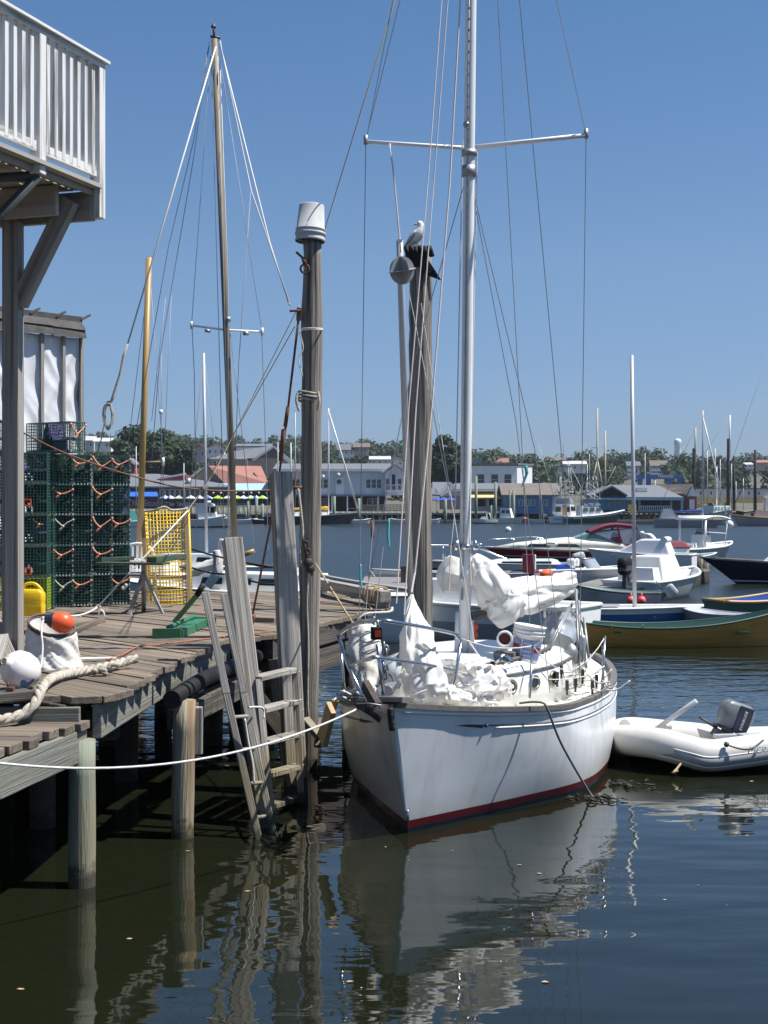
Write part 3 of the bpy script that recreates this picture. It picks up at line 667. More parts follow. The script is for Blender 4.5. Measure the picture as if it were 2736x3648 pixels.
# ------------------------------------------------------------------ lobster traps
TL, TW, TH = .86, .262, .405
def cage(mb, L, W, Hh, cell=.042, r=.0062):
    def ln(n_, s): return [i * s / n_ for i in range(n_ + 1)]
    X = ln(round(L / cell), L); Y = [q - W / 2 for q in ln(round(W / cell), W)]; ZZ = ln(round(Hh / cell), Hh)
    for z_ in (0, Hh):
        for x_ in X: mb.bar((x_, -W / 2, z_), (x_, W / 2, z_), r)
        for y_ in Y: mb.bar((0, y_, z_), (L, y_, z_), r)
    for y_ in (-W / 2, W / 2):
        for x_ in X: mb.bar((x_, y_, 0), (x_, y_, Hh), r)
        for z_ in ZZ[1:-1]: mb.bar((0, y_, z_), (L, y_, z_), r)
    for x_ in (0, L):
        for y_ in Y[1:-1]: mb.bar((x_, y_, 0), (x_, y_, Hh), r)
        for z_ in ZZ[1:-1]: mb.bar((x_, -W / 2, z_), (x_, W / 2, z_), r)
    for y_ in (-W / 2, W / 2):
        for z_ in (0, Hh): mb.bar((0, y_, z_), (L, y_, z_), r * 2)
        for x_ in (0, L): mb.bar((x_, y_, 0), (x_, y_, Hh), r * 2)
    for x_ in (0, L):
        for z_ in (0, Hh): mb.bar((x_, -W / 2, z_), (x_, W / 2, z_), r * 2)
def netting(L, W, Hh, seed):
    b = MB()
    for x0, sl in ((.30, .12), (.62, -.14)):
        b.grid(lambda i, j: V(x0 * L / .86 + sl * j + .05 * noise.noise(V(i * 3, j * 3, seed + x0 * 9)), (i - .5) * W * .94, .01 + j * (Hh - .02)), 8, 8)
    b.grid(lambda i, j: V(.02 + i * (L - .04), (j - .5) * W * .93, Hh * .45 + .06 * noise.noise(V(i * 5, j * 3, seed))), 12, 4)
    return b
def bridle(W, Hh, seed, x=-.018):
    rd = random.Random(seed); b = MB(); lo = rd.uniform(.58, .70); mid = rd.uniform(-.02, .05)
    a0, a1, a2 = V(x, -W * .50, Hh * rd.uniform(.84, .92)), V(x - .02, mid, Hh * lo), V(x, W * .50, Hh * rd.uniform(.90, .97))
    b.tube(curve([a0, a0.lerp(a1, .5) - Z * rd.uniform(-.012, .02), a1], 5), .008, 7); b.tube(curve([a1, a1.lerp(a2, .5) + V(0, .012, 0), a2], 5), .011, 7)
    b.tube(curve([a1, a1 + V(-.01, .02, -.03), a1 + V(-.005, .045, -.055)], 3), .013, 7); b.ball(a1, .022, 8, 6); b.ball(a0, .018, 8, 6); b.ball(a2, .018, 8, 6)
    return b
def make_trap(label, wire, seed, L=TL, W=TW, Hh=TH, rope='orangerope', net='netdark'):
    t = thing('lobster_trap', label, 'lobster trap', (0, 0, 0)); t['group'] = 'lobster traps stacked on the pier'
    b = MB(); cage(b, L, W, Hh); part('wire_cage', b, M[wire], t)
    part('netting', netting(L, W, Hh, seed), M[net], t)
    if rope: part('bridle', bridle(W, Hh, seed), M[rope], t)
    b = MB()
    for k in range(7):
        yy = -W / 2 + W * k / 6; b.box((-.008, yy, .006), (.014, .014, .020)); b.box((-.008, -W / 2, Hh * k / 6), (.014, .012, .016)); b.box((-.008, W / 2, Hh * k / 6), (.014, .012, .016))
    for k in range(15): b.box((L * k / 14, -W / 2 - .006, .008), (.012, .012, .018)); b.box((L * k / 14, W / 2 + .006, .008), (.012, .012, .018))
    rd_ = random.Random(seed)
    for k in range(16): b.box((rd_.uniform(.05, .5), rd_.uniform(-.1, .1), rd_.uniform(.05, Hh - .04)), (.02, .03, .008))
    part('clips', b, M['galv'] if seed % 2 else M['plastic'], t)['kind'] = 'stuff'
    b = MB(); b.bar((0, -W / 2 + .02, .015), (L, -W / 2 + .02, .015), .03, .03); b.bar((0, W / 2 - .02, .015), (L, W / 2 - .02, .015), .03, .03); part('runner', b, M['tanwood'] if seed % 3 else M['darkwood'], t)
    return t
ex = V(math.cos(R(27)), math.sin(R(27)), 0); base0 = V((154 - CX) / F * 19.4, 19.4, DZ)
ordn = ['top', 'second', 'third', 'fourth', 'bottom']; coln = ['first', 'second', 'third', 'fourth', 'fifth']
protos = {}
def trap(kind, loc, rz, label):
    if kind not in protos:
        wire, rope, seed, net = kind
        protos[kind] = make_trap(label, wire, seed, rope=rope, net=net); o = protos[kind]
    else: o = dup(protos[kind], (0, 0, 0), 0, label)
    place(o, loc, rz); return o
# which column/row shows a bridle, as the photo has it (row 0 = top)
rope_map = {(0, 0): 'orangerope', (2, 0): 'orangerope', (3, 0): 'orangerope', (4, 0): 'orangerope', (0, 1): 'orangerope', (1, 1): 'orangerope', (3, 1): 'orangerope',
            (0, 2): 'orangerope', (1, 2): 'palerope', (3, 2): 'orangerope', (4, 2): 'orangerope', (0, 3): 'orangerope', (1, 3): 'orangerope', (3, 3): 'orangerope',
            (1, 4): 'palerope', (2, 4): 'orangerope', (4, 4): 'orangerope'}
cx_ = [154, 225, 291, 366, 428]
for c_ in range(5):
    for r_ in range(5):
        d_ = 19.4 + c_ * .18; X_ = (cx_[c_] - CX) / F * d_
        lime = (c_ == 0 and r_ == 4); rp = rope_map.get((c_, r_)); seed = (c_ * 5 + r_) % 4 if rp != 'palerope' else 9
        k = ('limewire' if lime else 'trapwire', rp, seed, 'netpurple' if (c_ + r_) % 5 == 0 and not lime else 'netdark')
        trap(k, V(X_, d_ + random.uniform(-.03, .03), DZ + .02 + (4 - r_) * (TH + .012)), R(101 + c_ * .5 + random.uniform(-1.5, 1.5)),
             '%s lobster trap %s, %s row, %s column from the post' % ('lime' if lime else 'green', {'orangerope': 'with orange rope', 'palerope': 'with faded pale rope', None: 'without rope'}[rp], ordn[r_], coln[c_]))
# long sides left of the columns (partly behind the balcony post)
for r_ in range(5):
    lime = r_ == 4
    trap(('limewire' if lime else 'trapwire', None, 7, 'netpurple' if r_ in (0, 2) else 'netdark'), V((28 - CX) / F * 19.0 - .35, 19.10, DZ + .02 + (4 - r_) * (TH + .012)), R(3),
         '%s lobster trap seen side-on behind the balcony post, %s row' % ('lime wire' if lime else 'green wire', ordn[r_]))
for q in (1, 2):
    for r_ in range(5):
        dup(protos[('trapwire', None, 7, 'netdark')], V((28 - CX) / F * 19.0 - .35, 19.10 + .33 * q, DZ + .02 + (4 - r_) * (TH + .012)), R(3), 'green lobster trap %s behind the side-on ones left of the columns, %s row' % (('just', 'well')[q - 1], ordn[r_]))
b = trap(('trapwire', 'orangerope', 1, 'netpurple'), V((284 - CX) / F * 19.2, 19.25, DZ + .03 + 5 * (TH + .012)), R(0), 'green wire lobster trap alone on top of the stack before the white sheeting')
place(b, V((257 - CX) / F * 19.2 + .05, 19.3, DZ + .03 + 5 * (TH + .012)), R(145))
b = dup(b, V((30 - CX) / F * 19.2, 19.3, DZ + .03 + 5 * (TH + .012)), R(160), 'green wire lobster trap on top of the stack hidden by the balcony post')
# orange escape vents on the traps behind the post
for yy, lb in ((1790, 'upper'), (2035, 'lower')):
    mb = MB(); c = P(97, yy, 18.93)
    for s_ in (-1, 1): mb.bar(c + V(-.05, 0, s_ * .04), c + V(.05, 0, s_ * .04), .015, .02); mb.bar(c + V(s_ * .045, 0, -.04), c + V(s_ * .045, 0, .04), .015, .02)
    solo('escape_vent', 'orange plastic escape vent, the %s of two beside the balcony post' % lb, 'trap vent', mb, M['orangevest'], 'orange escape vents')
# ------------------------------------------------------------------ yellow jerry can
jc = thing('jerry_can', 'yellow plastic jerry can standing before a lime trap', 'jerry can', G(122, 2196, DZ)); c = G(118, 2196, DZ)
mb = MB()
rings = []
for z_, w_, dp, sh in ((0, .125, .075, 0), (.015, .14, .085, 0), (.14, .145, .088, 0), (.17, .138, .084, 0), (.20, .145, .088, 0), (.29, .142, .086, 0), (.33, .12, .075, -.012), (.345, .10, .06, -.02)):
    rings.append([c + V(sh + w_ * sgx * (1 - .18 * (k == 1)) , dp * sgy * (1 - .25 * (k == 0)), z_) for (sgx, sgy, k) in ((1, -1, 0), (1, -1, 1), (-1, -1, 1), (-1, -1, 0), (-1, 1, 0), (-1, 1, 1), (1, 1, 1), (1, 1, 0))])
mb.loft(rings); part('body', mb, M['yellowplastic'], jc, bevel=.008)
mb = MB(); mb.tube(curve([c + V(-.12, 0, .31), c + V(-.11, 0, .385), c + V(-.05, 0, .415), c + V(.03, 0, .405), c + V(.10, 0, .34), c + V(.125, 0, .28)], 5), .020, 10); part('handle', mb, M['yellowplastic'], jc)
# ------------------------------------------------------------------ garden chair
ch = thing('garden_chair', 'white plastic garden chair behind the green work stand', 'chair', G(480, 2140, DZ)); c = G(478, 2140, DZ)
mb = MB()
for q in range(7):
    x_ = -.20 + q * .066; zt = .80 - .16 * (x_ / .2) ** 2 * .6
    mb.bar(c + V(x_ * .85, .22, .40), c + V(x_ * 1.1, .30, zt), .030, .014, up=V(0, 1, 0))
mb.tube(curve([c + V(-.24, .27, .55), c + V(-.235, .30, .70), c + V(-.13, .31, .80), c + V(0, .315, .83), c + V(.13, .31, .80), c + V(.235, .30, .70), c + V(.24, .27, .55)], 5), .022, 8)
part('backrest', mb, M['plastic'], ch)
mb = MB(); mb.loft([[c + V(-.23, y_, z_), c + V(.23, y_, z_), c + V(.23, y_, z_ + .025), c + V(-.23, y_, z_ + .025)] for y_, z_ in ((-.22, .41), (-.1, .405), (.1, .395), (.24, .39))]); part('seat', mb, M['plastic'], ch)
for sx in (-1, 1):
    mb = MB(); mb.tube(curve([c + V(sx * .25, .26, .62), c + V(sx * .27, .0, .63), c + V(sx * .26, -.2, .61)], 4), .022, 8); part('armrest', mb, M['plastic'], ch)
    for sy in (-1, 1):
        mb = MB(); mb.bar(c + V(sx * .25, sy * .23, .60 if sy < 0 else .42), c + V(sx * .27, sy * .26, 0), .05, .03); part('leg', mb, M['plastic'], ch)
# ------------------------------------------------------------------ work stand with green boards
ws = thing('work_stand', 'grey steel tripod stand carrying a green board across its top', 'work stand', G(515, 2188, DZ)); ap = P(511, 2040, 18.5)
mb = MB()
for xx, yy in ((461, 2190), (580, 2186), (515, 2150)): mb.bar(ap, G(xx, yy, DZ), .055, .03)
mb.bar(G(490, 2172, DZ) + Z * .08, G(552, 2170, DZ) + Z * .08, .03, .02); part('legs', mb, M['stand'], ws)
mb = MB(); mb.tube([ap + Z * .16, G(512, 2178, DZ)], .03, 10); part('centre_post', mb, M['stand'], ws)
mb = MB(); mb.bar(P(356, 2006, 18.6), P(592, 2008, 18.4), .30, .03); part('board', mb, M['olivepaint'], ws, bevel=.004)
mb = MB(); mb.bar(P(540, 1994, 18.35), P(648, 1982, 18.9), .16, .07); mb.bar(P(360, 1994, 18.5), P(478, 1988, 18.7), .03, .05); part('roller_bar', mb, M['olivepaint'], ws, bevel=.004)
# ------------------------------------------------------------------ upright yellow wire trap
yt = thing('yellow_wire_trap', 'tall yellow wire cage standing on end between two wooden posts', 'lobster trap', G(590, 2150, DZ))
a0, a1, b0, b1 = P(509, 1820, 20.3), P(527, 2156, 20.1), P(664, 1815, 20.5), P(676, 2150, 20.3); bk2 = V(.0, .34, 0)
mb = MB(); n_u, n_v = 13, 27
def q4(i, j): return a0.lerp(b0, i).lerp(a1.lerp(b1, i), j)
for i in range(n_u + 1): mb.tube([q4(i / n_u, 0), q4(i / n_u, 1)], .0062, 4)
for j in range(n_v + 1): mb.tube([q4(0, j / n_v), q4(1, j / n_v)], .0062, 4)
for i in range(0, n_u + 1, 3): mb.tube([q4(i / n_u, 0) + bk2, q4(i / n_u, 1) + bk2], .0062, 4)
for j in range(0, n_v + 1, 3): mb.tube([q4(0, j / n_v) + bk2, q4(1, j / n_v) + bk2], .0062, 4)
for i_ in (0, 1):
    for j in range(n_v + 1): mb.tube([q4(i_, j / n_v), q4(i_, j / n_v) + bk2], .0062, 4)
    for k in range(1, 8): mb.tube([q4(i_, 0) + bk2 * k / 8, q4(i_, 1) + bk2 * k / 8], .0062, 4)
for j_ in (0, 1):
    for i in range(n_u + 1): mb.tube([q4(i / n_u, j_), q4(i / n_u, j_) + bk2], .0062, 4)
part('wire_cage', mb, M['yellowwire'], yt)
for e0, e1 in ((a0, a1), (b0, b1)):
    mb = MB(); mb.bar(e0 + V(0, -.03, .01), e1 + V(0, -.03, 0), .055, .045, up=V(0, 1, 0)); part('side_batten', mb, M['tanwood'], yt)
mb = MB(); mb.tube(curve([P(508, 1822, 20.3), P(550, 1818, 20.2), P(585, 1806, 20.2), P(615, 1818, 20.3), P(668, 1812, 20.4)], 5), .018, 7); part('head_rope', mb, M['hawser'], yt)
# ------------------------------------------------------------------ green steel cradle with a lever
gcr = thing('green_bracket', 'dark green steel cradle with a long black tipped lever lying on the deck', 'steel bracket', G(640, 2274, DZ))
c = G(594, 2276, DZ); c2 = G(724, 2232, DZ)
for q in (c, c2): mb = MB(); mb.box(q + V(0, 0, .055), (.30, .03, .11)); part('end_plate', mb, M['greenpaint'], gcr, bevel=.004)
mb = MB(); mb.bar(c + V(.10, .02, .05), c2 + V(-.02, -.02, .05), .14, .09); part('channel', mb, M['greenpaint'], gcr, bevel=.006)
mb = MB(); mb.tube(sag(c + V(.0, .08, .11), c2 + V(-.1, -.02, .12), 0, 20), [.022 + .006 * (i % 2) for i in range(21)], 8); part('spring', mb, M['greenpaint'], gcr)
mb = MB(); mb.bar(G(622, 2240, DZ) + Z * .08, P(702, 2120, 15.6), .055, .03, up=V(0, 1, 0)); part('lever', mb, M['greenpaint'], gcr)
mb = MB(); mb.tube([P(702, 2120, 15.6), P(724, 2084, 15.6)], .034, 10); part('grip', mb, M['black'], gcr)
# ------------------------------------------------------------------ canvas bag with orange buoy in it, white buoy, hawser
bc = G(192, 2380, DZ); bg_ = thing('canvas_bag', 'big dirty white canvas bag with a dark hem holding an orange buoy', 'bag', bc)
def bagp(i, j):
    q = i * 2 * math.pi; r_ = .255 - .06 * j - .012 * math.sin(j * 3.1)
    k = .022 * noise.noise(V(math.cos(q) * 1.3, math.sin(q) * 1.3, j * 1.5)) - .05 * abs(noise.noise(V(math.cos(q + j * 1.2) * 2.4, math.sin(q + j * 1.2) * 2.4, j * 1.4 + 7))) - .016 * abs(noise.noise(V(math.cos(q - j * 1.5) * 4, math.sin(q - j * 1.5) * 4, j * 3))) + .02
    rr = r_ + k * (1.0 if .05 < j < .95 else .2)
    return bc + V(rr * math.cos(q) - .02 * j, rr * math.sin(q) * .85, j * (.37 - .045 * math.cos(q) + .065 * math.sin(q)))
mb = MB(); mb.grid(bagp, 96, 26); part('cloth', mb, M['canvas'], bg_)
mb = MB()
for dz in (0, .02): mb.tube([bagp(k / 40, 1) + Z * (-dz) for k in range(40)], .011, 7, close=True)
part('hem', mb, M['dgrey'] if False else mat('brown_hem', (.11, .085, .075), .8, .2), bg_)
mb = MB(); mb.add([bc + V(.2 * math.cos(q) - .015, .17 * math.sin(q), .20) for q in [k * math.pi / 12 for k in range(24)]], [tuple(range(24))]); mb.grid(lambda i, j: bagp(i, 1) * 1.0 + (bc - bagp(i, 1)) * (.03 + .25 * j) - Z * (j * .16), 48, 4); part('lining', mb, M['canvas'], bg_)
ob = thing('orange_buoy', 'orange pear shaped buoy with a navy nose lying in the canvas bag', 'buoy', P(217, 2222, 12.15))
ax = Matrix.Rotation(R(-78), 3, 'Y') @ Matrix.Rotation(R(10), 3, 'X'); oc = P(222, 2218, 12.15)
prof = [(.0005, -.098), (.03, -.094), (.06, -.078), (.085, -.04), (.092, 0), (.083, .045), (.062, .085)]
mb = MB(); mb.lathe(prof, 28, oc, ax); part('body', mb, M['orangebuoy'], ob)
mb = MB(); mb.lathe([(.063, .084), (.064, .09), (.050, .115), (.035, .128), (.034, .15), (.022, .155), (.0005, .156)], 24, oc, ax); part('nose', mb, M['navyplastic'], ob)
mb = MB(); mb.tube(curve([oc + ax @ V(0, 0, .155), P(150, 2225, 12.0), P(148, 2260, 11.9), P(152, 2310, 11.85), P(146, 2370, 11.75), P(135, 2400, 11.6)], 6), .008, 6); mb.ball(oc + ax @ V(0, 0, .16), .022, 8, 6); part('line', mb, M['rope'], ob)
wb = thing('white_buoy', 'large scuffed white buoy with a blue smear and an open eye', 'buoy', G(70, 2452, DZ)); wc = G(72, 2455, DZ) + Z * .145
mb = MB(); bx = V(-.42, -.72, .40).to_track_quat('Z', 'Y').to_matrix()
mb.lathe([(.0005, -.165), (.05, -.158), (.10, -.125), (.138, -.06), (.146, 0), (.135, .06), (.105, .105), (.06, .135), (.036, .147), (.033, .185), (.020, .186), (.017, .16), (.0005, .158)], 36, wc, bx); part('body', mb, M['buoywhite'], wb)
mb = MB(); mb.lathe([(.030, .187), (.024, .192), (.019, .187)], 24, wc, bx); part('eye_ring', mb, M['tanwood'], wb)
mb = MB()
def smear(i, j):
    q = R(-75) + i * .9; e = R(-58) + j * .5 + .1 * math.sin(i * 9)
    return wc + V(math.cos(q) * math.cos(e), math.sin(q) * math.cos(e), math.sin(e)) * .1475
mb.grid(smear, 10, 5); part('blue_patch', mb, M['blueplastic'], wb)
# thick three-strand hawser
hp = [P(-40, 2568, 10.0), P(30, 2560, 10.1), P(86, 2540, 10.18), P(128, 2500, 10.27), P(150, 2450, 10.45), P(185, 2416, 10.9), P(250, 2398, 11.45), P(320, 2386, 11.7), P(390, 2372, 11.9), P(440, 2358, 12.1), P(486, 2346, 12.2)]
hc = curve(hp, 14); mb = MB(); tot = 0; L_ = [0]
for i in range(1, len(hc)): tot += (hc[i] - hc[i - 1]).length; L_.append(tot)
for s_ in range(3):
    pts = []
    for i, p in enumerate(hc):
        d = (hc[min(i + 1, len(hc) - 1)] - hc[max(i - 1, 0)]).normalized(); _, a, u_ = frame(d); q = L_[i] * 26 + s_ * 2.094
        pts.append(p + (a * math.cos(q) + u_ * math.sin(q)) * .018)
    mb.tube(pts, .0225, 8)
# spliced lump
for s_ in range(7):
    t0 = V(random.uniform(-.05, .05), random.uniform(-.05, .05), random.uniform(-.01, .03)); c = P(340 + s_ * 9, 2396 - s_ * 3, 11.65)
    mb.tube(curve([c, c + t0, c + t0 * 1.6 + V(.05, 0, -.02)], 4), .018, 7)
solo('mooring_hawser', 'thick frayed pale rope curving over the pier edge', 'rope', mb, M['hawser'])
mb = MB(); mb.bar(P(-60, 2490, 10.2), P(108, 2472, 10.4), .17, .07); solo('dark_plank', 'dark loose plank lying beside the white buoy', 'plank', mb, M['darkwood'], bevel=.008)
vm = thing('clamp', 'small rusty clamp with a pale bar at the left frame edge', 'clamp', P(25, 2472, 10.3))
mb = MB(); mb.box(P(38, 2466, 10.3) + Z * .01, (.05, .06, .055)); mb.tube([P(28, 2450, 10.3), P(28, 2430, 10.3)], .008, 6); part('jaw', mb, M['rust'], vm)
mb = MB(); mb.tube([P(-20, 2478, 10.3), P(26, 2470, 10.3)], .018, 8); part('bar', mb, M['galv'], vm)
mb = MB(); mb.tube(curve([P(95, 2492, 10.35), P(160, 2505, 10.35), P(248, 2520, 10.4), P(272, 2515, 10.4), P(280, 2498, 10.42), P(268, 2487, 10.42), P(255, 2494, 10.4), P(258, 2506, 10.4)], 6), .015, 8); solo('iron_hook', 'rusty iron rod bent into an eye on the lower step', 'iron hook', mb, M['iron'])
mb = MB(); mb.tube(curve([G(380, 2358, DZ) + Z * .02, G(440, 2338, DZ) + Z * .02, G(490, 2312, DZ) + Z * .02, G(560, 2304, DZ) + Z * .02, G(700, 2287, DZ) + Z * .02, G(830, 2272, DZ) + Z * .02, G(980, 2258, DZ) + Z * .03], 6), .008, 6); solo('thin_rope', 'thin red rope lying across the pier deck', 'rope', mb, M['brownrope'] if False else mat('red_cord', (.36, .12, .07), .8, .2, 40))
mb = MB(); mb.box(G(345, 2352, DZ) + Z * .012, (.34, .12, .02), rz=.2); solo('pale_board_scrap', 'small pale board scrap beside the canvas bag', 'board', mb, M['canvas'])
mb = MB(); mb.bar(G(80, 2262, DZ) + Z * .03, G(365, 2222, DZ) + Z * .03, .10, .05); mb.bar(G(240, 2270, DZ) + Z * .03, G(368, 2216, DZ) + Z * .04, .05, .05); solo('loose_timber', 'loose brown timber lying across the deck behind the bag', 'timber', mb, M['deckwood'], bevel=.005)
mb = MB(); mb.bar(G(905, 2215, DZ) + Z * .03, G(985, 2218, DZ) + Z * .03, .12, .06); solo('timber_offcut', 'short brown timber offcut between the square posts', 'timber', mb, M['deckwood'], bevel=.005)
# stay rope from the deck up to the right of the yellow trap
mb = MB(); mb.tube(sag(G(250, 2203, DZ) + Z * .03, P(345, 2165, 18.3), .03, 8), .012, 6); mb.tube([P(345, 2165, 18.3), P(668, 1820, 19.4)], .010, 6)
for xx, yy in ((345, 2165), (352, 2160), (440, 2095), (450, 2085)): mb.ball(P(xx, yy, 18.35), .028, 8, 6)
c = P(361, 2195, 18.2); mb.tube([c + V(math.cos(q) * .035, 0, math.sin(q) * .075) for q in [k * math.pi / 6 for k in range(12)]], .014, 7, close=True); mb.tube([P(345, 2165, 18.3), P(300, 2190, 18.3), P(268, 2212, 17.6)], .009, 6)
mb.tube([P(668, 1820, 19.4), P(760, 1690, 20.5), P(1065, 1090, 15.3)], .0065, 6)
solo('guy_rope', 'pale knotted guy rope running from the deck up past the yellow cage', 'rope', mb, M['rope'])
# ------------------------------------------------------------------ the white yacht
TH_ = R(16); ya = V(math.sin(TH_), math.cos(TH_), 0); yn = V(ya.y, -ya.x, 0); yb = V(.0466, 11.543, 0)
def Yp(s, p, z): return yb + ya * s + yn * p + Z * z
def tab(xs, ys):
    xs = np.array(xs, float); ys = np.array(ys, float)
    def f(x):
        i = int(np.clip(np.searchsorted(xs, x) - 1, 0, len(xs) - 2)); h = xs[i + 1] - xs[i]; t = min(max((x - xs[i]) / h, 0), 1)
        def sl(k):
            if k == 0: return (ys[1] - ys[0]) / (xs[1] - xs[0])
            if k == len(xs) - 1: return (ys[-1] - ys[-2]) / (xs[-1] - xs[-2])
            return (ys[k + 1] - ys[k - 1]) / (xs[k + 1] - xs[k - 1])
        a, b = sl(i) * h, sl(i + 1) * h
        return float((2 * t ** 3 - 3 * t * t + 1) * ys[i] + (t ** 3 - 2 * t * t + t) * a + (-2 * t ** 3 + 3 * t * t) * ys[i + 1] + (t ** 3 - t * t) * b)
    return f
YL = 6.6
sh_p = tab([0, .3, .64, 1.28, 2.05, 2.7, 3.35, 3.9, 4.8, 5.8, 6.6], [.035, .17, .345, .73, 1.08, 1.18, 1.245, 1.28, 1.23, 1.05, .78])
sh_z = tab([0, .64, 1.28, 2.05, 2.7, 3.4, 4.8, 6.6], [1.155, 1.055, .975, .905, .87, .855, .87, .93])
wl_p = tab([0, .4, 1.2, 2.15, 2.88, 3.8, 4.8, 5.6], [.012, .245, .69, 1.15, 1.25, 1.2, .95, .45])
NV = 12
def hullpt(t, v, side):
    s = t * YL; zs = sh_z(s)
    if v <= 1:
        s0 = .58 * (v ** .9); sl = s0 + t * (YL - .45 * v - s0)
        a = sh_p(s); b = wl_p(t * 5.6) if t < 1 else .45
        p = a + (b - a) * v + .05 * math.sin(math.pi * v) * min(1, t * 3); z = zs * (1 - v)
    else:
        k = v - 1; sl = .58 + .5 * k + t * (YL - .45 - .58 - 1.2 * k); p = wl_p(t * 5.6) * (1 - .25 * k); z = -.5 * k
    return Yp(sl, side * p, z)
yacht = thing('white_yacht', 'white sailing yacht moored bow-on beside the pier with a red waterline stripe', 'yacht', Yp(3, 0, 0))
mb = MB(); NT = 44
for side in (-1, 1):
    mb.grid(lambda i, j: hullpt(i, j * 1.9, side), NT, 22)
mb.grid(lambda i, j: hullpt(1, j * 1.9, 1).lerp(hullpt(1, j * 1.9, -1), i), 6, 22)
mb.grid(lambda i, j: hullpt(0, j * 1.9, -1).lerp(hullpt(0, j * 1.9, 1), i) - ya * .022 * math.sin(math.pi * i), 6, 22)
def hullmat():
    m = mat('yacht_topsides', (.74, .75, .76), .22, .05, 2.2, spec=.5, col2=(.60, .62, .62), w2=.18, sc2=1.6); t = m.node_tree; N = t.nodes; b = N['Principled BSDF']  # faint grey mottling painted in place of rippled water light
    src = b.inputs['Base Color'].links[0].from_socket
    at = N.new('ShaderNodeAttribute'); at.attribute_name = 'gc'; sp_ = N.new('ShaderNodeSeparateXYZ'); t.links.new(at.outputs['Vector'], sp_.inputs[0])
    def band(z): 
        k = N.new('ShaderNodeMath'); k.operation = 'LESS_THAN'; k.inputs[1].default_value = z; t.links.new(sp_.outputs['Z'], k.inputs[0]); return k.outputs[0]
    src0 = src; BANDS = ((.108, (.13, .010, .016)), (.042, (.018, .026, .045)))
    # scum line above the boot stripe; grey streaks painted in for rippled water reflections
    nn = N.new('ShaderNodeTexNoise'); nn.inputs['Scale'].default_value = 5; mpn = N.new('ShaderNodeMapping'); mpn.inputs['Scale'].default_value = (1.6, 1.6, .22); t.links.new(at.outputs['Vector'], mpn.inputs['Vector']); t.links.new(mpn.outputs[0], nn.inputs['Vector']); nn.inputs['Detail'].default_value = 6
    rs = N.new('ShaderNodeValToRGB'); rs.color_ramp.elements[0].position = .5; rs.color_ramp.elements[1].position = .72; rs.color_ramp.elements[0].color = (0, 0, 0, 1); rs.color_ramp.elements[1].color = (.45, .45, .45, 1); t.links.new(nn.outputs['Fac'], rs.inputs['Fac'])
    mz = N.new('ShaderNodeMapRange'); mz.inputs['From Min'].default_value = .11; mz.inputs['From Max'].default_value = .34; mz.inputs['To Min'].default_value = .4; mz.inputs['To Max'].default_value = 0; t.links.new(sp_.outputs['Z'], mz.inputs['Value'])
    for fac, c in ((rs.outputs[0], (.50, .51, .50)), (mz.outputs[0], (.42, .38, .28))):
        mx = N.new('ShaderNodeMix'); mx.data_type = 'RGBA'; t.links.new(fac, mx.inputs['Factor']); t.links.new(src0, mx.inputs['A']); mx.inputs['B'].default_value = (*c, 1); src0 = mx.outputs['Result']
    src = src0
    for z_, c in BANDS:
        mx = N.new('ShaderNodeMix'); mx.data_type = 'RGBA'; t.links.new(band(z_), mx.inputs['Factor']); t.links.new(src, mx.inputs['A']); mx.inputs['B'].default_value = (*c, 1); src = mx.outputs['Result']
    t.links.new(src, b.inputs['Base Color']); return m
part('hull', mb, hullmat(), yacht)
# deck, cap rail, cove line
mb = MB(); mb.grid(lambda i, j: Yp(i * YL, sh_p(i * YL) * (j * 2 - 1) * .985, sh_z(i * YL) - .05 + .05 * (1 - (2 * j - 1) ** 2)), NT, 10); part('deck', mb, M['cream'], yacht)
def along(v, out, t0=0, t1=1, side=1, n=60): return [hullpt(t0 + (t1 - t0) * k / n, v, side) + yn * side * out for k in range(n + 1)]
for side in (1, -1):
    mb = MB(); pts = [Yp(k / 60 * YL, side * (sh_p(k / 60 * YL) - .0), sh_z(k / 60 * YL) + .0) for k in range(61)]
    rings = []
    for k, c in enumerate(pts):
        n_ = yn * side; rings.append([c + n_ * .022 - Z * .024, c + n_ * .024 + Z * .016, c - n_ * .045 + Z * .020, c - n_ * .045 - Z * .024])
    mb.loft(rings, smooth=False); part('cap_rail', mb, M['teak'], yacht)
    mb = MB(); mb.tube(along(.052, .004, .012, 1, side), .014, 6); part('rub_strip', mb, M['white'], yacht)
    mb = MB(); mb.tube(along(.155, -.001, .145, .99, side), .0075, 6); a = hullpt(.145, .155, side) + yn * side * .002; b_ = hullpt(.10, .155, side) + yn * side * .002
    mb.add([a + Z * .022, a - Z * .022, b_], [(0, 1, 2), (2, 1, 0)]); mb.ball(hullpt(.15, .155, side) + yn * side * .006, .018, 10, 6); part('cove_line', mb, M['dgrey'], yacht)
    mb = MB(); mb.tube(along(.176, .004, .165, .99, side), .009, 6); part('cove_highlight', mb, M['white'], yacht)  # bright edge below the cove groove, put in as a white strip
mb = MB(); c = hullpt(0, .86, 1); mb.tube([c + V(.0, -.01, .05), c + V(0, -.03, .03), c + V(0, -.03, -.03), c + V(0, -.01, -.05)], .012, 8); part('bow_eye', mb, M['chrome'], yacht)
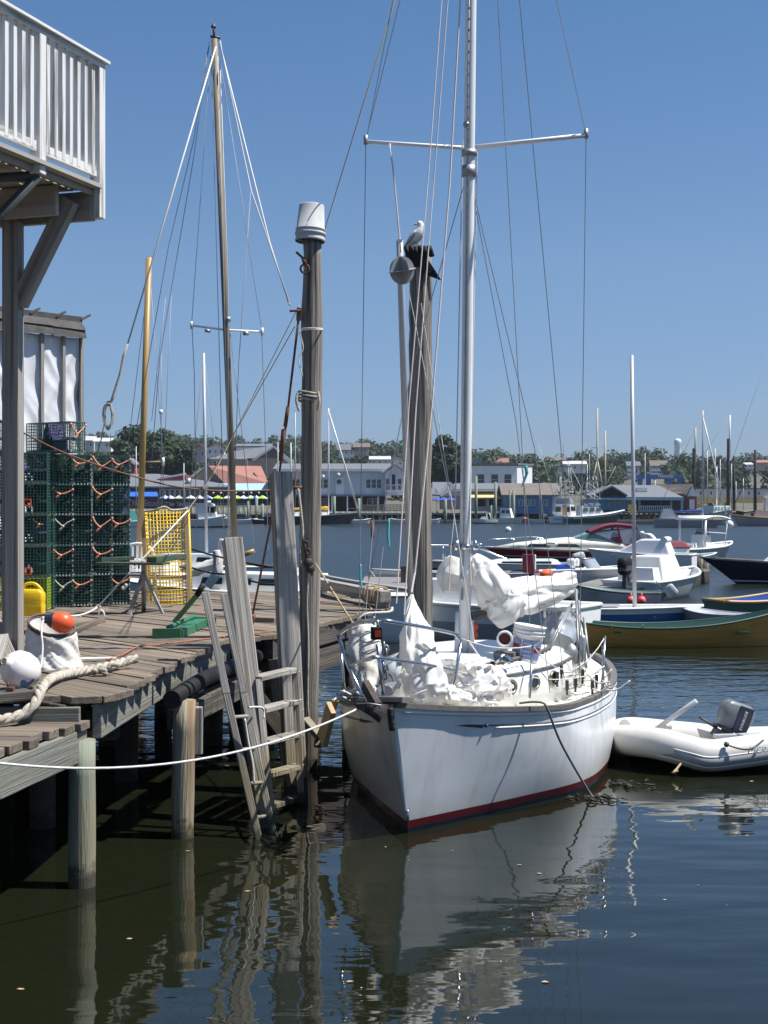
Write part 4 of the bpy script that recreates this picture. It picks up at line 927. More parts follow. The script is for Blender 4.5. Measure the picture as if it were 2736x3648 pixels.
# cabin
cb_p = tab([1.35, 1.6, 1.9, 2.4, 2.96, 3.6, 4.0], [.30, .45, .585, .78, .915, .95, .93])
mb = MB(); cs_ = [1.35 + 2.65 * k / 24 for k in range(25)]
def ring(s, dz0, dz1):
    p = cb_p(s); zd = sh_z(s) - .03; zt = 1.19 if s > 1.5 else 1.12
    return [Yp(s, -p, zd), Yp(s, -p * .95, zt), Yp(s, -p * .80, zt + .075), Yp(s, -p * .4, zt + .115), Yp(s, 0, zt + .13), Yp(s, p * .4, zt + .115), Yp(s, p * .80, zt + .075), Yp(s, p * .95, zt), Yp(s, p, zd)]
mb.loft([ring(s, 0, 0) for s in cs_]); part('cabin_trunk', mb, M['white'], yacht)
mb = MB()
for side in (1, -1): mb.tube([Yp(s, side * (cb_p(s) * .955 + .004), 1.19 if s > 1.5 else 1.12) for s in cs_], .014, 6)
part('cabin_trim', mb, M['teak'], yacht)
for side in (1, -1):
    mb = MB(); pts = [Yp(s, side * cb_p(s) * .74, 1.30) for s in [1.75 + 1.75 * k / 20 for k in range(21)]]; mb.tube(pts, .017, 6)
    for k in range(0, 21, 2): mb.box(pts[k] - Z * .025, (.05, .035, .05))
    part('grab_rail', mb, M['teak'], yacht)
# cockpit coaming and stern bits
mb = MB()
for side in (1, -1): mb.loft([[Yp(s, side * p, z_) for p, z_ in ((w_, .85), (w_ - .02, zt), (w_ - .09, zt), (w_ - .12, .85))] for s, w_, zt in ((4.0, .98, 1.14), (4.8, .95, 1.08), (5.7, .8, 1.06))])
mb.loft([[Yp(s, p, z_) for p, z_ in ((-.8, .86), (-.8, 1.06), (.8, 1.06), (.8, .86))] for s in (5.7, 5.8)])
part('cockpit_coaming', mb, M['cream'], yacht)
def port(s, side=1):
    p = cb_p(s); c = Yp(s, side * (p * .975), 1.075); tg = (Yp(s + .1, side * cb_p(s + .1) * .975, 1.075) - Yp(s - .1, side * cb_p(s - .1) * .975, 1.075)).normalized()
    o_ = tg.cross(Z) * side; 
    b = MB(); b.tube([c + tg * math.cos(q) * .085 + Z * math.sin(q) * .062 + o_ * .008 for q in [k * math.pi / 12 for k in range(24)]], .015, 8, close=True); w_ = part('porthole', b, M['bronze'], yacht)
    b = MB(); b.add([c + tg * math.cos(q) * .082 + Z * math.sin(q) * .058 + o_ * .009 for q in [k * math.pi / 12 for k in range(24)]], [tuple(range(24))]); part('pane', b, M['glass'], w_)
for s_ in (1.98, 2.38, 2.80): port(s_)
mb = MB(); mb.loft([[P(x, y, d) for x, y, d in ((1545, yy, 12.9), (1715, yy, 13.2), (1705, yy - 14, 13.9), (1560, yy - 16, 13.6))] for yy in (2362, 2340)]); part('fore_hatch', mb, M['white'], yacht, bevel=.01)
mb = MB(); q0 = P(1800, 2345, 13.75); mb.box(q0, (.20, .18, .13), rz=-TH_); part('cowl_box', mb, M['teak'], yacht, bevel=.006)
mb = MB(); vc = P(1797, 2290, 13.7); mv = Matrix.Rotation(R(72), 3, 'X') @ Matrix.Rotation(R(0), 3, 'Z')
mb.tube([vc + V(0, .10, -.15), vc + V(0, .10, -.02), vc + V(0, .06, .03), vc + V(0, -.02, .04), vc + V(0, -.05, .045)], [.045, .045, .055, .066, .070], 20, cap=False); part('vent_cowl', mb, M['white'], yacht)
mb = MB(); mb.tube([vc + V(math.cos(q) * .068, -.045, .043 + math.sin(q) * .068) for q in [k * math.pi / 12 for k in range(24)]], .012, 8, close=True); part('cowl_rim', mb, M['white'], yacht)
mb = MB(); dc = vc + V(0, -.035, .043); mb.lathe([(.062, 0), (.045, -.025), (.0005, -.035)], 20, dc, Matrix.Rotation(R(-90), 3, 'X') @ Matrix.Diagonal((1, 1, -1))); mb.lathe([(.063, .0), (.0005, .003)], 20, dc, Matrix.Rotation(R(90), 3, 'X')); part('cowl_mouth', mb, M['darkred'], yacht)
mb = MB(); mb.tube([P(1758, 2358, 13.3), P(1770, 2348, 13.2), P(1790, 2344, 13.2), P(1812, 2350, 13.3), P(1822, 2360, 13.3)], .035, 10); part('chrome_vent', mb, M['chrome'], yacht)
# mast and spreaders
m0, m1 = P(1653, 2332, 13.95), P(1687, -900, 13.6)
mb = MB(); mb.tube([m0.lerp(m1, k / 10) for k in range(11)], .053, 20); part('mast', mb, M['mastwhite'], yacht)
mb = MB(); mb.tube([m0.lerp(m1, .10) + V(-.02, -.050, 0), m1 + V(-.02, -.050, 0)], .007, 5)
for k in range(70): mb.box(m0.lerp(m1, .14 + k * .012) + V(-.02, -.056, 0), (.014, .008, .016))
part('sail_track', mb, M['galv'], yacht)
def ml(y): return m0.lerp(m1, (2332 - y) / 3232.)
mb = MB(); mb.tube([P(1303, 505, 14.25), P(1655, 527, 13.95)], .020, 10); mb.tube([P(1665, 527, 13.95), P(2088, 482, 13.55)], .022, 10); part('spreader', mb, M['mastwhite'], yacht)
mb = MB()
for c in (P(1303, 500, 14.25), P(2088, 478, 13.55)): mb = MB(); mb.tube([c - Z * .04, c + Z * .05], .022, 8); part('spreader_tip', mb, M['galv'], yacht)
mb = MB(); mb.tube([ml(535), ml(515)], .075, 14); mb.ball(ml(427) + V(-.03, -.03, 0), .035, 10, 6); mb.tube([ml(610), ml(570)], .068, 14); part('spreader_fitting', mb, M['galv'], yacht)
mb = MB(); mb.tube([ml(1948), ml(1930)], .062, 14); part('mast_band', mb, M['chrome'], yacht)
for sx in (-1, 1):
    mb = MB(); mb.tube([ml(1940) + V(sx * .09, -.05, -.03), ml(1940) + V(sx * .09, -.05, .06)], .032, 12); mb.tube([ml(1938) + V(sx * .14, -.03, 0), ml(1938) + V(sx * .14, -.03, .03)], .022, 10); part('winch', mb, M['chrome'], yacht)
mb = MB(); mb.tube([ml(2040) + V(-.03, -.06, 0), ml(2060) + V(-.03, -.07, 0)], .016, 8); mb.bar(ml(2090) + V(-.03, -.065, 0), ml(2130) + V(-.03, -.065, 0), .02, .02); part('mast_cleat', mb, M['chrome'], yacht)
for sx in (-1, 1):
    mb = MB(); mb.tube([P(1653 + sx * 28, 2350, 13.9), P(1655 + sx * 26, 2180 if sx < 0 else 2210, 13.9)], .02, 8); part('mast_support', mb, M['mastwhite'], yacht)
# standing and running rigging of the yacht
sx_l, sx_r = P(1303, 500, 14.25), P(2088, 480, 13.55)
def rig(name, segs, m, r, lab=None):
    b = MB()
    for s in segs: b.tube(s, r, 5, smooth=False)
    part(name, b, m, yacht, label=lab)
rig('shroud', [[P(1440, -60, 14.1), sx_l], [sx_l, P(1278, 2330, 13.7)], [P(1412, -60, 14.1), P(1310, 470, 14.2)]], M['wire'], .0042)
rig('shroud', [[P(1970, -60, 13.7), sx_r], [sx_r, P(2064, 2430, 14.1)]], M['wire'], .0042)
rig('shroud', [[P(1770, -60, 13.9), P(1860, 1600, 14.2), P(1888, 2250, 14.3)], [P(1845, -60, 13.9), P(1996, 1570, 14.8), P(2040, 2080, 15.2)]], M['wire'], .0042)
rig('shroud', [[ml(600), P(1905, 1600, 14.1), P(2010, 2420, 14.0)], [ml(600), P(1838, 1500, 14.0), P(1960, 2470, 13.6)], [ml(600) + V(-.02, 0, 0), P(1470, 1300, 14), P(1262, 2320, 13.9)]], M['wire'], .0042)
rig('halyard', [[P(1578, -60, 13.6), P(1524, 650, 13.3), P(1456, 1450, 12.9), P(1412, 2150, 12.5)]], M['pinkrope'], .0060)
rig('halyard', [[P(1600, -60, 13.6), P(1545, 650, 13.4), P(1482, 1450, 13.0), P(1440, 2190, 12.5)]], M['pinkrope'], .0060)
rig('halyard', [[P(1643, -60, 13.7), P(1602, 650, 13.5), P(1538, 1450, 13.2), P(1478, 2040, 12.9), P(1466, 2110, 12.8)]], M['pinkrope'], .0085)
rig('halyard', [[P(1700, 540, 13.85), P(1672, 1900, 13.85), P(1678, 2100, 13.8), P(1668, 2280, 13.7), P(1716, 2350, 13.4)], [P(1648, 500, 13.85), P(1622, 1800, 13.85), P(1606, 1950, 13.8), P(1600, 2100, 13.8)]], M['pinkrope'], .0060)
rig('lower_halyard', [[P(1330, 870 + 1000, 13), P(1290, 2330, 12.5)], [P(1365, 1950, 13), P(1322, 2330, 12.6)]], M['wire'], .004)
rig('topping_line', [[P(1500, 1080, 14.0), P(1560, 1480, 14), P(1690, 2290, 13.5)], [P(1455, 1030, 14), P(1620, 1850, 13.8)]], M['rope'], .0045)
# pulpit
def tubes(name, segs, m, r, lab=None, n=10):
    b = MB()
    for s in segs: b.tube(s, r, n)
    return part(name, b, m, yacht, label=lab)
tp = [P(1203, 2262, 12.5), P(1268, 2220, 12.0), P(1345, 2209, 11.55), P(1440, 2222, 11.65), P(1606, 2254, 12.35), P(1632, 2268, 12.45), P(1642, 2290, 12.45)]
b_ = MB(); b_.tube(curve(tp, 6), .0165, 10); b_.tube([P(1642, 2290, 12.45), P(1625, 2385, 12.4), P(1598, 2500, 12.3)], .0165, 10); b_.tube([P(1203, 2262, 12.5), P(1240, 2372, 12.0), P(1292, 2480, 11.65)], .0165, 10); b_.tube([P(1345, 2295, 11.5), P(1355, 2390, 11.5), P(1370, 2475, 11.52)], .0165, 10)
b_.tube(curve([P(1243, 2375, 12.0), P(1315, 2345, 11.6), P(1353, 2343, 11.5), P(1520, 2368, 12.0), P(1626, 2391, 12.4)], 5), .0145, 10); b_.tube([P(1346, 2210, 11.5), P(1346, 2240, 11.5)], .012, 8)
part('pulpit', b_, M['chrome'], yacht)
tubes('stanchion', [[P(1213, 2280, 12.6), P(1228, 2480, 12.4)]], M['chrome'], .013)
tubes('stanchion', [[P(1898, 2296, 13.6), P(1886, 2490, 13.2)]], M['chrome'], .013)
tubes('stanchion', [[P(2156, 2266, 14.6), P(2141, 2482, 14.4)], [P(2148, 2300, 14.7), P(2150, 2470, 14.6)]], M['chrome'], .012)
tubes('lifeline', [sag(P(1642, 2275, 12.45), P(1898, 2300, 13.6), .05), sag(P(1898, 2300, 13.6), P(2155, 2270, 14.6), .28), sag(P(1626, 2391, 12.4), P(1892, 2412, 13.4), .03), sag(P(1892, 2412, 13.4), P(2146, 2390, 14.6), .05)], M['rope'], .0055, n=6)
mb = MB(); q = P(1341, 2256, 11.45); mb.box(q, (.085, .07, .10), rz=.2); lt = part('bow_light', mb, M['black'], yacht, bevel=.006)
mb = MB(); mb.box(q + V(.012, -.036, .0), (.05, .012, .055), rz=.2); part('lens', mb, M['amber'], lt)
# anchor platform, anchor and chain
mb = MB(); mb.bar(P(1390, 2492, 11.35), P(1432, 2492, 11.9), .20, .045); mb.bar(P(1275, 2492, 11.6), P(1300, 2490, 12.2), .12, .04); part('bow_platform', mb, M['teak'], yacht, bevel=.006)
mb = MB(); ac = P(1330, 2520, 11.3)
mb.loft([[P(1262, 2506, 11.35), P(1300, 2500, 11.25), P(1345, 2506, 11.2), P(1383, 2510, 11.3)], [P(1268, 2520, 11.33), P(1302, 2535, 11.18), P(1348, 2540, 11.15), P(1380, 2530, 11.3)], [P(1320, 2552, 11.25), P(1335, 2560, 11.18), P(1352, 2566, 11.16), P(1362, 2556, 11.26)], [P(1347, 2574, 11.22), P(1349, 2575, 11.2), P(1351, 2575, 11.2), P(1353, 2573, 11.22)]], closed=False, caps=False)
mb.loft([[P(1262, 2506, 11.37), P(1383, 2510, 11.34)], [P(1268, 2520, 11.35), P(1380, 2530, 11.33)], [P(1320, 2552, 11.3), P(1362, 2556, 11.3)], [P(1347, 2574, 11.24), P(1353, 2573, 11.24)]], closed=False, caps=False)
mb.tube(curve([P(1390, 2520, 11.35), P(1393, 2560, 11.36), P(1398, 2600, 11.38)], 4), .028, 8); mb.bar(P(1300, 2440, 11.5), P(1345, 2520, 11.25), .05, .09); part('anchor', mb, M['iron'], yacht)
mb = MB(); mb.tube(curve([P(1270, 2508, 11.33), P(1310, 2506, 11.2), P(1360, 2513, 11.2)], 5), .006, 6); part('anchor_edge', mb, M['galv'], yacht)
mb = MB(); mb.prism([P(1335, 2440, 11.6), P(1395, 2430, 11.7), P(1400, 2450, 11.75), P(1355, 2478, 11.6)], (0, 0, 0), (.05, .02, 0)); mb.tube([P(1380, 2460, 11.6), P(1390, 2460, 11.9)], .04, 12); part('anchor_roller', mb, M['galv'], yacht)
mb = MB()
for i in range(13): 
    c = P(1368 + 9 * math.sin(i), 2300 + i * 12, 11.75); mb.tube([c + (V(math.cos(q_) * .018, 0, math.sin(q_) * .030) if i % 2 else V(0, math.cos(q_) * .018, math.sin(q_) * .030)) for q_ in [k * math.pi / 5 for k in range(10)]], .009, 6, close=True)
part('anchor_chain', mb, M['galv'], yacht)
mb = MB()   # furled line tangle on the port bow
rd = random.Random(3)
for k in range(16):
    c = P(1215 + rd.random() * 75, 2470 + rd.random() * 25, 12.0 + rd.random() * .3); q0 = rd.random() * 3
    mb.tube([c + V(math.cos(q_ + q0) * rd.uniform(.03, .07), math.sin(q_ + q0) * .05, .02 * math.sin(2 * q_) + .012 * (k % 3)) for q_ in [i * math.pi / 5 for i in range(10)]], .009, 6, close=True)
part('line_tangle', mb, M['rope'], yacht)
# sails
def rid(v, o=0.0): return abs(noise.noise(v + Vector((o, o * 1.7, 0))))
def crumple_tube(pts, rs, seed, n=40, amp=.35, flat=1.0, fr=3.2, facet=0):
    c = curve(pts, facet or 10); rdf = random.Random(seed); m = len(c); rr = np.interp(np.linspace(0, len(rs) - 1, m), range(len(rs)), rs); b = MB(); vs = []; prev = None
    for i, p in enumerate(c):
        d = (c[min(i + 1, m - 1)] - c[max(i - 1, 0)]).normalized()
        a = frame(d)[1] if prev is None else (prev - d * prev.dot(d)).normalized(); u_ = a.cross(d); prev = a; rg = []
        for k in range(n):
            q = 2 * math.pi * k / n; e = a * math.cos(q) + u_ * math.sin(q) * flat; x = p * fr + e * 1.4 * fr * .3 + Vector((seed, 0, seed))
            y_ = Vector((math.cos(q + i * .03) * 1.25, math.sin(q + i * .03) * 1.25, i * .055 * fr / 2.2)) + Vector((seed * 1.7, seed, 0))
            k_ = rr[i] * (1 + amp * (.35 - 1.15 * rid(y_ * 1.15)) + amp * .55 * (1.2 * rid(y_ * 1.9 + Vector((0, 0, i * .04)), 3) - .25) + amp * (.28 + .5 * noise.noise(y_ * .9 + Vector((3, 0, 0)))) * (abs(((q * 7 / 6.2832 + .9 * noise.noise(Vector((i * .07, seed, 0))) + i * .03) % 1) * 2 - 1) - .5) + amp * .12 * noise.noise(y_ * 3.5) + amp * .8 * noise.noise(y_ * .6))
            if facet: k_ = rr[i] * (1 + amp * (rdf.uniform(-.5, .42) + .5 * noise.noise(y_ * .8)))
            rg.append(p + e * k_ + (d * rdf.uniform(-.035, .035) if facet else d * 0))
        vs.append(rg)
    b.loft(vs, smooth=not facet); return b
mb = crumple_tube([P(1468, 2118, 12.75), P(1468, 2165, 12.7), P(1480, 2260, 12.5), P(1500, 2370, 12.3), P(1530, 2470, 12.2), P(1545, 2508, 12.15)], [.010, .045, .11, .14, .19, .12], 2, 90, .6, fr=2.2)
jb = part('furled_jib', mb, M['sail'], yacht, label='white jib gathered at the foot of the forestay')
mb = crumple_tube([P(1290, 2235, 12.3), P(1300, 2300, 12.25), P(1305, 2400, 12.15), P(1318, 2470, 12.0)], [.10, .14, .12, .06], 5, 44, .35); part('sail_bag', mb, M['canvas'], yacht)
mb = MB()
for yy in (2250, 2290, 2315): mb.tube(curve([P(1355, yy - 8, 11.95), P(1300, yy + 10, 11.98), P(1285, yy + 28, 12.0), P(1310, yy + 38, 11.95), P(1350, yy + 20, 11.9)], 5), .010, 6)
mb.tube(curve([P(1262, 2230, 12.1), P(1300, 2188, 12.1), P(1385, 2180, 12.2), P(1398, 2165, 12.3)], 5), .010, 6); part('coiled_sheet', mb, M['rope'], yacht)
mb = crumple_tube([P(1560, 2440, 12.6), P(1620, 2435, 12.7), P(1690, 2430, 12.85), P(1750, 2440, 13.0), P(1800, 2462, 13.1)], [.13, .21, .24, .21, .09], 11, 24, .30, .75, fr=3.0, facet=5); part('sail_heap', mb, M['sail'], yacht)
mb = crumple_tube([P(1520, 2490, 12.2), P(1570, 2470, 12.3), P(1640, 2490, 12.5), P(1700, 2495, 12.7), P(1760, 2508, 12.75)], [.05, .12, .12, .10, .05], 19, 18, .32, .8, fr=3.5, facet=5); part('sail_heap', mb, M['sail'], yacht)
mb = MB(); mb.grid(lambda i, j: P(1440 + i * 70 + j * 12, 2480 - j * 40 * i + 14 * i, 11.9 + .06 * noise.noise(V(i * 4, j * 3, 1))), 8, 6); part('sail_corner', mb, M['sail'], yacht)
rd = random.Random(17)
for (x, y, d, w_) in ((1560, 2420, 12.45, .22), (1600, 2395, 12.6, .26), (1650, 2410, 12.6, .24), (1700, 2405, 12.8, .25), (1745, 2425, 12.85, .20), (1630, 2470, 12.45, .22), (1690, 2480, 12.6, .22), (1470, 2420, 12.2, .22), (1520, 2330, 12.3, .2), (1785, 2455, 12.9, .15)):
    c = P(x, y, d); a_ = V(rd.uniform(.5, 1), rd.uniform(-.4, .4), rd.uniform(-.5, .3)).normalized(); b2 = V(rd.uniform(-.4, .4), -rd.uniform(.4, .9), rd.uniform(.1, .9)).normalized(); s0_ = rd.random() * 9
    mb = MB(); mb.grid(lambda i, j: c + a_ * ((i - .5) * w_ * (1.3 - j)) + b2 * ((j - .3) * w_ * .8) + V(0, -.06, .05) * math.sin(j * 3 + i) + V(.02, -.05, .04) * noise.noise(V(i * 3, j * 2.5, s0_)) * 1.6, 14, 10); part('sail_fold', mb, M['sail'], yacht)
mb = MB(); c = P(1740, 2520, 12.75); mb.grid(lambda i, j: P(1718 + 36 * i + 6 * j, 2482 + 40 * j * (1 - .3 * abs(i - .5)), 12.72 - .05 * j + .05 * noise.noise(V(i * 5, j * 4, 7))), 10, 8); part('sail_corner', mb, M['sail'], yacht)
# mainsail hanging in folds on the boom
mb = crumple_tube([P(1680, 1985, 14.0), P(1715, 2030, 14.0), P(1758, 2080, 13.95), P(1785, 2135, 13.95), P(1788, 2180, 13.9), P(1755, 2215, 13.9)], [.07, .16, .22, .23, .17, .08], 23, 64, .42, .85, fr=2.0); part('mainsail', mb, M['sail'], yacht, label='heavy folds of the dropped mainsail beside the mast')
mb = crumple_tube([P(1625, 1985, 14.15), P(1607, 2050, 14.15), P(1605, 2110, 14.1)], [.06, .14, .06], 31, 40, .35); part('mainsail', mb, M['sail'], yacht)
mb = crumple_tube([P(1790, 2150, 14.2), P(1850, 2118, 14.8), P(1930, 2105, 15.5), P(2000, 2085, 16.0), P(2035, 2078, 16.3)], [.18, .155, .15, .14, .07], 37, 70, .5, .9, fr=2.2); part('mainsail', mb, M['sail'], yacht, label='dropped mainsail lashed along the boom')
mb = crumple_tube([P(1840, 2150, 14.6), P(1900, 2155, 15.2), P(1970, 2130, 15.7)], [.11, .11, .05], 41, 15, .3, .9, facet=4); part('mainsail', mb, M['sail'], yacht)
mb = MB(); mb.tube([P(1670, 2200, 14.0), P(2050, 2110, 16.4)], .045, 12); part('boom', mb, M['teak'], yacht)
for (x, y, d, r_) in ((1838, 2130, 14.6, .23), (1905, 2112, 15.3, .21), (1965, 2098, 15.8, .21)):
    mb = MB(); c = P(x, y, d); mb.tube([c + V(.05 * math.cos(q), r_ * .75 * math.cos(q) * .4, r_ * .75 * math.sin(q)) for q in [k * math.pi / 10 for k in range(20)]], .008, 6, close=True); part('sail_tie', mb, M['greentrim'], yacht)
# stern clutter
mb = MB(); mb.grid(lambda i, j: P(1945 + 100 * i, 2168 + 36 * j, 16.2 + .06 * math.sin(i * 6) + .05 * j), 10, 5); mb.loft([[P(1945 + a * 108, 2166 + b * 38, 16.25) + V(0, .25 * c_, 0) for a, b in ((0, 0), (1, 0), (1, 1), (0, 1))] for c_ in (0, 1)]); wc_ = part('weather_cloth', mb, M['white'], yacht)
text('cloth_lettering', 'HLPYSK', .10, P(2000, 2190, 16.1), (R(90), 0, R(0)), M['dgrey'], wc_)
mb = crumple_tube([P(1990, 2205, 16.2), P(1996, 2250, 16.1), P(1998, 2300, 15.9)], [.15, .17, .14], 47, 40, .3); part('stern_bag', mb, M['clearvinyl'], yacht)
mb = MB()
for a, b_ in (((2052, 2100, 15.6), (2064, 2400, 14.9)), ((2060, 2140, 15.4), (2088, 2380, 14.8)), ((2040, 2150, 15.6), (1960, 2310, 14.8)), ((2030, 2160, 15.5), (1955, 2300, 14.9)), ((2062, 2190, 15.2), (2072, 2360, 14.9)), ((2080, 2200, 15.2), (2098, 2350, 14.9))):
    mb.tube([P(*a), P(*b_)], .015, 8)
part('boat_hooks', mb, M['galv'], yacht)
mb = MB()
for (x, y, r_, l) in ((2075, 2310, .04, .22), (2035, 2335, .08, .10)):
    mb = MB(); c = P(x, y, 15.0); mb.lathe([(.001, -l / 2 - r_), (r_ * .7, -l / 2 - r_ * .6), (r_, -l / 2), (r_, l / 2), (r_ * .7, l / 2 + r_ * .6), (.001, l / 2 + r_)], 14, c); part('fender', mb, M['galv'], yacht)
mb = MB(); rd = random.Random(5)
for k in range(26):
    c = P(1990 + rd.random() * 160, 2390 + rd.random() * 75, 14.2 + rd.random() * .5); e = c + V(rd.uniform(-.3, .3), rd.uniform(-.1, .1), rd.uniform(-.15, .2))
    mb.tube(curve([c, c.lerp(e, .5) - Z * .05, e], 4), .008, 5)
part('deck_lines', mb, M['rope'], yacht)
mb = MB()
for (x, y, d) in ((1985, 2410, 14.0), (2020, 2440, 14.0), (2050, 2430, 14.2), (2110, 2440, 14.3), (2125, 2420, 14.4), (2000, 2385, 14.1), (2075, 2400, 14.3)):
    mb = MB(); c = P(x, y, d); mb.box(c, (.03, .05, .09)); mb.tube([c, c - Z * .10], .012, 6); part('deck_block', mb, M['dgrey'], yacht)
mb = MB(); mb.tube(curve([P(1850, 2505, 12.75), P(1900, 2500, 12.75), P(1935, 2505, 12.75), P(1952, 2530, 12.75), P(2000, 2650, 13.0), P(2085, 2800, 13.45), P(2112, 2840, 13.5)], 6), .011, 6); mb.tube(curve([P(2112, 2838, 13.5), P(2250, 2790, 14.6), P(2400, 2750, 14.8), P(2426, 2722, 14.6)], 6), .007, 6)
solo('hanging_line', 'dark line hanging over the yacht side into the water towards the dinghy', 'rope', mb, mat('grey_line', (.17, .16, .14), .8, .2, 40))
mb = MB(); mb.tube(sag(P(-60, 2712, 8.8), P(1275, 2525, 11.3), .20, 24), .0085, 7)
solo('mooring_line', 'long white mooring line crossing low in front of the pier piles', 'rope', mb, M['rope'])
mb = MB(); mb.tube([P(1125, 2010, 14.8), P(1258, 2222, 12.6)], .010, 6); solo('bow_line', 'taut tan line from the bucket pile to the yacht bow', 'rope', mb, M['tanrope'])
mb = MB(); q = [P(1180, 2490, 12.9), P(1190, 2500, 12.9), P(1140, 2630, 13.2), P(1126, 2620, 13.2)]; mb.prism(q, (0, 0, 0), (.05, .06, 0)); mb.bar(P(1180, 2520, 12.8), P(1150, 2640, 13.0), .05, .16)
solo('fender_board', 'worn wooden fender board hanging between the pier and the yacht', 'fender board', mb, M['tanwood'], bevel=.006)
# white bucket with printed label on the cabin top
wbk = thing('white_bucket', 'white plastic bucket with a blue and red printed label on the yacht cabin top', 'bucket', P(1872, 2352, 13.9)); bc_ = P(1868, 2354, 13.9); tm = Matrix.Rotation(R(9), 3, 'Y')
mb = MB(); mb.lathe([(.0005, .0), (.125, 0), (.13, .01), (.148, .25), (.156, .252), (.157, .265), (.150, .268), (.151, .285), (.158, .287), (.158, .30), (.151, .302), (.155, .335), (.163, .337), (.163, .352), (.150, .352), (.146, .30)], 32, bc_, tm); part('shell', mb, M['whitebucket'], wbk)
def lab(a0, a1, z0, z1, o=.0015):
    b = MB(); b.grid(lambda i, j: bc_ + tm @ V((.131 + .018 * (z0 + (z1 - z0) * j) / .25 + o) * math.cos(a0 + (a1 - a0) * i), (.131 + .018 * (z0 + (z1 - z0) * j) / .25 + o) * math.sin(a0 + (a1 - a0) * i), z0 + (z1 - z0) * j), 12, 2); return b
lb = part('label', lab(R(-165), R(-25), .03, .215), mat('label_blue', (.25, .30, .55), .5, .05), wbk)
for (a0, a1, z0, z1, m_) in ((-160, -125, .13, .165, 'amber'), (-70, -30, .10, .15, 'amber'), (-118, -114, .03, .215, 'white'), (-112, -40, .175, .182, 'white'), (-112, -75, .14, .148, 'white'), (-112, -75, .10, .106, 'white'), (-112, -75, .06, .066, 'white'), (-160, -120, .08, .086, 'white')):
    part('label_bar', lab(R(a0), R(a1), z0, z1, .0025), M[m_], lb)
mb = MB(); mb.tube(curve([bc_ + tm @ V(.155 * math.cos(q), .155 * math.sin(q), .27 - .12 * math.sin(-q) ** 2) for q in [R(-20 - 14 * k) for k in range(11)]], 3), .003, 5); part('handle', mb, M['galv'], wbk)
mb = MB()
for y in (2232, 2262): mb.ball(P(1683, y, 14.3), .055, 8, 6, (1, .5, 1))
solo('life_vest', 'orange life vest behind the mast foot', 'life vest', mb, M['orangevest'])
# radar reflector and its pole
rr_ = thing('radar_reflector', 'round grey radar reflector of crossed plates hanging below the spreader', 'radar reflector', P(1432, 963, 14.1)); c = P(1432, 963, 14.1); Q = Matrix.Rotation(R(8), 3, 'X') @ Matrix.Rotation(R(28), 3, 'Z') @ Matrix.Rotation(R(-10), 3, 'Y')
for ax_ in ((0, 0, 1), (1, 0, 0), (0, 1, 0)):
    mb = MB(); mm = Q @ Vector(ax_).to_track_quat('Z', 'Y').to_matrix(); mb.lathe([(.0005, -.003), (.138, -.003), (.138, .003), (.0005, .003)], 40, c, mm, smooth=False); part('plate', mb, M['galv'] if False else mat('grey_plate', (.36, .36, .36), .6, .05), rr_)
mb = MB(); mb.tube([P(1388, 512, 14.15), P(1400, 600, 14.15), P(1424, 850, 14.1), P(1428, 900, 14.1)], .0075, 6); mb.box(P(1424, 858, 14.1), (.05, .03, .03)); part('hanging_line', mb, M['pinkrope'], rr_)
mb = MB(); mb.tube([G(1466, 2195, DZ), P(1428, 1010, 17.6), P(1424, 855, 17.5)], .042, 12); solo('metal_pole', 'slim silver pole standing just left of the gull pile', 'pole', mb, M['alu'])
mb = MB(); mb.tube(curve([P(1386, 1848, 13.2), P(1382, 1900, 13.2), P(1388, 1960, 13.2)], 4), [.006, .012, .014] + [.014] * 2 + [.012] * 2 + [.004] * 2, 6); solo('ribbon', 'teal ribbon tied on a thin line left of the gull pile', 'ribbon', mb, M['tealribbon'])
mb = MB(); mb.tube(curve([P(1284, 2010, 13.2), P(1284, 2060, 13.2), P(1290, 2100, 13.2)], 4), .010, 6); solo('ribbon', 'teal ribbon low on a thin line above the kerb timber', 'ribbon', mb, M['tealribbon'])
mb = MB(); mb.tube(curve([P(1872, 1660, 14.2), P(1876, 1685, 14.2), P(1868, 1710, 14.2), P(1858, 1735, 14.2)], 4), [.02] * 5 + [.014] * 5 + [.006] * 3, 6); solo('ribbon', 'teal ribbon tied on a shroud before the pale flat building', 'ribbon', mb, M['tealribbon'])
# rusty rod stay and the brown cable
mb = MB(); mb.tube([P(1063, 1140, 14.9), P(1022, 1490, 15.3), P(985, 1760, 15.8), P(893, 2225, 16.6)], .013, 8); mb.tube([P(1026, 1450, 15.25), P(1016, 1520, 15.3)], .022, 8); mb.tube([P(1010, 1530, 15.35), P(1000, 1640, 15.5)], .024, 8); mb.tube([P(903, 2190, 16.5), P(890, 2240, 16.6)], .03, 8)
solo('rod_stay', 'rusty rod stay with turnbuckles slanting from the bucket pile to the deck', 'stay', mb, M['rust'])
mb = MB(); mb.tube(curve([P(-20, 1485, 12.9), P(70, 1535, 12.95), P(240, 1618, 13.2), P(460, 1692, 13.6), P(640, 1735, 14.1), P(840, 1750, 14.6), P(1062, 1740, 15)], 6), .0085, 6); solo('brown_cable', 'thin brown cable sagging from the balcony post to the bucket pile', 'cable', mb, M['brownrope'])
mb = MB(); mb.tube([P(1426, -60, 14.0), P(1165, 790, 15.3), P(1060, 1160, 15.6)], .006, 5); solo('tan_stay', 'tan stay slanting from high rigging down behind the upturned bucket', 'stay', mb, M['tanrope'])
mb = MB(); mb.tube([P(1052, 1160, 15.3), P(820, 1570, 17.5), P(600, 1955, 20)], .006, 5); solo('tan_stay', 'tan stay crossing the wooden mast from the bucket pile', 'stay', mb, M['tanrope'])
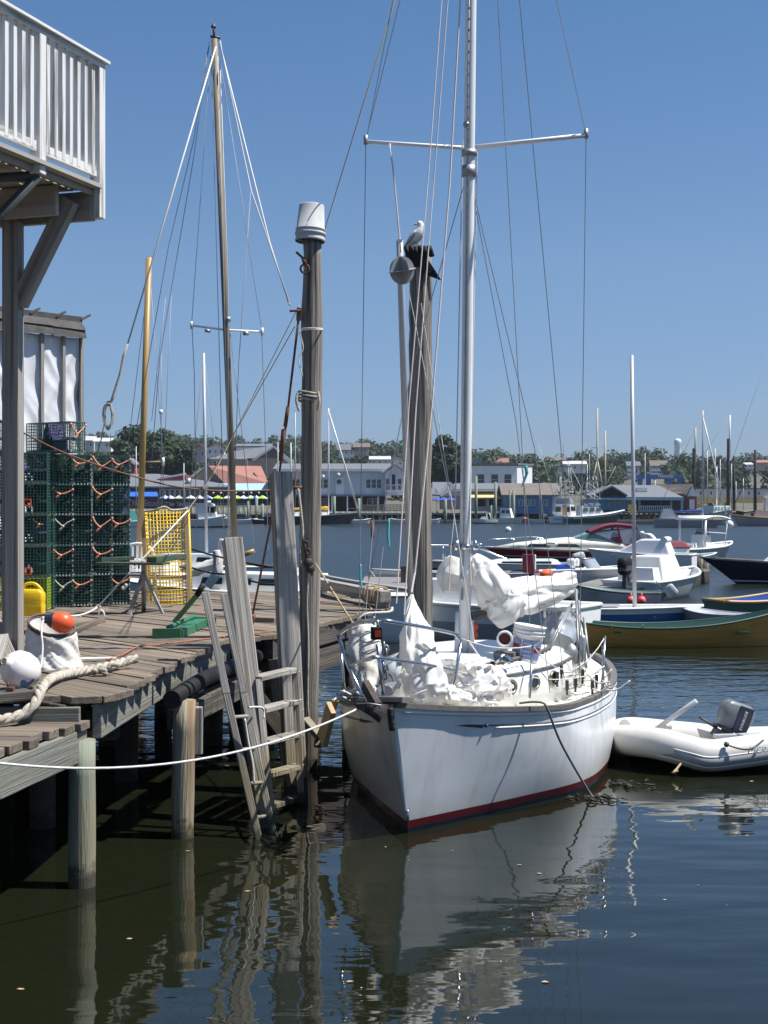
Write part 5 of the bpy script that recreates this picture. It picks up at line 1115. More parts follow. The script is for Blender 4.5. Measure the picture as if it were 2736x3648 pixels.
# ------------------------------------------------------------------ boats: local frame x forward, y to port, z up
class Hull:
    def __init__(s, L, B, fb, ov=.12, tr=.8, bl=.5, flare=.84, depth=.25, bow=.02, pw=.85, rake=0.0, full=.55):
        s.L, s.B, s.fb, s.ov, s.tr, s.bl, s.flare, s.depth, s.bow, s.pw, s.rake, s.full = L, B, fb, ov, tr, bl, flare, depth, bow, pw, rake, full
    def b(s, t):
        if t < s.bl: return s.B / 2 * max(s.bow, math.sin(math.pi / 2 * t / s.bl) ** s.pw)
        k = (t - s.bl) / (1 - s.bl); return s.B / 2 * (1 + (s.tr - 1) * k * k)
    def z(s, t):
        a, m, e = s.fb; return a * (1 - t) * (1 - 2 * t) + 4 * m * t * (1 - t) + e * t * (2 * t - 1)
    def pt(s, t, v, side=1, out=0.0):
        zs = s.z(t); x = s.L / 2 - t * s.L
        x -= s.ov * s.L * min(v, 1.6) ** .9 * (1 - t) ** 2; x += s.rake * min(v, 1.3) * t ** 3
        sharp = s.full + (1 - s.full) * min(1, t / .45)
        k = 1 - (1 - s.flare * sharp) * (min(v, 1) ** 1.25)
        y = s.b(t) * k; z = zs * (1 - v)
        if v > 1: z = -s.depth * (v - 1) / .6; y *= 1 - .5 * (v - 1) / .6
        return V(x, side * (y + out), z)
    def shell(s, v0=0, v1=1.6, out=0, n=26, m=12, stern=True):
        mb = MB()
        for sd in (1, -1): mb.grid(lambda i, j: s.pt(i, v0 + (v1 - v0) * j, sd, out), n, m)
        if stern: mb.grid(lambda i, j: s.pt(1, v0 + (v1 - v0) * j, 1, out).lerp(s.pt(1, v0 + (v1 - v0) * j, -1, out), i) - V(out, 0, 0), 6, m, smooth=False)
        return mb
    def deck(s, dz=.03, inset=.98, t0=0, t1=1, crown=.03):
        mb = MB(); mb.grid(lambda i, j: V(s.pt(t0 + (t1 - t0) * i, 0).x, s.b(t0 + (t1 - t0) * i) * inset * (2 * j - 1), s.z(t0 + (t1 - t0) * i) - dz + crown * (1 - (2 * j - 1) ** 2)), 24, 8); return mb
    def inner(s, floor=.08, off=.04, n=24):
        mb = MB()
        vf = lambda t: 1 - floor / s.z(t)
        for sd in (1, -1): mb.grid(lambda i, j: (lambda p: V(p.x, sd * max(.004, abs(p.y) - off), p.z))(s.pt(.03 + .96 * i, vf(.03 + .96 * i) * j)), n, 6)
        mb.grid(lambda i, j: (lambda p: V(p.x, max(.004, abs(p.y) - off) * (2 * j - 1), p.z))(s.pt(.03 + .96 * i, vf(.03 + .96 * i))), n, 4)
        mb.grid(lambda i, j: V(s.pt(.99, 0).x + off * .5, (s.b(.99) - off) * (2 * i - 1) * (1 - .22 * j), s.z(.99) * (1 - j) + floor * j), 4, 4, smooth=False)
        return mb
    def rail(s, r=.02, dz=0, out=0):
        mb = MB(); a = [s.pt(k / 30, 0, 1, out) + Z * dz for k in range(30, -1, -1)] + [s.pt(k / 30, 0, -1, out) + Z * dz for k in range(31)]
        mb.tube(a, r, 6); mb.tube([s.pt(1, 0, 1) + Z * dz, s.pt(1, 0, -1) + Z * dz], r, 6); return mb
def boxmesh(rings): b = MB(); b.loft([[Vector(p) for p in r] for r in rings], smooth=False); return b
def cabin(x0, x1, w, z0, z1, fr=.3, ar=.05, tap=.85):
    """deckhouse from x0 (aft) to x1 (front): fr/ar = rake of front/aft"""
    b = MB(); wt = w * tap
    b.loft([[V(x0, -w / 2, z0), V(x0, w / 2, z0), V(x1, w / 2, z0), V(x1, -w / 2, z0)], [V(x0 + ar, -wt / 2, z1), V(x0 + ar, wt / 2, z1), V(x1 - fr, wt / 2, z1), V(x1 - fr, -wt / 2, z1)]], smooth=False); return b
def sidewins(x0, x1, w, z0, z1, n, gap=.12, tap=.93):
    """window panes on both sides"""
    b = MB(); L_ = (x1 - x0) / n
    for k in range(n):
        for sd in (1, -1):
            a, c = x0 + k * L_ + gap * L_, x0 + (k + 1) * L_ - gap * L_
            b.add([V(a, sd * w / 2, z0), V(c, sd * w / 2, z0), V(c - .02, sd * w / 2 * tap, z1), V(a + .02, sd * w / 2 * tap, z1)], [(0, 1, 2, 3), (3, 2, 1, 0)])
    return b
def outboard(parent, at, m='black', s=1.0, tilt=0.0, nm='outboard', band=None):
    Rm = Matrix.Rotation(-tilt, 3, 'Y'); o = Vector(at)
    def q(x, y, z): return o + Rm @ V(x * s, y * s, z * s)
    b = MB(); prof = [(.00, .16, .07, .10), (.06, .20, .11, .11), (.24, .22, .12, .12), (.36, .19, .11, .105), (.41, .12, .07, .07)]
    rg = []
    for z_, hl, hw, c_ in prof: rg.append([q(-.20 + (hl + .04 * (z_ / .4)) * math.copysign(abs(math.cos(a)) ** .4, math.cos(a)), hw * math.copysign(abs(math.sin(a)) ** .4, math.sin(a)), .12 + z_) for a in [2 * math.pi * k / 16 for k in range(16)]])
    b.loft(rg); e = part(nm, b, M[m], parent)
    b = MB(); b.loft([[q(-.16 - sx + x_, y_, z_) for x_, y_ in ((-.07, -.05), (.07, -.05), (.07, .05), (-.07, .05))] for z_, sx in ((.13, 0), (-.1, .02), (-.45, .04))], smooth=False)
    b.loft([[q(-.20 + x_ * k_, y_ * k_, z_) for x_, y_ in ((-.2, 0), (-.06, .045), (.12, 0), (-.06, -.045))] for z_, k_ in ((-.45, .7), (-.56, 1), (-.64, .6))])
    b.bar(q(.02, 0, .05), q(-.12, 0, .02), .16 * s, .12 * s); b.tube([q(.0, .0, .10), q(.30, .0, .16)], .02 * s, 8)
    part('leg', b, M['dgrey'], e)
    if band:
        b = MB(); b.loft([[q(-.20 + (.222 + .01) * math.copysign(abs(math.cos(a)) ** .55, math.cos(a)), .124 * math.copysign(abs(math.sin(a)) ** .55, math.sin(a)), .12 + z_) for a in [2 * math.pi * k / 16 for k in range(16)]] for z_ in (.10, .22)], caps=False); part('band', b, M[band], e)
    return e
def simple_boat(name, label, h, hm, cat='boat', deckm=None, inner=None, railm=None, r=.02, bands=(), group=None):
    t = thing(name, label, cat, (0, 0, 0), group)
    part('hull', h.shell(), M[hm], t)
    for v0, v1, m_ in bands: part('stripe', h.shell(v0, v1, .004, m=3), M[m_], t)
    if deckm: part('deck', h.deck(), M[deckm], t)
    if inner: part('inside', h.inner(), M[inner], t)
    if railm: part('gunwale', h.rail(r), M[railm], t)
    return t
def sailboat(label, h, hm, mast=8.0, mx=.4, mastm='alu', r=.06, spread=.45, cover=None, covm='sail', cabm='white', boom=True, bands=(), group=None, stays=True, sh=.006, rake=0.0, cabz=.35, name='sailboat'):
    t = simple_boat(name, label, h, hm, 'sailboat', deckm='cream', railm='teak', bands=bands, group=group)
    L = h.L; zd = h.z(.5)
    b = cabin(-L * .18, L * .20, h.B * .55, zd - .05, zd + cabz, .5); part('cabin', b, M[cabm], t)
    part('window', sidewins(-L * .14, L * .12, h.B * .55 + .01, zd + cabz * .35, zd + cabz * .75, 3), M['glass'], t)
    x0 = L * (mx - .3); xt = x0 - rake
    b = MB(); b.tube([V(x0, 0, zd + cabz * .5), V(xt, 0, mast)], [r, r * .75], 10); part('mast', b, M[mastm], t)
    if spread:
        zs = mast * spread; b = MB(); b.tube([V(x0, -h.B * .36, zs + .05), V(x0, 0, zs), V(x0, h.B * .36, zs + .05)], r * .35, 6); part('spreader', b, M['mastwhite'], t)
    if stays:
        b = MB(); bow = h.pt(0, 0); st = V(-L / 2, 0, h.z(1))
        b.tube([V(xt, 0, mast), bow], sh, 4); b.tube([V(xt, 0, mast), st], sh, 4)
        for sd in (1, -1): b.tube([V(xt, 0, mast), V(x0, sd * h.B * .36, mast * (spread or .5)), V(x0 - .1, sd * h.B * .46, h.z(.45))], sh, 4)
        part('rigging', b, M['wire'], t)
    if boom:
        b = MB(); zb = zd + cabz + .35; b.tube([V(x0 - .1, 0, zb), V(x0 - L * .42, 0, zb + .05)], r * .6, 8); part('boom', b, M[mastm], t)
        if cover:
            b = MB(); pts = [V(x0 - .05 - L * .41 * k / 12, .02 * math.sin(k * 2), zb + .12 + .10 * (1 - k / 12)) for k in range(13)]; b.tube(pts, [cover * (1.15 - .6 * k / 12) * (1 + .12 * math.sin(k * 2.3)) for k in range(13)], 10); part('sail_cover', b, M[covm], t)
    return t
# --- inflatable dinghy with its outboard
dg = thing('inflatable_dinghy', 'pale grey inflatable dinghy with a tilted outboard beside the yacht stern', 'dinghy', G(2480, 2735))
near = [P(2200, 2636, 16.0), P(2212, 2636, 15.6), P(2250, 2638, 15.2), P(2350, 2651, 14.9), P(2450, 2676, 14.75), P(2520, 2692, 14.7), P(2620, 2682, 14.75), P(2760, 2662, 14.85), P(2900, 2640, 15)]
far = [P(2200, 2636, 16.0), P(2212, 2612, 16.25), P(2260, 2606, 16.5), P(2370, 2616, 16.5), P(2480, 2626, 16.45), P(2600, 2640, 16.4), P(2900, 2635, 16.5)]
c = curve(near, 8); allp = curve(list(reversed(far))[:-1] + near, 8)
mb = MB(); mb.tube(allp, .163, 22); part('tube', mb, M['greytube'], dg)
mb = MB(); cc = curve([P(2225, 2598, 15.75), P(2270, 2598, 15.85), P(2320, 2604, 15.9), P(2330, 2616, 15.9)], 6); mb.tube(cc, [.11] * 8 + [.13] * (len(cc) - 8), 18); part('bow_dodger', mb, M['greytube'], dg)
ca, cf = curve(near, 8), curve(far, 8); mb = MB(); mb.grid(lambda i, j: (lambda p, q: p.lerp(q, j) - Z * (.10 + .05 * math.sin(math.pi * j)))(ca[min(int(i * 60), len(ca) - 1)], cf[min(int(i * 60 * (len(cf) - 1) / (len(ca) - 1)), len(cf) - 1)]), 60, 8); part('hull_bottom', mb, M['greytrim'], dg)
mb = MB(); tr_ = [p + V(-.02, -.150, -.035) for p in c[6:]]; tr2 = [p + V(0, -.165, .05) for p in c[6:]]
mb.loft([[p + V(0, 0, .045), p + V(0, -.022, .03), p + V(0, -.018, -.05), p + V(0, .012, -.06)] for p in tr_], closed=False, caps=False); part('rub_strake', mb, M['greytrim'], dg)
mb = MB(); mb.tube([p + V(0, -.012, .045) for p in tr_], .010, 6); mb.tube([p + V(0, 0, -.06) for p in tr_], .008, 6); part('strake_edge', mb, M['white'], dg)
mb = MB(); mb.add([P(2290, 2640, 15.3), P(2520, 2680, 14.9), P(2900, 2650, 15.1), P(2900, 2645, 16.3), P(2500, 2640, 16.3), P(2320, 2630, 16.2)], [(0, 1, 2, 3, 4, 5)]); part('floor', mb, M['greytube'], dg)
mb = MB(); mb.loft([[P(x, y, d) for x, y, d in ((2300, yy0, 15.25), (2540, yy0 + 32, 14.95), (2545, yy0 + 30, 15.0), (2305, yy0 - 2, 15.35))] for yy0 in (2612, 2604)]); part('seat_strap', mb, M['greytrim'], dg)
mb = MB(); mb.bar(P(2546, 2624, 15.05), P(2736, 2620, 15.15), .10, .04); mb.bar(P(2640, 2625, 15.0), P(2720, 2620, 15.1), .16, .05); part('thwart', mb, M['alu'], dg)
mb = MB(); mb.tube([P(2330, 2602, 15.7), P(2480, 2497, 15.4)], .026, 10); mb.tube([P(2352, 2585, 15.65), P(2392, 2590, 15.65)], .03, 8); part('oar', mb, M['alu'], dg)
mb = MB(); mb.tube(curve([P(2586, 2652, 14.56), P(2640, 2668, 14.54), P(2680, 2666, 14.55), P(2720, 2636, 14.62)], 5), .010, 6); mb.ball(P(2588, 2652, 14.56), .03, 8, 6); part('grab_line', mb, M['dgrey'], dg)
mb = MB(); mb.prism([P(2485, 2595, 15.6), P(2540, 2610, 15.4), P(2560, 2650, 15.4), P(2500, 2640, 15.6)], (0, 0, 0), (0, .05, 0)); part('transom_board', mb, M['greytrim'], dg)
ob_ = outboard(dg, P(2545, 2618, 15.3), 'greyengine', .78, 0, 'outboard')
bm_ = MB(); e0 = P(2545, 2618, 15.3); bm_.box(e0 + V(-.27, .118, .32) * .78, (.16, .02, .29)); bm_.box(e0 + V(-.20, 0, .135) * .78, (.33, .20, .02)); part('cowl_panel', bm_, M['navyplastic'], ob_)
tx_ = text('cowl_lettering', 'EVINRUDE', .045, (0, 0, 0), (0, 0, 0), M['whitebucket'], ob_); tx_.location = (0, 0, 0); tx_.data.transform(Matrix.Translation(e0 - OFF[dg] + V(-.27, .134, .32) * .78) @ Matrix(((0, 1, 0, 0), (0, 0, 1, 0), (1, 0, 0, 0), (0, 0, 0, 1))))
# turn this engine: tilted forward, cowl leaning up to the right
mvs = ob_.data; Rt = Matrix.Rotation(R(20), 4, 'Y'); pv = P(2545, 2618, 15.3) - OFF[dg]
for o_ in [ob_] + list(ob_.children):
    for v in o_.data.vertices: v.co = pv + Rt @ (Matrix.Rotation(R(193), 4, 'Z') @ (v.co - pv))
text('tube_lettering', 'MERCURY', .105, P(2742, 2674, 14.56), (R(90), 0, R(4)), M['white'], dg, shear=.3)
mb = MB(); mb.tube(curve([P(2426, 2720, 14.6), P(2412, 2738, 14.55), P(2398, 2754, 14.5), P(2415, 2745, 14.5)], 4), .012, 6); part('bow_handle', mb, M['tanrope'], dg)

for x, y, lb in ((2112, 2846, 'where the dark line enters the water'), (2245, 2796, 'between the yacht and the dinghy')):
    b = MB(); c = G(x, y, .01); rd = random.Random(x)
    for k in range(26):
        q0 = rd.random() * 6.28; e = c + V(rd.gauss(0, .10), rd.gauss(0, .10), rd.uniform(-.01, .012)); b.tube([e, e + V(math.cos(q0) * .05, math.sin(q0) * .05, rd.uniform(0, .02)), e + V(math.cos(q0) * .09 + .02, math.sin(q0) * .10, 0)], [.006, .009, .003], 5)
    solo('seaweed', 'floating clump of brown seaweed ' + lb, 'seaweed', b, M['darkwood'], 'floating seaweed clumps')
# --- brown dory
h = Hull(4.9, 1.35, (.83, .40, .56), ov=.12, tr=.35, bl=.5, flare=.72, depth=.15, pw=.9)
t = simple_boat('wooden_dory', 'long brown wooden dory with a green gunwale', h, 'brown', 'rowing boat', inner='greentrim', railm='greentrim', r=.022)
mb = MB()
for v_ in (.28, .55, .8):
    for sd in (1, -1): mb.tube([h.pt(k / 30, v_, sd, .002) for k in range(31)], .006, 4)
part('plank_edges', mb, M['brown'], t)
for x_ in (-1.2, 0, 1.2):
    mb = MB(); mb.box((x_, 0, .30), (.22, 1.1, .03)); part('thwart', mb, M['greentrim'], t)
mb = MB()
for x_ in (-1.35, -.75): mb.box((x_, -.62, .42), (.04, .05, .06))
part('rowlock_pads', mb, M['tanwood'], t)
place(t, P(2402, 2305, 27.9) * 1 + V(.15, .5, -(H - (2305 - HY) / F * 27.9)), R(-2))
t.location.z = 0
# --- blue sailing dinghy
h = Hull(4.0, 1.3, (.48, .42, .42), ov=.10, tr=.75, bl=.55, flare=.8, depth=.1)
t = simple_boat('sailing_dinghy', 'blue sailing dinghy with a white deck and a bare silver mast', h, 'blue', 'sailing dinghy', deckm='white', railm='white', r=.035, bands=((0, .3, 'white'),))
mb = MB(); zb = .40; mb.tube([V(.45, 0, .35), V(.38, 0, 6.25)], [.047, .042], 12); part('mast', mb, M['alu'], t)
mb = MB(); mb.grid(lambda i, j: V(-1.3 + 1.4 * i, (-.35 + .7 * j), .475), 2, 2); part('cockpit', mb, M['greytrim'], t)
a = G(2222, 2232); place(t, V(a.x - .15, a.y + .3, 0), R(-6))
# --- small grey skiff with two engines and pink floats
h = Hull(2.6, 1.25, (.66, .45, .42), ov=.10, tr=.85, bl=.5, flare=.8, depth=.15)
t = simple_boat('grey_skiff', 'small grey skiff with a dark green gunwale and a tilted outboard', h, 'greyhull', 'skiff', inner='greyhull', railm='greentrim', r=.028)
mb = MB(); mb.add([h.pt(.30, .45, 1, .01), h.pt(.95, .62, 1, .01), h.pt(.95, .70, 1, .01)], [(0, 1, 2), (2, 1, 0)]); part('spray_rail', mb, M['greentrim'], t)
text('bow_lettering', 'MS 4471 K', .085, h.pt(.32, .22, 1, .03), (R(90), 0, R(180 + 12)), M['dgrey'], t)
outboard(t, (-1.28, -.2, .40), 'silverengine', .75, R(50))
a = G(2192, 2166); place(t, V(a.x, a.y + .4, 0), R(170))
for lb, x in (('left', 2248), ('right', 2286)):
    mb = MB(); c = P(x, 2139, 38.3); mb.ball(c, .115, 16, 12); mb.tube([c, c + Z * .2], .02, 6)
    solo('pink_float', 'round pink float hung on the grey skiff, the %s of the two' % lb, 'float', mb, mat('pink_float', (.85, .12, .12), .4, .05), 'pink floats')
# --- white centre console boat
h = Hull(5.4, 1.9, (.80, .62, .56), ov=.12, tr=.88, bl=.5, flare=.78, depth=.2)
t = simple_boat('console_boat', 'white open motor boat with a covered console and a black outboard', h, 'greyhull', 'motor boat', inner='white', railm='white', r=.05)  # white hull given grey: its shaded side is put into the colour
part('console_cover', cabin(-1.6, .3, 1.3, .45, 1.28, .45, .15, .72), M['sail'], t, bevel=.05)
mb = cabin(-2.2, -1.6, 1.2, .4, .95, .05); part('seat_box', mb, M['plastic'], t)
outboard(t, (-2.75, 0, .62), 'black', 1.25, 0, 'outboard', band='dgrey')
a = P(2372, 2135, 43.0); place(t, V(a.x + .1, a.y + 1.0, 0), R(58))
# --- float dock they lie at
fl = thing('float_dock', 'grey planked float dock between the moored motor boats', 'float dock', G(2300, 2050, .45)); A_, B_, C_, D_ = [G(x, y, .42) for x, y in ((2010, 2092), (2290, 2092), (2528, 2030), (2330, 2012))]
mb = MB(); n_ = 34
for k in range(n_):
    a, b_ = A_.lerp(D_, (k + .03) / n_), A_.lerp(D_, (k + .97) / n_); c, d = B_.lerp(C_, (k + .97) / n_), B_.lerp(C_, (k + .03) / n_)
    mb.prism([a, b_, c, d], (0, 0, 0), (0, 0, -.05))
part('planks', mb, M['dock'], fl)
mb = MB(); mb.prism([A_, D_, C_, B_], (0, 0, -.06), (0, 0, -.5)); part('float_body', mb, M['darkwood'], fl)
for x, y, h_ in ((2494, 2060, .9), (2500, 2075, .5), (2515, 2062, .6)): c = G(x, y, 0); mb = MB(); mb.tube([c - Z * .5, c + Z * h_], .12, 8); part('pile', mb, M['pilewood'], fl)
fl2 = thing('float_dock', 'low dark float dock beyond the kerb timber, with a square post', 'float dock', G(1380, 2080, .4))
A_, B_, C_, D_ = [G(x, y, .45) for x, y in ((1285, 2085), (1470, 2096), (1475, 2045), (1300, 2052))]
mb = MB(); mb.prism([A_, D_, C_, B_], (0, 0, 0), (0, 0, -.06)); part('planks', mb, M['dock'], fl2)
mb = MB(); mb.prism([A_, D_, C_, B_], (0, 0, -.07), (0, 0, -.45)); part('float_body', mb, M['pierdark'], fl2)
mb = MB(); c = G(1445, 2075, .45); mb.bar(c, c + Z * .5, .3, .3); part('post', mb, M['darkwood'], fl2)
# --- low white skiff with a red seat, jet boat, pale skiff on the dock
h = Hull(3.4, 1.4, (.55, .42, .42), ov=.1, tr=.85, bl=.5, depth=.15)
t = simple_boat('open_skiff', 'pale open skiff with a red and white swivel seat and an orange vest', h, 'greytube', 'skiff', inner='greytrim', railm='plastic', r=.03)
mb = MB(); mb.box((-.3, 0, .68), (.40, .42, .10)); st = part('seat', mb, M['redseat'], t, bevel=.03)
mb = MB(); mb.box((-.45, 0, .98), (.09, .44, .52)); part('seat_back', mb, M['redseat'], t, bevel=.03)
mb = MB(); mb.box((-.44, .17, .98), (.10, .12, .50)); mb.box((-.44, -.17, .98), (.10, .12, .50)); part('seat_back_side', mb, M['plastic'], t, bevel=.03)
mb = MB(); mb.tube([V(-.35, 0, .1), V(-.35, 0, .65)], .05, 8); part('pedestal', mb, M['dgrey'], t)
place(t, P(1905, 2100, 46) * 1, R(60)); t.location.z = 0
mb = crumple_tube([P(1930, 2052, 44.5), P(1945, 2045, 44.6), P(1958, 2040, 44.8)], [.10, .16, .10], 3, 20); solo('orange_vest', 'bright orange vest lying beside the red seat', 'life vest', mb, M['orangevest'])
h = Hull(2.9, 1.2, (.55, .50, .42), ov=.15, tr=.8, bl=.5, depth=.1, flare=.75)
t = simple_boat('jet_boat', 'small white and blue runabout with a curved windscreen', h, 'white', 'motor boat', deckm='white', railm='white', r=.05)
mb = MB(); mb.box((-.5, .25, .58), (.5, .34, .2)); mb.box((-.5, -.25, .58), (.5, .34, .2)); part('seats', mb, M['umbblue'], t, bevel=.06)
mb = MB()
for y_ in (-.25, .25): mb.box((-.25, y_, .72), (.3, .3, .3)); 
part('seat_cushions', mb, M['white'], t, bevel=.08)
mb = MB(); mb.grid(lambda i, j: V(.35 + .35 * math.sin(math.pi * i) - .25 * j, .55 * math.cos(math.pi * i), .52 + .36 * j), 16, 3); part('windscreen', mb, M['clearvinyl'], t)
mb = MB(); mb.tube([V(.35 + .35 * math.sin(math.pi * k / 16) - .25, .55 * math.cos(math.pi * k / 16), .88) for k in range(17)], .02, 6); part('screen_frame', mb, M['chrome'], t)
mb = MB(); mb.tube([V(-.05 + .16 * math.cos(q), -.22 + .0, .76 + .16 * math.sin(q)) for q in [k * math.pi / 8 for k in range(16)]], .02, 6, close=True); part('steering_wheel', mb, M['black'], t)
place(t, V((2068 - CX) / F * 47, 47, .18), R(-20))
h = Hull(2.6, 1.3, (.62, .5, .48), ov=.1, tr=.85, bl=.5, depth=.15)
t = simple_boat('aluminium_skiff', 'pale grey open skiff with a silver outboard behind the float dock', h, 'greytube', 'skiff', inner='greytrim', railm='plastic', r=.035); outboard(t, (-1.3, 0, .6), 'silverengine', 1.0, R(15))
place(t, P(2200, 2035, 53), R(18)); t.location.z = 0
# --- long white motor boat, low, dark bottom
h = Hull(7.4, 2.2, (.60, .47, .42), ov=.12, tr=.9, bl=.45, depth=.2, flare=.8)
t = simple_boat('motor_boat', 'long low white motor boat with a dark bottom behind the mast foot', h, 'white', 'motor boat', deckm='white', railm='greytrim', r=.03, bands=((.52, 1.2, 'black'),))
part('cabin', cabin(-2.3, 1.2, 1.5, .4, .62, 1.1, .2), M['white'], t); part('window', sidewins(-2.0, .3, 1.49, .47, .56, 2), M['glass'], t)
mb = MB(); mb.tube(curve([V(-.2, .8, .6), V(1.2, .7, 1.1), V(3.0, .3, 1.2), V(3.4, 0, 1.2), V(3.0, -.3, 1.2), V(1.2, -.7, 1.1), V(-.2, -.8, .6)], 5), .018, 6)
for x_, y_ in ((1.2, .7), (2.4, .45), (2.4, -.45), (1.2, -.7)): mb.tube([V(x_, y_, .6), V(x_, y_, 1.12)], .014, 6)
part('bow_rail', mb, M['chrome'], t)
place(t, V((1800 - CX) / F * 57, 58, 0), R(183))
# --- red striped cruiser with maroon canopy
h = Hull(8.4, 2.7, (1.02, .88, .80), ov=.16, tr=.9, bl=.5, depth=.25, flare=.78)
t = simple_boat('cabin_cruiser', 'cream cabin cruiser with a crimson stripe and maroon canopy', h, 'cream', 'motor boat', deckm='cream', bands=((.10, .44, 'crimson'), (.44, .50, 'white'), (.50, 1.2, 'darkint')))
mb = MB(); mb.loft([[V(x_, -w_, z0), V(x_, -w_ * .8, z1), V(x_, w_ * .8, z1), V(x_, w_, z0)] for x_, w_, z0, z1 in ((3.7, .25, .97, .99), (2.6, .85, .93, 1.22), (1.2, 1.16, .88, 1.40), (.2, 1.22, .86, 1.50), (-2.0, 1.24, .83, 1.44), (-2.4, 1.24, .83, 1.05))]); part('cabin_top', mb, M['cream'], t)
for sd in (1, -1):
    for a, b_ in ((2.2, 1.1), (.9, -.3)):
        mb = MB(); mb.add([V(a, sd * (1.20 if a < 1 else 1.0), 1.04), V(b_, sd * 1.21, 1.0), V(b_ + .25, sd * 1.15, 1.18), V(a - .15, sd * (1.12 if a < 1 else .95), 1.2)], [(0, 1, 2, 3), (3, 2, 1, 0)]); part('cabin_window', mb, M['glass'], t)
mb = MB(); mb.loft([[V(x_, -w_, z_), V(x_ + .0, w_, z_)] for x_, w_, z_ in ((.3, 1.0, 1.36), (-.75, .95, 1.80))], closed=False, caps=False)
for sd in (1, -1): mb.add([V(.3, sd * 1.0, 1.36), V(-.75, sd * .95, 1.80), V(-1.5, sd * .98, 1.70), V(-1.9, sd * 1.08, 1.32)], [(0, 1, 2, 3), (3, 2, 1, 0)])
part('windscreen', mb, M['greenglass'], t)
mb = MB(); mb.grid(lambda i, j: V(-.7 - 2.15 * i, (j * 2 - 1) * 1.02, 1.82 + .40 * math.sin(min(1, i * 1.8) * math.pi / 2) - .22 * max(0, i - .6) + .08 * (1 - (2 * j - 1) ** 2)), 14, 8)
for sd in (1, -1):
    mb.grid(lambda i, j: V(-.7 - 2.15 * i, sd * 1.03, (1.82 + .40 * math.sin(min(1, i * 1.8) * math.pi / 2) - .22 * max(0, i - .6)) - .16 * j), 14, 2)
    mb.bar(V(-1.95, sd * 1.04, 2.15), V(-2.1, sd * 1.1, 1.25), .10, .03); mb.bar(V(-2.85, sd * 1.04, 2.05), V(-3.1, sd * 1.1, 1.05), .10, .03)
    mb.add([V(-1.5, sd * 1.05, 1.5), V(-2.1, sd * 1.09, 1.6), V(-2.2, sd * 1.11, 1.2), V(-1.9, sd * 1.10, 1.26)], [(0, 1, 2, 3), (3, 2, 1, 0)])
part('canopy', mb, M['maroon'], t)
mb = MB()
for sd in (1, -1): mb.add([V(-.75, sd * 1.0, 1.80), V(-2.8, sd * 1.02, 2.0), V(-3.05, sd * 1.09, 1.1), V(-1.9, sd * 1.09, 1.3)], [(0, 1, 2, 3), (3, 2, 1, 0)])
part('side_curtain', mb, M['clearvinyl'], t)
mb = MB(); mb.tube(curve([V(.5, 1.05, 1.0), V(1.6, .95, 1.50), V(3.2, .55, 1.42), V(4.0, 0, 1.42), V(3.2, -.55, 1.42), V(1.6, -.95, 1.50), V(.5, -1.05, 1.0)], 5), .016, 6)
for x_, y_ in ((1.6, .95), (2.8, .68), (2.8, -.68), (1.6, -.95)): mb.tube([V(x_, y_, .95), V(x_, y_, 1.47)], .013, 6)
part('bow_rail', mb, M['chrome'], t)
mb = MB(); mb.box((-3.3, 0, 1.1), (.5, .7, .5)); part('helm_seat', mb, M['redseat'], t, bevel=.08)
place(t, V((2040 - CX) / F * 67, 67, 0), R(178), (1, 1, .87))
# --- T-top boat
h = Hull(5.2, 2.0, (.95, .72, .66), ov=.13, tr=.88, bl=.5, depth=.2, flare=.78)
t = simple_boat('t_top_boat', 'white open boat with a curved white hardtop on a tube frame', h, 'greyhull', 'motor boat', inner='white', railm='white', r=.06)
mb = MB(); mb.loft([[V(-1.0 + 2.3 * i / 10, y_, 2.08 + .14 * math.sin(math.pi * i / 10) + dz) for y_, dz in ((-.85, 0), (.85, 0), (.85, .09), (-.85, .09))] for i in range(11)]); part('hardtop', mb, M['cream'], t)
mb = MB()
for sd in (1, -1):
    mb.tube([V(-.8, sd * .75, .6), V(-.75, sd * .78, 2.1)], .06, 8); mb.tube([V(1.0, sd * .7, .7), V(1.15, sd * .75, 2.1)], .025, 8)
mb.tube([V(-.8, -.75, 1.5), V(1.1, -.72, 1.4)], .02, 6); part('top_frame', mb, M['mastwhite'], t)
part('console', cabin(-.4, .5, .8, .3, 1.35, .25), M['white'], t); mb = MB(); mb.box((.1, 0, 1.5), (.04, .8, .35)); part('screen', mb, M['clearvinyl'], t)
mb = MB(); mb.tube([V(-.3 + .0, .2 * math.cos(q), 1.25 + .2 * math.sin(q)) for q in [k * math.pi / 8 for k in range(16)]], .025, 6, close=True); part('steering_wheel', mb, M['black'], t)
part('seat_box', cabin(-1.3, -.9, .9, .3, .95, .05), M['white'], t)
place(t, V((2515 - CX) / F * 71, 72, 0), R(42))
h = Hull(3.6, 1.4, (.6, .45, .42), ov=.1, tr=.85, bl=.5, depth=.1)
t = simple_boat('white_skiff', 'small white open skiff just left of the hardtop boat', h, 'white', 'skiff', inner='tealwall', railm='white', r=.03); place(t, V((2448 - CX) / F * 66, 66, 0), R(30))
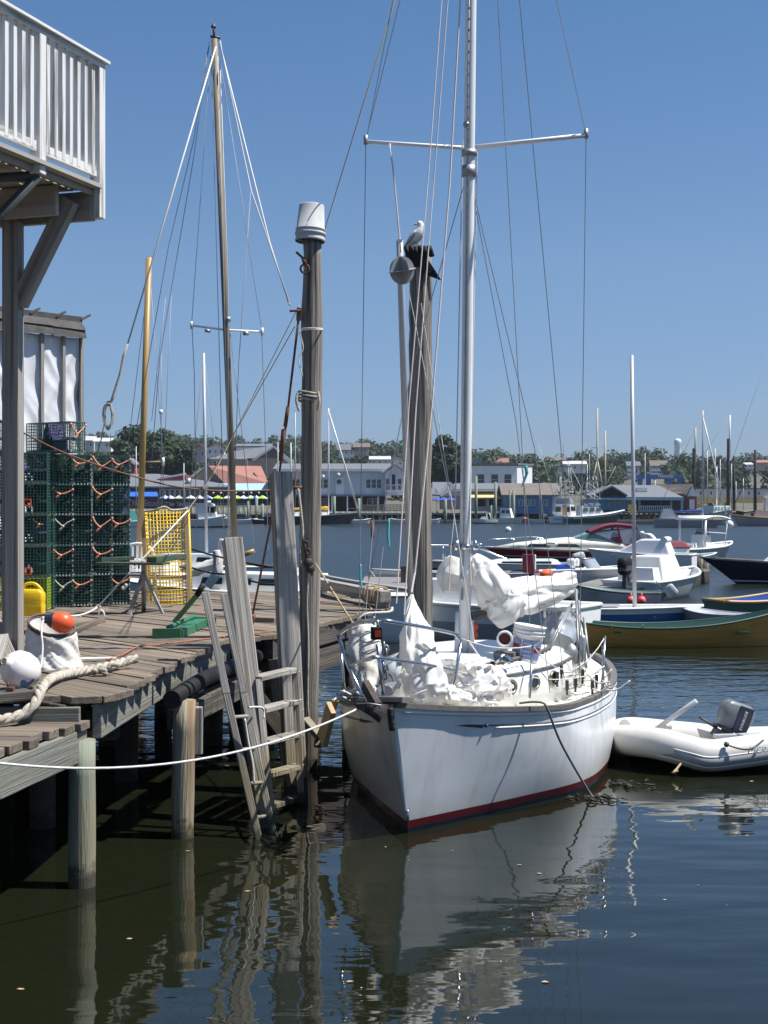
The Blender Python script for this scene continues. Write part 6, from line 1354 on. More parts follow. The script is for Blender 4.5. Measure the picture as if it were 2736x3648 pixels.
# --- cowling boat and person bending over
h = Hull(4.6, 1.9, (.9, .75, .7), ov=.1, tr=.9, bl=.5, depth=.1)
t = simple_boat('white_runabout', 'white runabout with a covered engine box beside the silver dinghy mast', h, 'plastic', 'motor boat', inner='greytrim', railm='white', r=.04)
part('cover', cabin(-1.4, 1.2, 1.6, .65, 1.35, 1.3, .25, .8), M['plastic'], t, bevel=.06); mb = MB(); mb.tube([V(-1.1, -.7, 1.32), V(-1.1, .7, 1.32)], .14, 12); part('cover_roll', mb, M['white'], t)
place(t, V((2282 - CX) / F * 62, 62, 0), R(160))
h = Hull(3.2, 1.5, (.9, .85, .85), ov=.05, tr=.95, bl=.5, depth=.1)
t = simple_boat('covered_boat', 'small boat under a maroon cover where a person bends over', h, 'cream', 'motor boat', deckm='maroon', railm='maroon', r=.04)
part('cover', cabin(-1.5, 1.5, 1.3, .8, 1.15, .3, .3, .7), M['maroon'], t, bevel=.08); place(t, V((2340 - CX) / F * 67, 67, 0), R(5))
def skin_person(loc, rz):
    """bending figure in a white shirt: one skinned body, clothes as children"""
    t = thing('person', 'person in a white shirt and cap bending over the maroon covered boat', 'person', (0, 0, 0))
    J = [(0, 0, .86), (.08, 0, 1.02), (.26, 0, 1.17), (.42, 0, 1.24), (.50, 0, 1.25), (.60, 0, 1.23),
         (0, .10, .82), (.02, .11, .46), (-.03, .11, .08), (.08, .12, .03), (0, -.10, .82), (.02, -.11, .46), (-.03, -.11, .08), (.08, -.12, .03),
         (.40, .18, 1.20), (.46, .22, .96), (.60, .18, .80), (.66, .17, .74), (.40, -.18, 1.20), (.46, -.22, .96), (.60, -.18, .80), (.66, -.17, .74)]
    E = [(0, 1), (1, 2), (2, 3), (3, 4), (4, 5), (0, 6), (6, 7), (7, 8), (8, 9), (0, 10), (10, 11), (11, 12), (12, 13), (3, 14), (14, 15), (15, 16), (16, 17), (3, 18), (18, 19), (19, 20), (20, 21)]
    rad = [.14, .14, .15, .14, .055, .10] + [.085, .06, .045, .04] * 2 + [.07, .05, .038, .035] * 2
    def grow(name, idx, m, k):
        mp = {a: i for i, a in enumerate(idx)}; me = bpy.data.meshes.new(name); me.from_pydata([J[i] for i in idx], [(mp[a], mp[b]) for a, b in E if a in mp and b in mp], [])
        o = bpy.data.objects.new(name, me); COL.objects.link(o); s_ = o.modifiers.new('skin', 'SKIN'); 
        if not me.skin_vertices: 
            bm_ = __import__('bmesh').new(); bm_.from_mesh(me); bm_.verts.layers.skin.verify(); bm_.to_mesh(me); bm_.free()
        for i, a in enumerate(idx): me.skin_vertices[0].data[i].radius = (rad[a] * k, rad[a] * k)
        me.skin_vertices[0].data[0].use_root = True
        o.modifiers.new('sub', 'SUBSURF').render_levels = 2; me.materials.append(m); o.parent = t; return o
    grow('body', list(range(22)), M['skin'], 1.0); grow('shirt', [0, 1, 2, 3, 14, 15, 18, 19], M['shirt'], 1.14); grow('trousers', [0, 6, 7, 8, 10, 11, 12], M['jeans'], 1.12)
    b = MB(); b.ball((.61, 0, 1.29), .115, 14, 10, (1, 1, .75)); b.box((.72, 0, 1.26), (.12, .14, .02)); part('cap', b, M['shirt'], t)
    b = MB(); b.ball((.695, 0, 1.215), .02, 8, 6); part('nose', b, M['skin'], t)
    return place(t, loc, rz)
skin_person(V((2325 - CX) / F * 66, 65.5, .25), R(150))
# --- navy sailboat at the right frame edge
h = Hull(8.2, 2.4, (.95, .74, .72), ov=.16, tr=.6, bl=.5, depth=.2, flare=.8)
t = sailboat('navy blue sailboat with a white cabin cut off by the right frame edge', h, 'navy', 9.5, .44, 'alu', .06, .5, None, boom=True, bands=((-.0, .05, 'white'), (.86, .92, 'white')), cabz=.42)
text('bow_lettering', 'NELLIE', .14, h.pt(.16, .30, 1, .03), (R(90), 0, R(180 + 14)), M['white'], t) if False else None
a = G(2640, 2083); place(t, V((2500 - CX) / F * 51 + 4.05, 51.5, 0), R(184))
# --- rowboats beside the brown dory
h = Hull(1.9, .95, (.46, .34, .36), ov=.1, tr=.7, bl=.5, depth=.08)
t = simple_boat('rowing_boat', 'small grey rowing boat behind the brown dory', h, 'greytrim', 'rowing boat', inner='plastic', railm='greytrim', r=.02); a = G(2545, 2226); place(t, V((2548 - CX) / F * 32.5, 32.5, 0), R(140))
h = Hull(3.2, 1.3, (.80, .52, .5), ov=.1, tr=.7, bl=.5, depth=.08)
t = simple_boat('rowing_boat', 'dark green rowing boat with an orange gunwale at the right frame edge', h, 'greentrim', 'rowing boat', inner='umbblue', railm='spar', r=.045); place(t, V((2755 - CX) / F * 34.5, 35.0, 0), R(24))
h = Hull(5.5, 1.9, (.7, .55, .5), ov=.1, tr=.8, bl=.5, depth=.1)
t = simple_boat('moored_skiff', 'white skiff with a red bottom half hidden behind the gull pile', h, 'white', 'skiff', inner='greytrim', railm='greytrim', r=.03, bands=((.55, 1.1, 'crimson'),)); place(t, V((1590 - CX) / F * 48, 48, 0), R(200))
h = Hull(6.0, 2.2, (1.0, .8, .75), ov=.1, tr=.85, bl=.5, depth=.15)
t = simple_boat('work_boat', 'white work boat with a grey side behind the mast foot and gull pile', h, 'greytrim', 'motor boat', deckm='white', railm='white', r=.05, bands=((0, .45, 'white'),)); part('cabin', cabin(-1.6, .8, 1.5, .75, 1.25, .4), M['white'], t); place(t, V((1610 - CX) / F * 29, 30, 0), R(150))
# --- mooring balls, piles and gulls
for x, y, lb in ((1810, 1888, 'left'), (2598, 1868, 'right')):
    mb = MB(); a = G(x, y + 6); mb.ball((a.x, a.y, .2), .36 if x < 2000 else .62, 14, 10); solo('mooring_ball', 'white mooring ball afloat, the %s of the two' % lb, 'mooring buoy', mb, M['white'], 'white mooring balls')
a = G(1327, 1912); mb = MB(); mb.tube([V(a.x, a.y, -1), V(a.x, a.y, 1.45)], .16, 10); solo('harbour_post', 'rusty brown post standing alone in the open water', 'post', mb, M['rust'])
# --- sailboats moored just behind the pier
h = Hull(8.6, 2.6, (1.15, .95, .95), ov=.14, tr=.6, bl=.5, depth=.3)
t = sailboat('sailboat with a tall weathered wooden mast and white masthead lines', h, 'white', 12.6, .42, 'oldspar', .085, .505, None, stays=False, boom=False); d0 = 31.0
xb = (836 - CX) / F * d0
place(t, V(xb, d0, 0), R(90 + 62)); mm_ = [o for o in t.children if o.name.startswith('mast')][0]; sp_o = [o for o in t.children if o.name.startswith('spreader')][0]
for o_ in (mm_, sp_o): bpy.data.objects.remove(o_)
t.location = V(xb + .4, d0 + .4, 0)
wm_ = thing('x', None, None, (0, 0, 0)); bpy.data.objects.remove(wm_)
Rw = Matrix.Rotation(t.rotation_euler.z, 3, 'Z').inverted()
def tl(p): return Rw @ (p - Vector(t.location))
def wp(name, segs, m, r, n=6):
    b = MB()
    for s_ in segs: b.tube([tl(p) for p in s_], r, n)
    part(name, b, m, t)
wp('mast', [[P(838, 1990, d0), P(805, 1150, d0), P(765, 140, d0)]], M['oldspar'], .072, 14)
wp('masthead_gear', [[P(765, 150, d0), P(760, 85, d0)], [P(750, 130, d0), P(785, 135, d0)], [P(752, 95, d0), P(770, 95, d0)]], M['dgrey'], .03)
wp('spreader', [[P(683, 1160, d0), P(806, 1176, d0), P(932, 1182, d0)]], M['mastwhite'], .025)
wp('spreader_tip', [[P(683, 1145, d0), P(683, 1172, d0)], [P(934, 1168, d0), P(934, 1195, d0)]], M['white'], .035)
for sg_ in [[P(738, 1184, d0 - .1), P(741, 1174, d0 - .1)], [P(876, 1194, d0 - .1), P(876, 1182, d0 - .1)], [P(812, 1130, d0 - .1), P(812, 1145, d0 - .1)]]: wp('deck_light', [sg_], M['galv'], .065, 10)
wp('halyard', [[P(774, 150, d0), P(455, 1225, d0 - 3)]], M['rope'], .017)
wp('halyard', [[P(784, 145, d0), P(792, 190, d0), P(895, 680, d0 - 1), P(1035, 1090, d0 - 3)], [P(792, 190, d0), P(960, 860, d0 - 1), P(1030, 1085, d0 - 3)]], M['rope'], .014)
wp('halyard', [[P(776, 200, d0 - .15), P(795, 900, d0 - .15), P(818, 1900, d0 - .15)], [P(785, 250, d0 - .15), P(812, 1000, d0 - .15), P(812, 1930, d0 - .15)]], M['rope'], .009)
wp('stay', [[P(745, 150, d0), P(690, 500, d0), P(600, 880, d0), P(455, 1700, d0)], [P(745, 160, d0), P(690, 560, d0), P(570, 1270, d0), P(540, 1640, d0)], [P(750, 200, d0), P(683, 1145, d0), P(692, 1330, d0), P(700, 1960, d0)], [P(752, 220, d0), P(780, 1200, d0), P(800, 1960, d0)], [P(785, 220, d0), P(932, 1170, d0), P(950, 1700, d0), P(955, 1960, d0)], [P(893, 680, d0), P(850, 1300, d0), P(830, 1900, d0)], [P(820, 1190, d0), P(855, 1480, d0), P(905, 1940, d0)]], M['wire'], .0085, 5)
mb = crumple_tube([P(795, 1920, 29), P(785, 1990, 29), P(730, 2020, 29), P(670, 2042, 29)], [.07, .14, .12, .10], 53, 30, .3); bl_ = MB(); bl_.v = [tl(p) for p in mb.v]; bl_.f = mb.f; bl_.sm = mb.sm; bl_.gc = mb.gc; bl_.rn = mb.rn; part('sail', bl_, M['sail'], t)
mb = crumple_tube([P(770, 1960, 28.5), P(775, 2030, 28.5), P(740, 2090, 28.5)], [.06, .10, .07], 57, 30, .3); bl_ = MB(); bl_.v = [tl(p) for p in mb.v]; bl_.f = mb.f; bl_.sm = mb.sm; bl_.gc = mb.gc; bl_.rn = mb.rn; part('sail', bl_, M['canvas'], t)
wp('boom', [[P(862, 1978, 29), P(906, 1962, 29)]], M['spar'], .05, 10)
mb = MB(); mb.tube([P(455, 1225, 20.0), P(440, 1270, 20.0), P(428, 1330, 20), P(402, 1415, 20.0), P(396, 1432, 20)], [.014, .02, .016, .022, .02], 7)
rd = random.Random(8)
for k in range(7):
    c = P(387 + rd.uniform(-3, 3), 1480 + rd.uniform(-4, 6), 20.0); a_, b_ = rd.uniform(.05, .075), rd.uniform(.15, .19)
    mb.tube([c + V(a_ * math.cos(q), .02 * math.sin(q * 2 + k), b_ * math.sin(q)) for q in [i * math.pi / 10 for i in range(20)]], .010, 5, close=True)
mb.tube([P(376, 1480, 20), P(362, 1560, 20), P(345, 1620, 20.2)], .009, 5); solo('rope_coil', 'coil of grey rope hanging in mid air on the long white line', 'rope', mb, M['hawser'])
h = Hull(8.0, 2.4, (1.2, 1.0, 1.0), ov=.14, tr=.6, bl=.5, depth=.3); d1 = 38
t = sailboat('sailboat with a yellow varnished wooden mast behind the lobster traps', h, 'white', 9.0, .42, 'spar', .1, None, None, stays=False, boom=False); place(t, V((505 - CX) / F * d1 - .6, d1 + .3, 0), R(170))
mm_ = [o for o in t.children if o.name.startswith('mast')][0]; bpy.data.objects.remove(mm_)
Rw = Matrix.Rotation(t.rotation_euler.z, 3, 'Z').inverted()
wp('mast', [[P(496, 1985, d1), P(531, 918, d1)]], M['spar'], .085, 12)
wp('spreader', [[P(510, 1646, d1), P(580, 1644, d1)]], M['tanwood'], .022); wp('spreader_tip', [[P(581, 1630, d1), P(581, 1658, d1)]], M['white'], .04)
wp('stay', [[P(528, 1000, d1), P(460, 1560, d1), P(440, 1960, d1)], [P(531, 930, d1), P(582, 1640, d1), P(555, 1850, d1)], [P(575, 1260, d1 + 1), P(574, 1640, d1 + 1)], [P(590, 1060, d1 + 1), P(540, 1500, d1 + 1)], [P(610, 1050, d1), P(575, 1850, d1)]], M['wire'], .0085, 5)
wp('masthead_light', [[P(573, 1460, d1), P(573, 1475, d1)]], M['white'], .05, 8)
h = Hull(7.0, 2.2, (1.1, .95, .95), ov=.14, tr=.6, bl=.5, depth=.3); d2 = 44
t = sailboat('small sailboat with a slim silver mast between the yellow cage and the leaning post', h, 'white', 7, .42, 'alu', .06, None, None, stays=False, boom=False); place(t, V((732 - CX) / F * d2 - .5, d2 + .2, 0), R(165))
mm_ = [o for o in t.children if o.name.startswith('mast')][0]; bpy.data.objects.remove(mm_); Rw = Matrix.Rotation(t.rotation_euler.z, 3, 'Z').inverted()
wp('mast', [[P(737, 2010, d2), P(725, 1258, d2)]], M['alu'], .048, 10); wp('stay', [[P(725, 1262, d2), P(660, 1930, d2)], [P(726, 1262, d2), P(800, 1900, d2)]], M['wire'], .009, 5)
mb = MB()
for (x0, y0, x1, y1) in ((678, 1955, 960, 2018), (678, 2020, 800, 2045), (860, 1998, 975, 2020), (870, 2060, 980, 2082)): mb.tube(sag(P(x0, y0, 26), P(x1, y1, 25), .03, 4), .018, 5)
solo('mooring_lines', 'dark parallel mooring lines across the water behind the square posts', 'rope', mb, M['darkwire'])
# ------------------------------------------------------------------ far shore: ground, hills, quay
skx = [-400, 0, 290, 430, 640, 760, 860, 1050, 1200, 1330, 1420, 1480, 1600, 1700, 1800, 1900, 2000, 2070, 2150, 2250, 2350, 2400, 2500, 2600, 2736, 3200]
sky_ = [1545, 1540, 1538, 1535, 1536, 1553, 1566, 1556, 1580, 1570, 1574, 1590, 1600, 1610, 1612, 1624, 1628, 1616, 1618, 1603, 1604, 1612, 1628, 1624, 1618, 1600]
def skyz(X, d): return 2.75 + (HY - float(np.interp(CX + X / d * F, skx, sky_))) / F * d
def terr(X, Y):
    k = min(1, max(0, (Y - 330) / 430.)); top = skyz(X * 760 / max(Y, 200), 760) - 9.5
    return 1.5 + max(0, top - 1.5) * k ** .85 + (noise.noise(V(X * .02, Y * .02, 0)) * 1.5 * k)
gm = MB(); gm.grid(lambda i, j: V(-520 + 1040 * i, 258 + 900 * j ** 1.4, terr(-520 + 1040 * i, 258 + 900 * j ** 1.4) - (0 if j > .02 else 2)), 80, 40)
struct('hill_ground', gm, M['shore'])
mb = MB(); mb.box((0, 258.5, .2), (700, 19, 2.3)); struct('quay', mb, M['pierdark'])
def Q(x, y, d): return P(x, y, d)
def wallbox(x0, x1, yt, yb, d, dep):
    a = P(x0, yt, d); b = P(x1, yb, d); m = MB(); m.box(((a.x + b.x) / 2, d + dep / 2, (a.z + b.z) / 2), (b.x - a.x, dep, a.z - b.z)); return m
def gable(x0, x1, yr, ye, d, dep, over=.3, along='x', th=.25, xr=None):
    """roof sheets; along x: ridge parallel to the shore; along y: gable end faces the water"""
    a = P(x0, ye, d); b = P(x1, ye, d); zr = P(0, yr, d).z; m = MB()
    if along == 'x':
        ym = d + dep / 2
        for y0 in (d - over, d + dep + over):
            m.prism([V(a.x - over, y0, a.z), V(b.x + over, y0, a.z), V(b.x + over, ym, zr), V(a.x - over, ym, zr)], (0, 0, 0), (0, 0, th))
    else:
        xm = (a.x + b.x) / 2 if xr is None else P(xr, 0, d).x
        for x_ in (a.x - over, b.x + over):
            m.prism([V(x_, d - over, a.z), V(x_, d + dep, a.z), V(xm, d + dep, zr), V(xm, d - over, zr)], (0, 0, 0), (0, 0, th))
    return m
def gabwall(x0, x1, yr, ye, d, dep, along='y', xr=None):
    a = P(x0, ye, d); b = P(x1, ye, d); zr = P(0, yr, d).z; m = MB()
    if along == 'y': m.prism([V(a.x, d, a.z), V(b.x, d, a.z), V((a.x + b.x) / 2 if xr is None else P(xr, 0, d).x, d, zr)], (0, 0, 0), (0, dep, 0))
    else: m.prism([V(a.x, d, a.z), V(a.x, d + dep, a.z), V(a.x, d + dep / 2, zr)], (0, 0, 0), (b.x - a.x, 0, 0))
    return m
def win(par, x0, x1, y0, y1, d, frame_='trimw', pane='glass', bars=1):
    a = P(x0, y0, d); b = P(x1, y1, d); m = MB(); t = .09; dd = d - .06
    m.bar((a.x - t, dd, a.z + t / 2), (b.x + t, dd, a.z + t / 2), .08, t); m.bar((a.x - t, dd, b.z - t / 2), (b.x + t, dd, b.z - t / 2), .08, t)
    m.bar((a.x - t / 2, dd, b.z), (a.x - t / 2, dd, a.z), t, .08); m.bar((b.x + t / 2, dd, b.z), (b.x + t / 2, dd, a.z), t, .08)
    for k in range(bars): z_ = b.z + (a.z - b.z) * (k + 1) / (bars + 1); m.bar((a.x, dd + .01, z_), (b.x, dd + .01, z_), .05, .05)
    w_ = part('window', m, M[frame_], par); m = MB(); m.add([V(a.x, d - .035, b.z), V(b.x, d - .035, b.z), V(b.x, d - .035, a.z), V(a.x, d - .035, a.z)], [(0, 1, 2, 3)]); part('pane', m, M[pane], w_)
def bthing(name, label, x, y, d, cat='building', group=None): return thing(name, label, cat, P(x, y, d), group)
def trimline(par, pts, r=.14, m='trimw', nm='trim'):
    b = MB()
    for a, c in zip(pts[:-1], pts[1:]): b.bar(P(*a), P(*c), r, r)
    part(nm, b, M[m], par)
# red barn and red restaurant on the left
t = bthing('red_barn', 'small red barn gable with a grey roof behind the restaurant', 455, 1700, 275); part('wall', wallbox(425, 480, 1655, 1720, 275, 10), M['redbarn'], t); part('wall', gabwall(425, 480, 1633, 1655, 275, 10), M['redbarn'], t, label='red gable end'); part('roof', gable(425, 480, 1632, 1656, 275, 10, along='y'), M['slate'], t); win(t, 458, 470, 1662, 1682, 275, 'redbarn', 'houseC'); trimline(t, [(425, 1655, 274.6), (452, 1633, 274.6), (480, 1655, 274.6)], .25)
t = bthing('red_restaurant', 'long low red waterfront restaurant with a blue awning', 600, 1800, 250)
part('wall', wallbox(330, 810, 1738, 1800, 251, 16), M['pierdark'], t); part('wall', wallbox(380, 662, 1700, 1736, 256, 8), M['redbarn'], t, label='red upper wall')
b = MB(); b.prism([P(330, 1738, 250), P(815, 1740, 250), P(800, 1722, 258), P(560, 1694, 258), P(330, 1694, 258)], (0, 0, 0), (0, 0, .3)); part('roof', b, M['slate'], t); b = MB(); b.prism([P(560, 1706, 254), P(662, 1690, 254), P(662, 1722, 254), P(600, 1722, 254)], (0, 0, 0), (0, 4, 0)); part('dormer', b, M['redbarn'], t); trimline(t, [(575, 1703, 253.7), (662, 1688, 253.7)], .35)
b = MB(); b.prism([P(395, 1746, 250.8), P(560, 1746, 250.8), P(562, 1768, 248.2), P(393, 1768, 248.2)], (0, 0, 0), (0, 0, -.12)); part('awning', b, M['awnblue'], t)
for k in range(13): win(t, 572 + k * 18, 584 + k * 18, 1744, 1772, 250.9, 'trimw', 'glass', 0)
b = MB(); b.box(((P(400, 0, 246).x + P(880, 0, 246).x) / 2, 248, 1.4), (P(880, 0, 246).x - P(400, 0, 246).x, 8, .3)); part('deck', b, M['dock'], t)
b = MB(); b.box(((P(400, 0, 244).x + P(660, 0, 244).x) / 2, 244, 3.2), (P(660, 0, 244).x - P(400, 0, 244).x, .2, 1.6)); sg = part('deck_wall', b, mat('dark_plum_boards', (.07, .025, .035), .8, .1), t)
text('sign_lettering', 'The Studio', 1.5, P(520, 1793, 243.8), (R(90), 0, 0), M['galv'], sg, .03, shear=.1); text('sign_lettering', 'The Studio', 1.05, P(645, 1795, 243.8) + V(-.4, 0, -.05), (R(90), 0, 0), M['trimw'], sg, .03)
b = MB()
for k in range(26): b.tube([P(400 + k * 19, 1830, 244.5) - Z * 1.5, P(400 + k * 19, 1808, 244.5)], .16, 6)
part('deck_piles', b, M['farpile'], t)
b = MB()
for y_ in (1795, 1803): b.bar(P(665, y_, 244), P(880, y_, 244), .1, .1)
for k in range(24): b.bar(P(665 + k * 9.3, 1812, 244), P(665 + k * 9.3, 1793, 244), .07, .07)
part('deck_railing', b, M['galv'], t)
# rust red roofed hall
t = bthing('red_roof_hall', 'brown hall with a faded red roof and a pale blue awning', 820, 1790, 252)
part('wall', wallbox(690, 775, 1715, 1790, 256, 14), M['brownwall'], t); part('wall', gabwall(676, 800, 1660, 1715, 256, 4, xr=742), M['brownwall'], t, label='brown gable end')
b = MB(); b.prism([P(742, 1659, 256), P(930, 1660, 262), P(958, 1722, 254), P(800, 1722, 254)], (0, 0, 0), (0, .1, -.3)); part('roof', b, M['redroof'], t); b = MB(); b.prism([P(742, 1659, 256), P(740, 1659, 262), P(660, 1712, 262), P(676, 1716, 256)], (0, 0, 0), (0, 0, .3)); part('roof', b, M['brownroof'], t)
b = MB(); b.prism([P(775, 1722, 254), P(950, 1722, 254), P(955, 1746, 250), P(745, 1746, 250)], (0, 0, 0), (0, 0, -.15)); part('awning', b, M['awnpale'], t)
b = MB(); b.prism([P(742, 1746, 250.5), P(952, 1746, 250.5), P(952, 1800, 250.5), P(742, 1800, 250.5)], (0, 0, 0), (0, 6, 0)); part('dark_front', b, M['darkint'], t)
b = MB()
for x_, y_ in ((858, 1697), (905, 1692)): b.bar(P(x_, y_ - 8, 257), P(x_ + 12, y_ + 8, 256), .3, .3)
part('roof_vent', b, M['brownroof'], t); b = MB()
for k in range(8): c = P(760 + k * 27, 1756, 249.6); b.ball(c, .17, 8, 6)
part('string_lamps', b, M['trimw'], t); b = MB(); c = P(838 - 154, 1720, 256); b.tube([P(671, 1728, 252), P(671, 1705, 252)], .5, 12); part('roof_tank', b, M['galv'], t)
# big grey gable behind
t = bthing('grey_gabled_house', 'large brown and grey gabled house with white trim above the red roof', 930, 1670, 300); part('wall', wallbox(880, 1030, 1632, 1690, 300, 16), M['brownwall'], t)
b = MB(); b.prism([P(745, 1640, 300), P(900, 1640, 300), P(975, 1592, 306), P(840, 1610, 306)], (0, 0, 0), (0, 0, .3)); b.prism([P(900, 1640, 300), P(975, 1592, 300), P(975, 1592, 312), P(900, 1640, 312)], (0, 0, 0), (0, 0, .3)); b.prism([P(1034, 1642, 300), P(975, 1592, 300), P(975, 1592, 312), P(1034, 1642, 312)], (0, 0, 0), (0, 0, .3)); part('roof', b, M['slate'], t); part('wall', gabwall(900, 1034, 1593, 1641, 300.3, 10, xr=975), M['brownroof'], t, label='shingled gable'); trimline(t, [(900, 1640, 299.6), (975, 1591, 299.6), (1034, 1641, 299.6)], .4); trimline(t, [(985, 1655, 298), (1008, 1628, 298), (1040, 1655, 298)], .35); win(t, 760, 772, 1643, 1660, 298.5); b = MB(); b.prism([P(745, 1636, 299), P(880, 1636, 299), P(880, 1690, 299), P(745, 1690, 299)], (0, 0, 0), (0, 3, 0)); part('wall', b, M['brownwall'], t)
# grey-blue two-storey building with the porch gable
d = 246; t = bthing('grey_clapboard_building', 'grey blue two storey clapboard building with white windows and a round window', 1200, 1815, d)
part('wall', wallbox(990, 1372, 1676, 1764, d, 14), M['shingle'], t); part('roof', gable(985, 1380, 1652, 1676, d, 14, .6), M['slate'], t)
part('eave_board', wallbox(985, 1376, 1672, 1679, d - .7, .25), M['trimw'], t); part('porch_roof', wallbox(985, 1372, 1762, 1768, d - 3, 3), M['slate'], t)
part('porch_wall', wallbox(990, 1372, 1768, 1822, d + 1.5, 10), M['darkint'], t)
for k, x_ in enumerate((1000, 1040, 1105, 1180, 1235, 1285, 1345, 1372)):
    part('porch_post', wallbox(x_, x_ + 5, 1768, 1824, d - 2.6, .25), M['trimw'], t)
for x0, x1 in ((1040, 1054), (1056, 1068), (1136, 1149), (1153, 1168), (1305, 1320), (1324, 1339), (1343, 1358)): win(t, x0, x1, 1708, 1738, d)
for x0, x1 in ((1150, 1162), (1310, 1325), (1330, 1344)): win(t, x0, x1, 1776, 1800, d + 1.4)
part('white_panel', wallbox(1304, 1360, 1741, 1762, d - .1, .1), M['trimw'], t); part('white_panel', wallbox(1128, 1172, 1741, 1762, d - .1, .1), M['houseA'], t); part('chute', wallbox(1196, 1226, 1700, 1762, d - .3, .3), M['houseA'], t)
b = MB(); c = P(1208, 1716, d - .4); b.tube([c + V(.5 * math.cos(q), 0, .5 * math.sin(q)) for q in [k * math.pi / 10 for k in range(20)]], .08, 6, close=True); w_ = part('window', b, M['trimw'], t, label='round window'); b = MB(); b.add([c + V(.48 * math.cos(q), .02, .48 * math.sin(q)) for q in [k * math.pi / 10 for k in range(20)]], [tuple(range(20))]); part('pane', b, M['glass'], w_)
part('gable_wall', wallbox(1372, 1444, 1690, 1764, d - 1, 4), M['houseA'], t); part('gable_wall', gabwall(1368, 1446, 1655, 1690, d - 1, 4, xr=1407), M['houseA'], t); part('gable_roof', gable(1366, 1448, 1653, 1688, d - 1.4, 12, along='y', xr=1407), M['trimw'], t, label='white edged gable roof')
win(t, 1376, 1388, 1706, 1745, d - 1.05); win(t, 1396, 1408, 1690, 1750, d - 1.05, 'trimw', 'darkint', 0); win(t, 1418, 1430, 1706, 1745, d - 1.05)
b = MB(); b.bar(P(1372, 1728, d - 2.6), P(1446, 1728, d - 2.6), .1, .12); b.bar(P(1372, 1750, d - 2.6), P(1446, 1750, d - 2.6), .15, .3)
for k in range(13): b.bar(P(1373 + k * 6, 1728, d - 2.6), P(1373 + k * 6, 1750, d - 2.6), .06, .06)
part('balcony_railing', b, M['trimw'], t)
b = MB(); b.box((P(1210, 0, d).x, d - 4, 1.55), (26, 7, .3)); part('deck', b, M['dock'], t); b = MB()
for y_ in (1799, 1806, 1813, 1819): b.bar(P(1270, y_, d - 7), P(1500, y_, d - 7), .06, .16)
for k in range(20): b.bar(P(1270 + k * 12, 1822, d - 7), P(1270 + k * 12, 1797, d - 7), .1, .1)
part('deck_railing', b, M['brownwall'], t); b = MB()
for k in range(24): b.tube([P(1000 + k * 22, 1850, d - 7) - Z * 1.5, P(1000 + k * 22, 1822, d - 7)], .18, 6)
part('deck_piles', b, M['farpile'], t)
for x_, y_ in ((1149, 1697), (1204, 1690)):
    b = MB(); b.tube([P(x_ - 4, y_, d - .5), P(x_ + 5, y_ - 1, d - .9)], .22, 8); part('wall_lamp', b, M['trimw'], t)
# pale flat-roofed building and the low dark roof before it
d = 288; t = bthing('pale_flat_building', 'pale flat roofed concrete building with three big dark windows', 1780, 1730, d); part('wall', wallbox(1655, 1842, 1659, 1735, d, 12), M['concrete'], t)
b = MB(); b.prism([P(1842, 1659, d), P(1896, 1661, d + 9), P(1896, 1735, d + 9), P(1842, 1735, d)], (0, 0, 0), (-.3, .3, 0)); part('side_wall', b, M['trimw'], t, label='bright white side wall'); b = MB(); b.prism([P(1650, 1657, d - .4), P(1846, 1656, d - .4), P(1900, 1659, d + 9), P(1660, 1659, d + 12)], (0, 0, 0), (0, 0, .35)); part('roof', b, M['slate'], t)
for x0, x1 in ((1700, 1725), (1750, 1774), (1797, 1822)): win(t, x0, x1, 1690, 1727, d, 'concrete', 'glass', 1)
d = 256; t = bthing('low_restaurant', 'low dark roofed restaurant with a long yellow awning', 1750, 1800, d); part('wall', wallbox(1655, 1990, 1748, 1822, d, 12), M['shingle'], t)
b = MB(); b.prism([P(1600, 1748, d - 1.5), P(1995, 1748, d - 1.5), P(1985, 1727, d + 8), P(1620, 1727, d + 8)], (0, 0, 0), (0, 0, .3)); part('roof', b, M['slate'], t); part('fascia', wallbox(1600, 1995, 1745, 1750, d - 1.7, .2), M['houseA'], t)
b = MB(); b.prism([P(1678, 1752, d - .5), P(1818, 1752, d - .5), P(1818, 1772, d - 2.6), P(1676, 1772, d - 2.6)], (0, 0, 0), (0, 0, -.12)); part('awning', b, M['awnyel'], t)
for x0, x1 in ((1690, 1730), (1742, 1758), (1766, 1786)): win(t, x0, x1, 1778, 1805, d, 'trimw', 'darkint', 0)
b = MB(); b.box((P(1600, 0, d).x, d - 6, 1.55), (22, 9, .3)); part('deck', b, M['dock'], t); b = MB()
for k in range(20): b.tube([P(1500 + k * 20, 1848, d - 8) - Z, P(1500 + k * 20, 1822, d - 8)], .18, 6)
part('deck_piles', b, M['farpile'], t)
t = bthing('tan_gabled_shed', 'tan shed gable with white trim and a dark roof behind blue umbrellas', 1580, 1790, 255); part('wall', wallbox(1572, 1655, 1766, 1815, 255, 8), M['brownwall'], t); part('wall', gabwall(1572, 1655, 1738, 1766, 255, 8, xr=1620), M['houseB'], t)
b = MB(); b.prism([P(1540, 1766, 257), P(1572, 1768, 254.6), P(1622, 1736, 254.6), P(1605, 1722, 262), P(1540, 1722, 262)], (0, 0, 0), (0, 0, .25)); part('roof', b, M['slate'], t); trimline(t, [(1570, 1768, 254.4), (1622, 1735, 254.4)], .3)
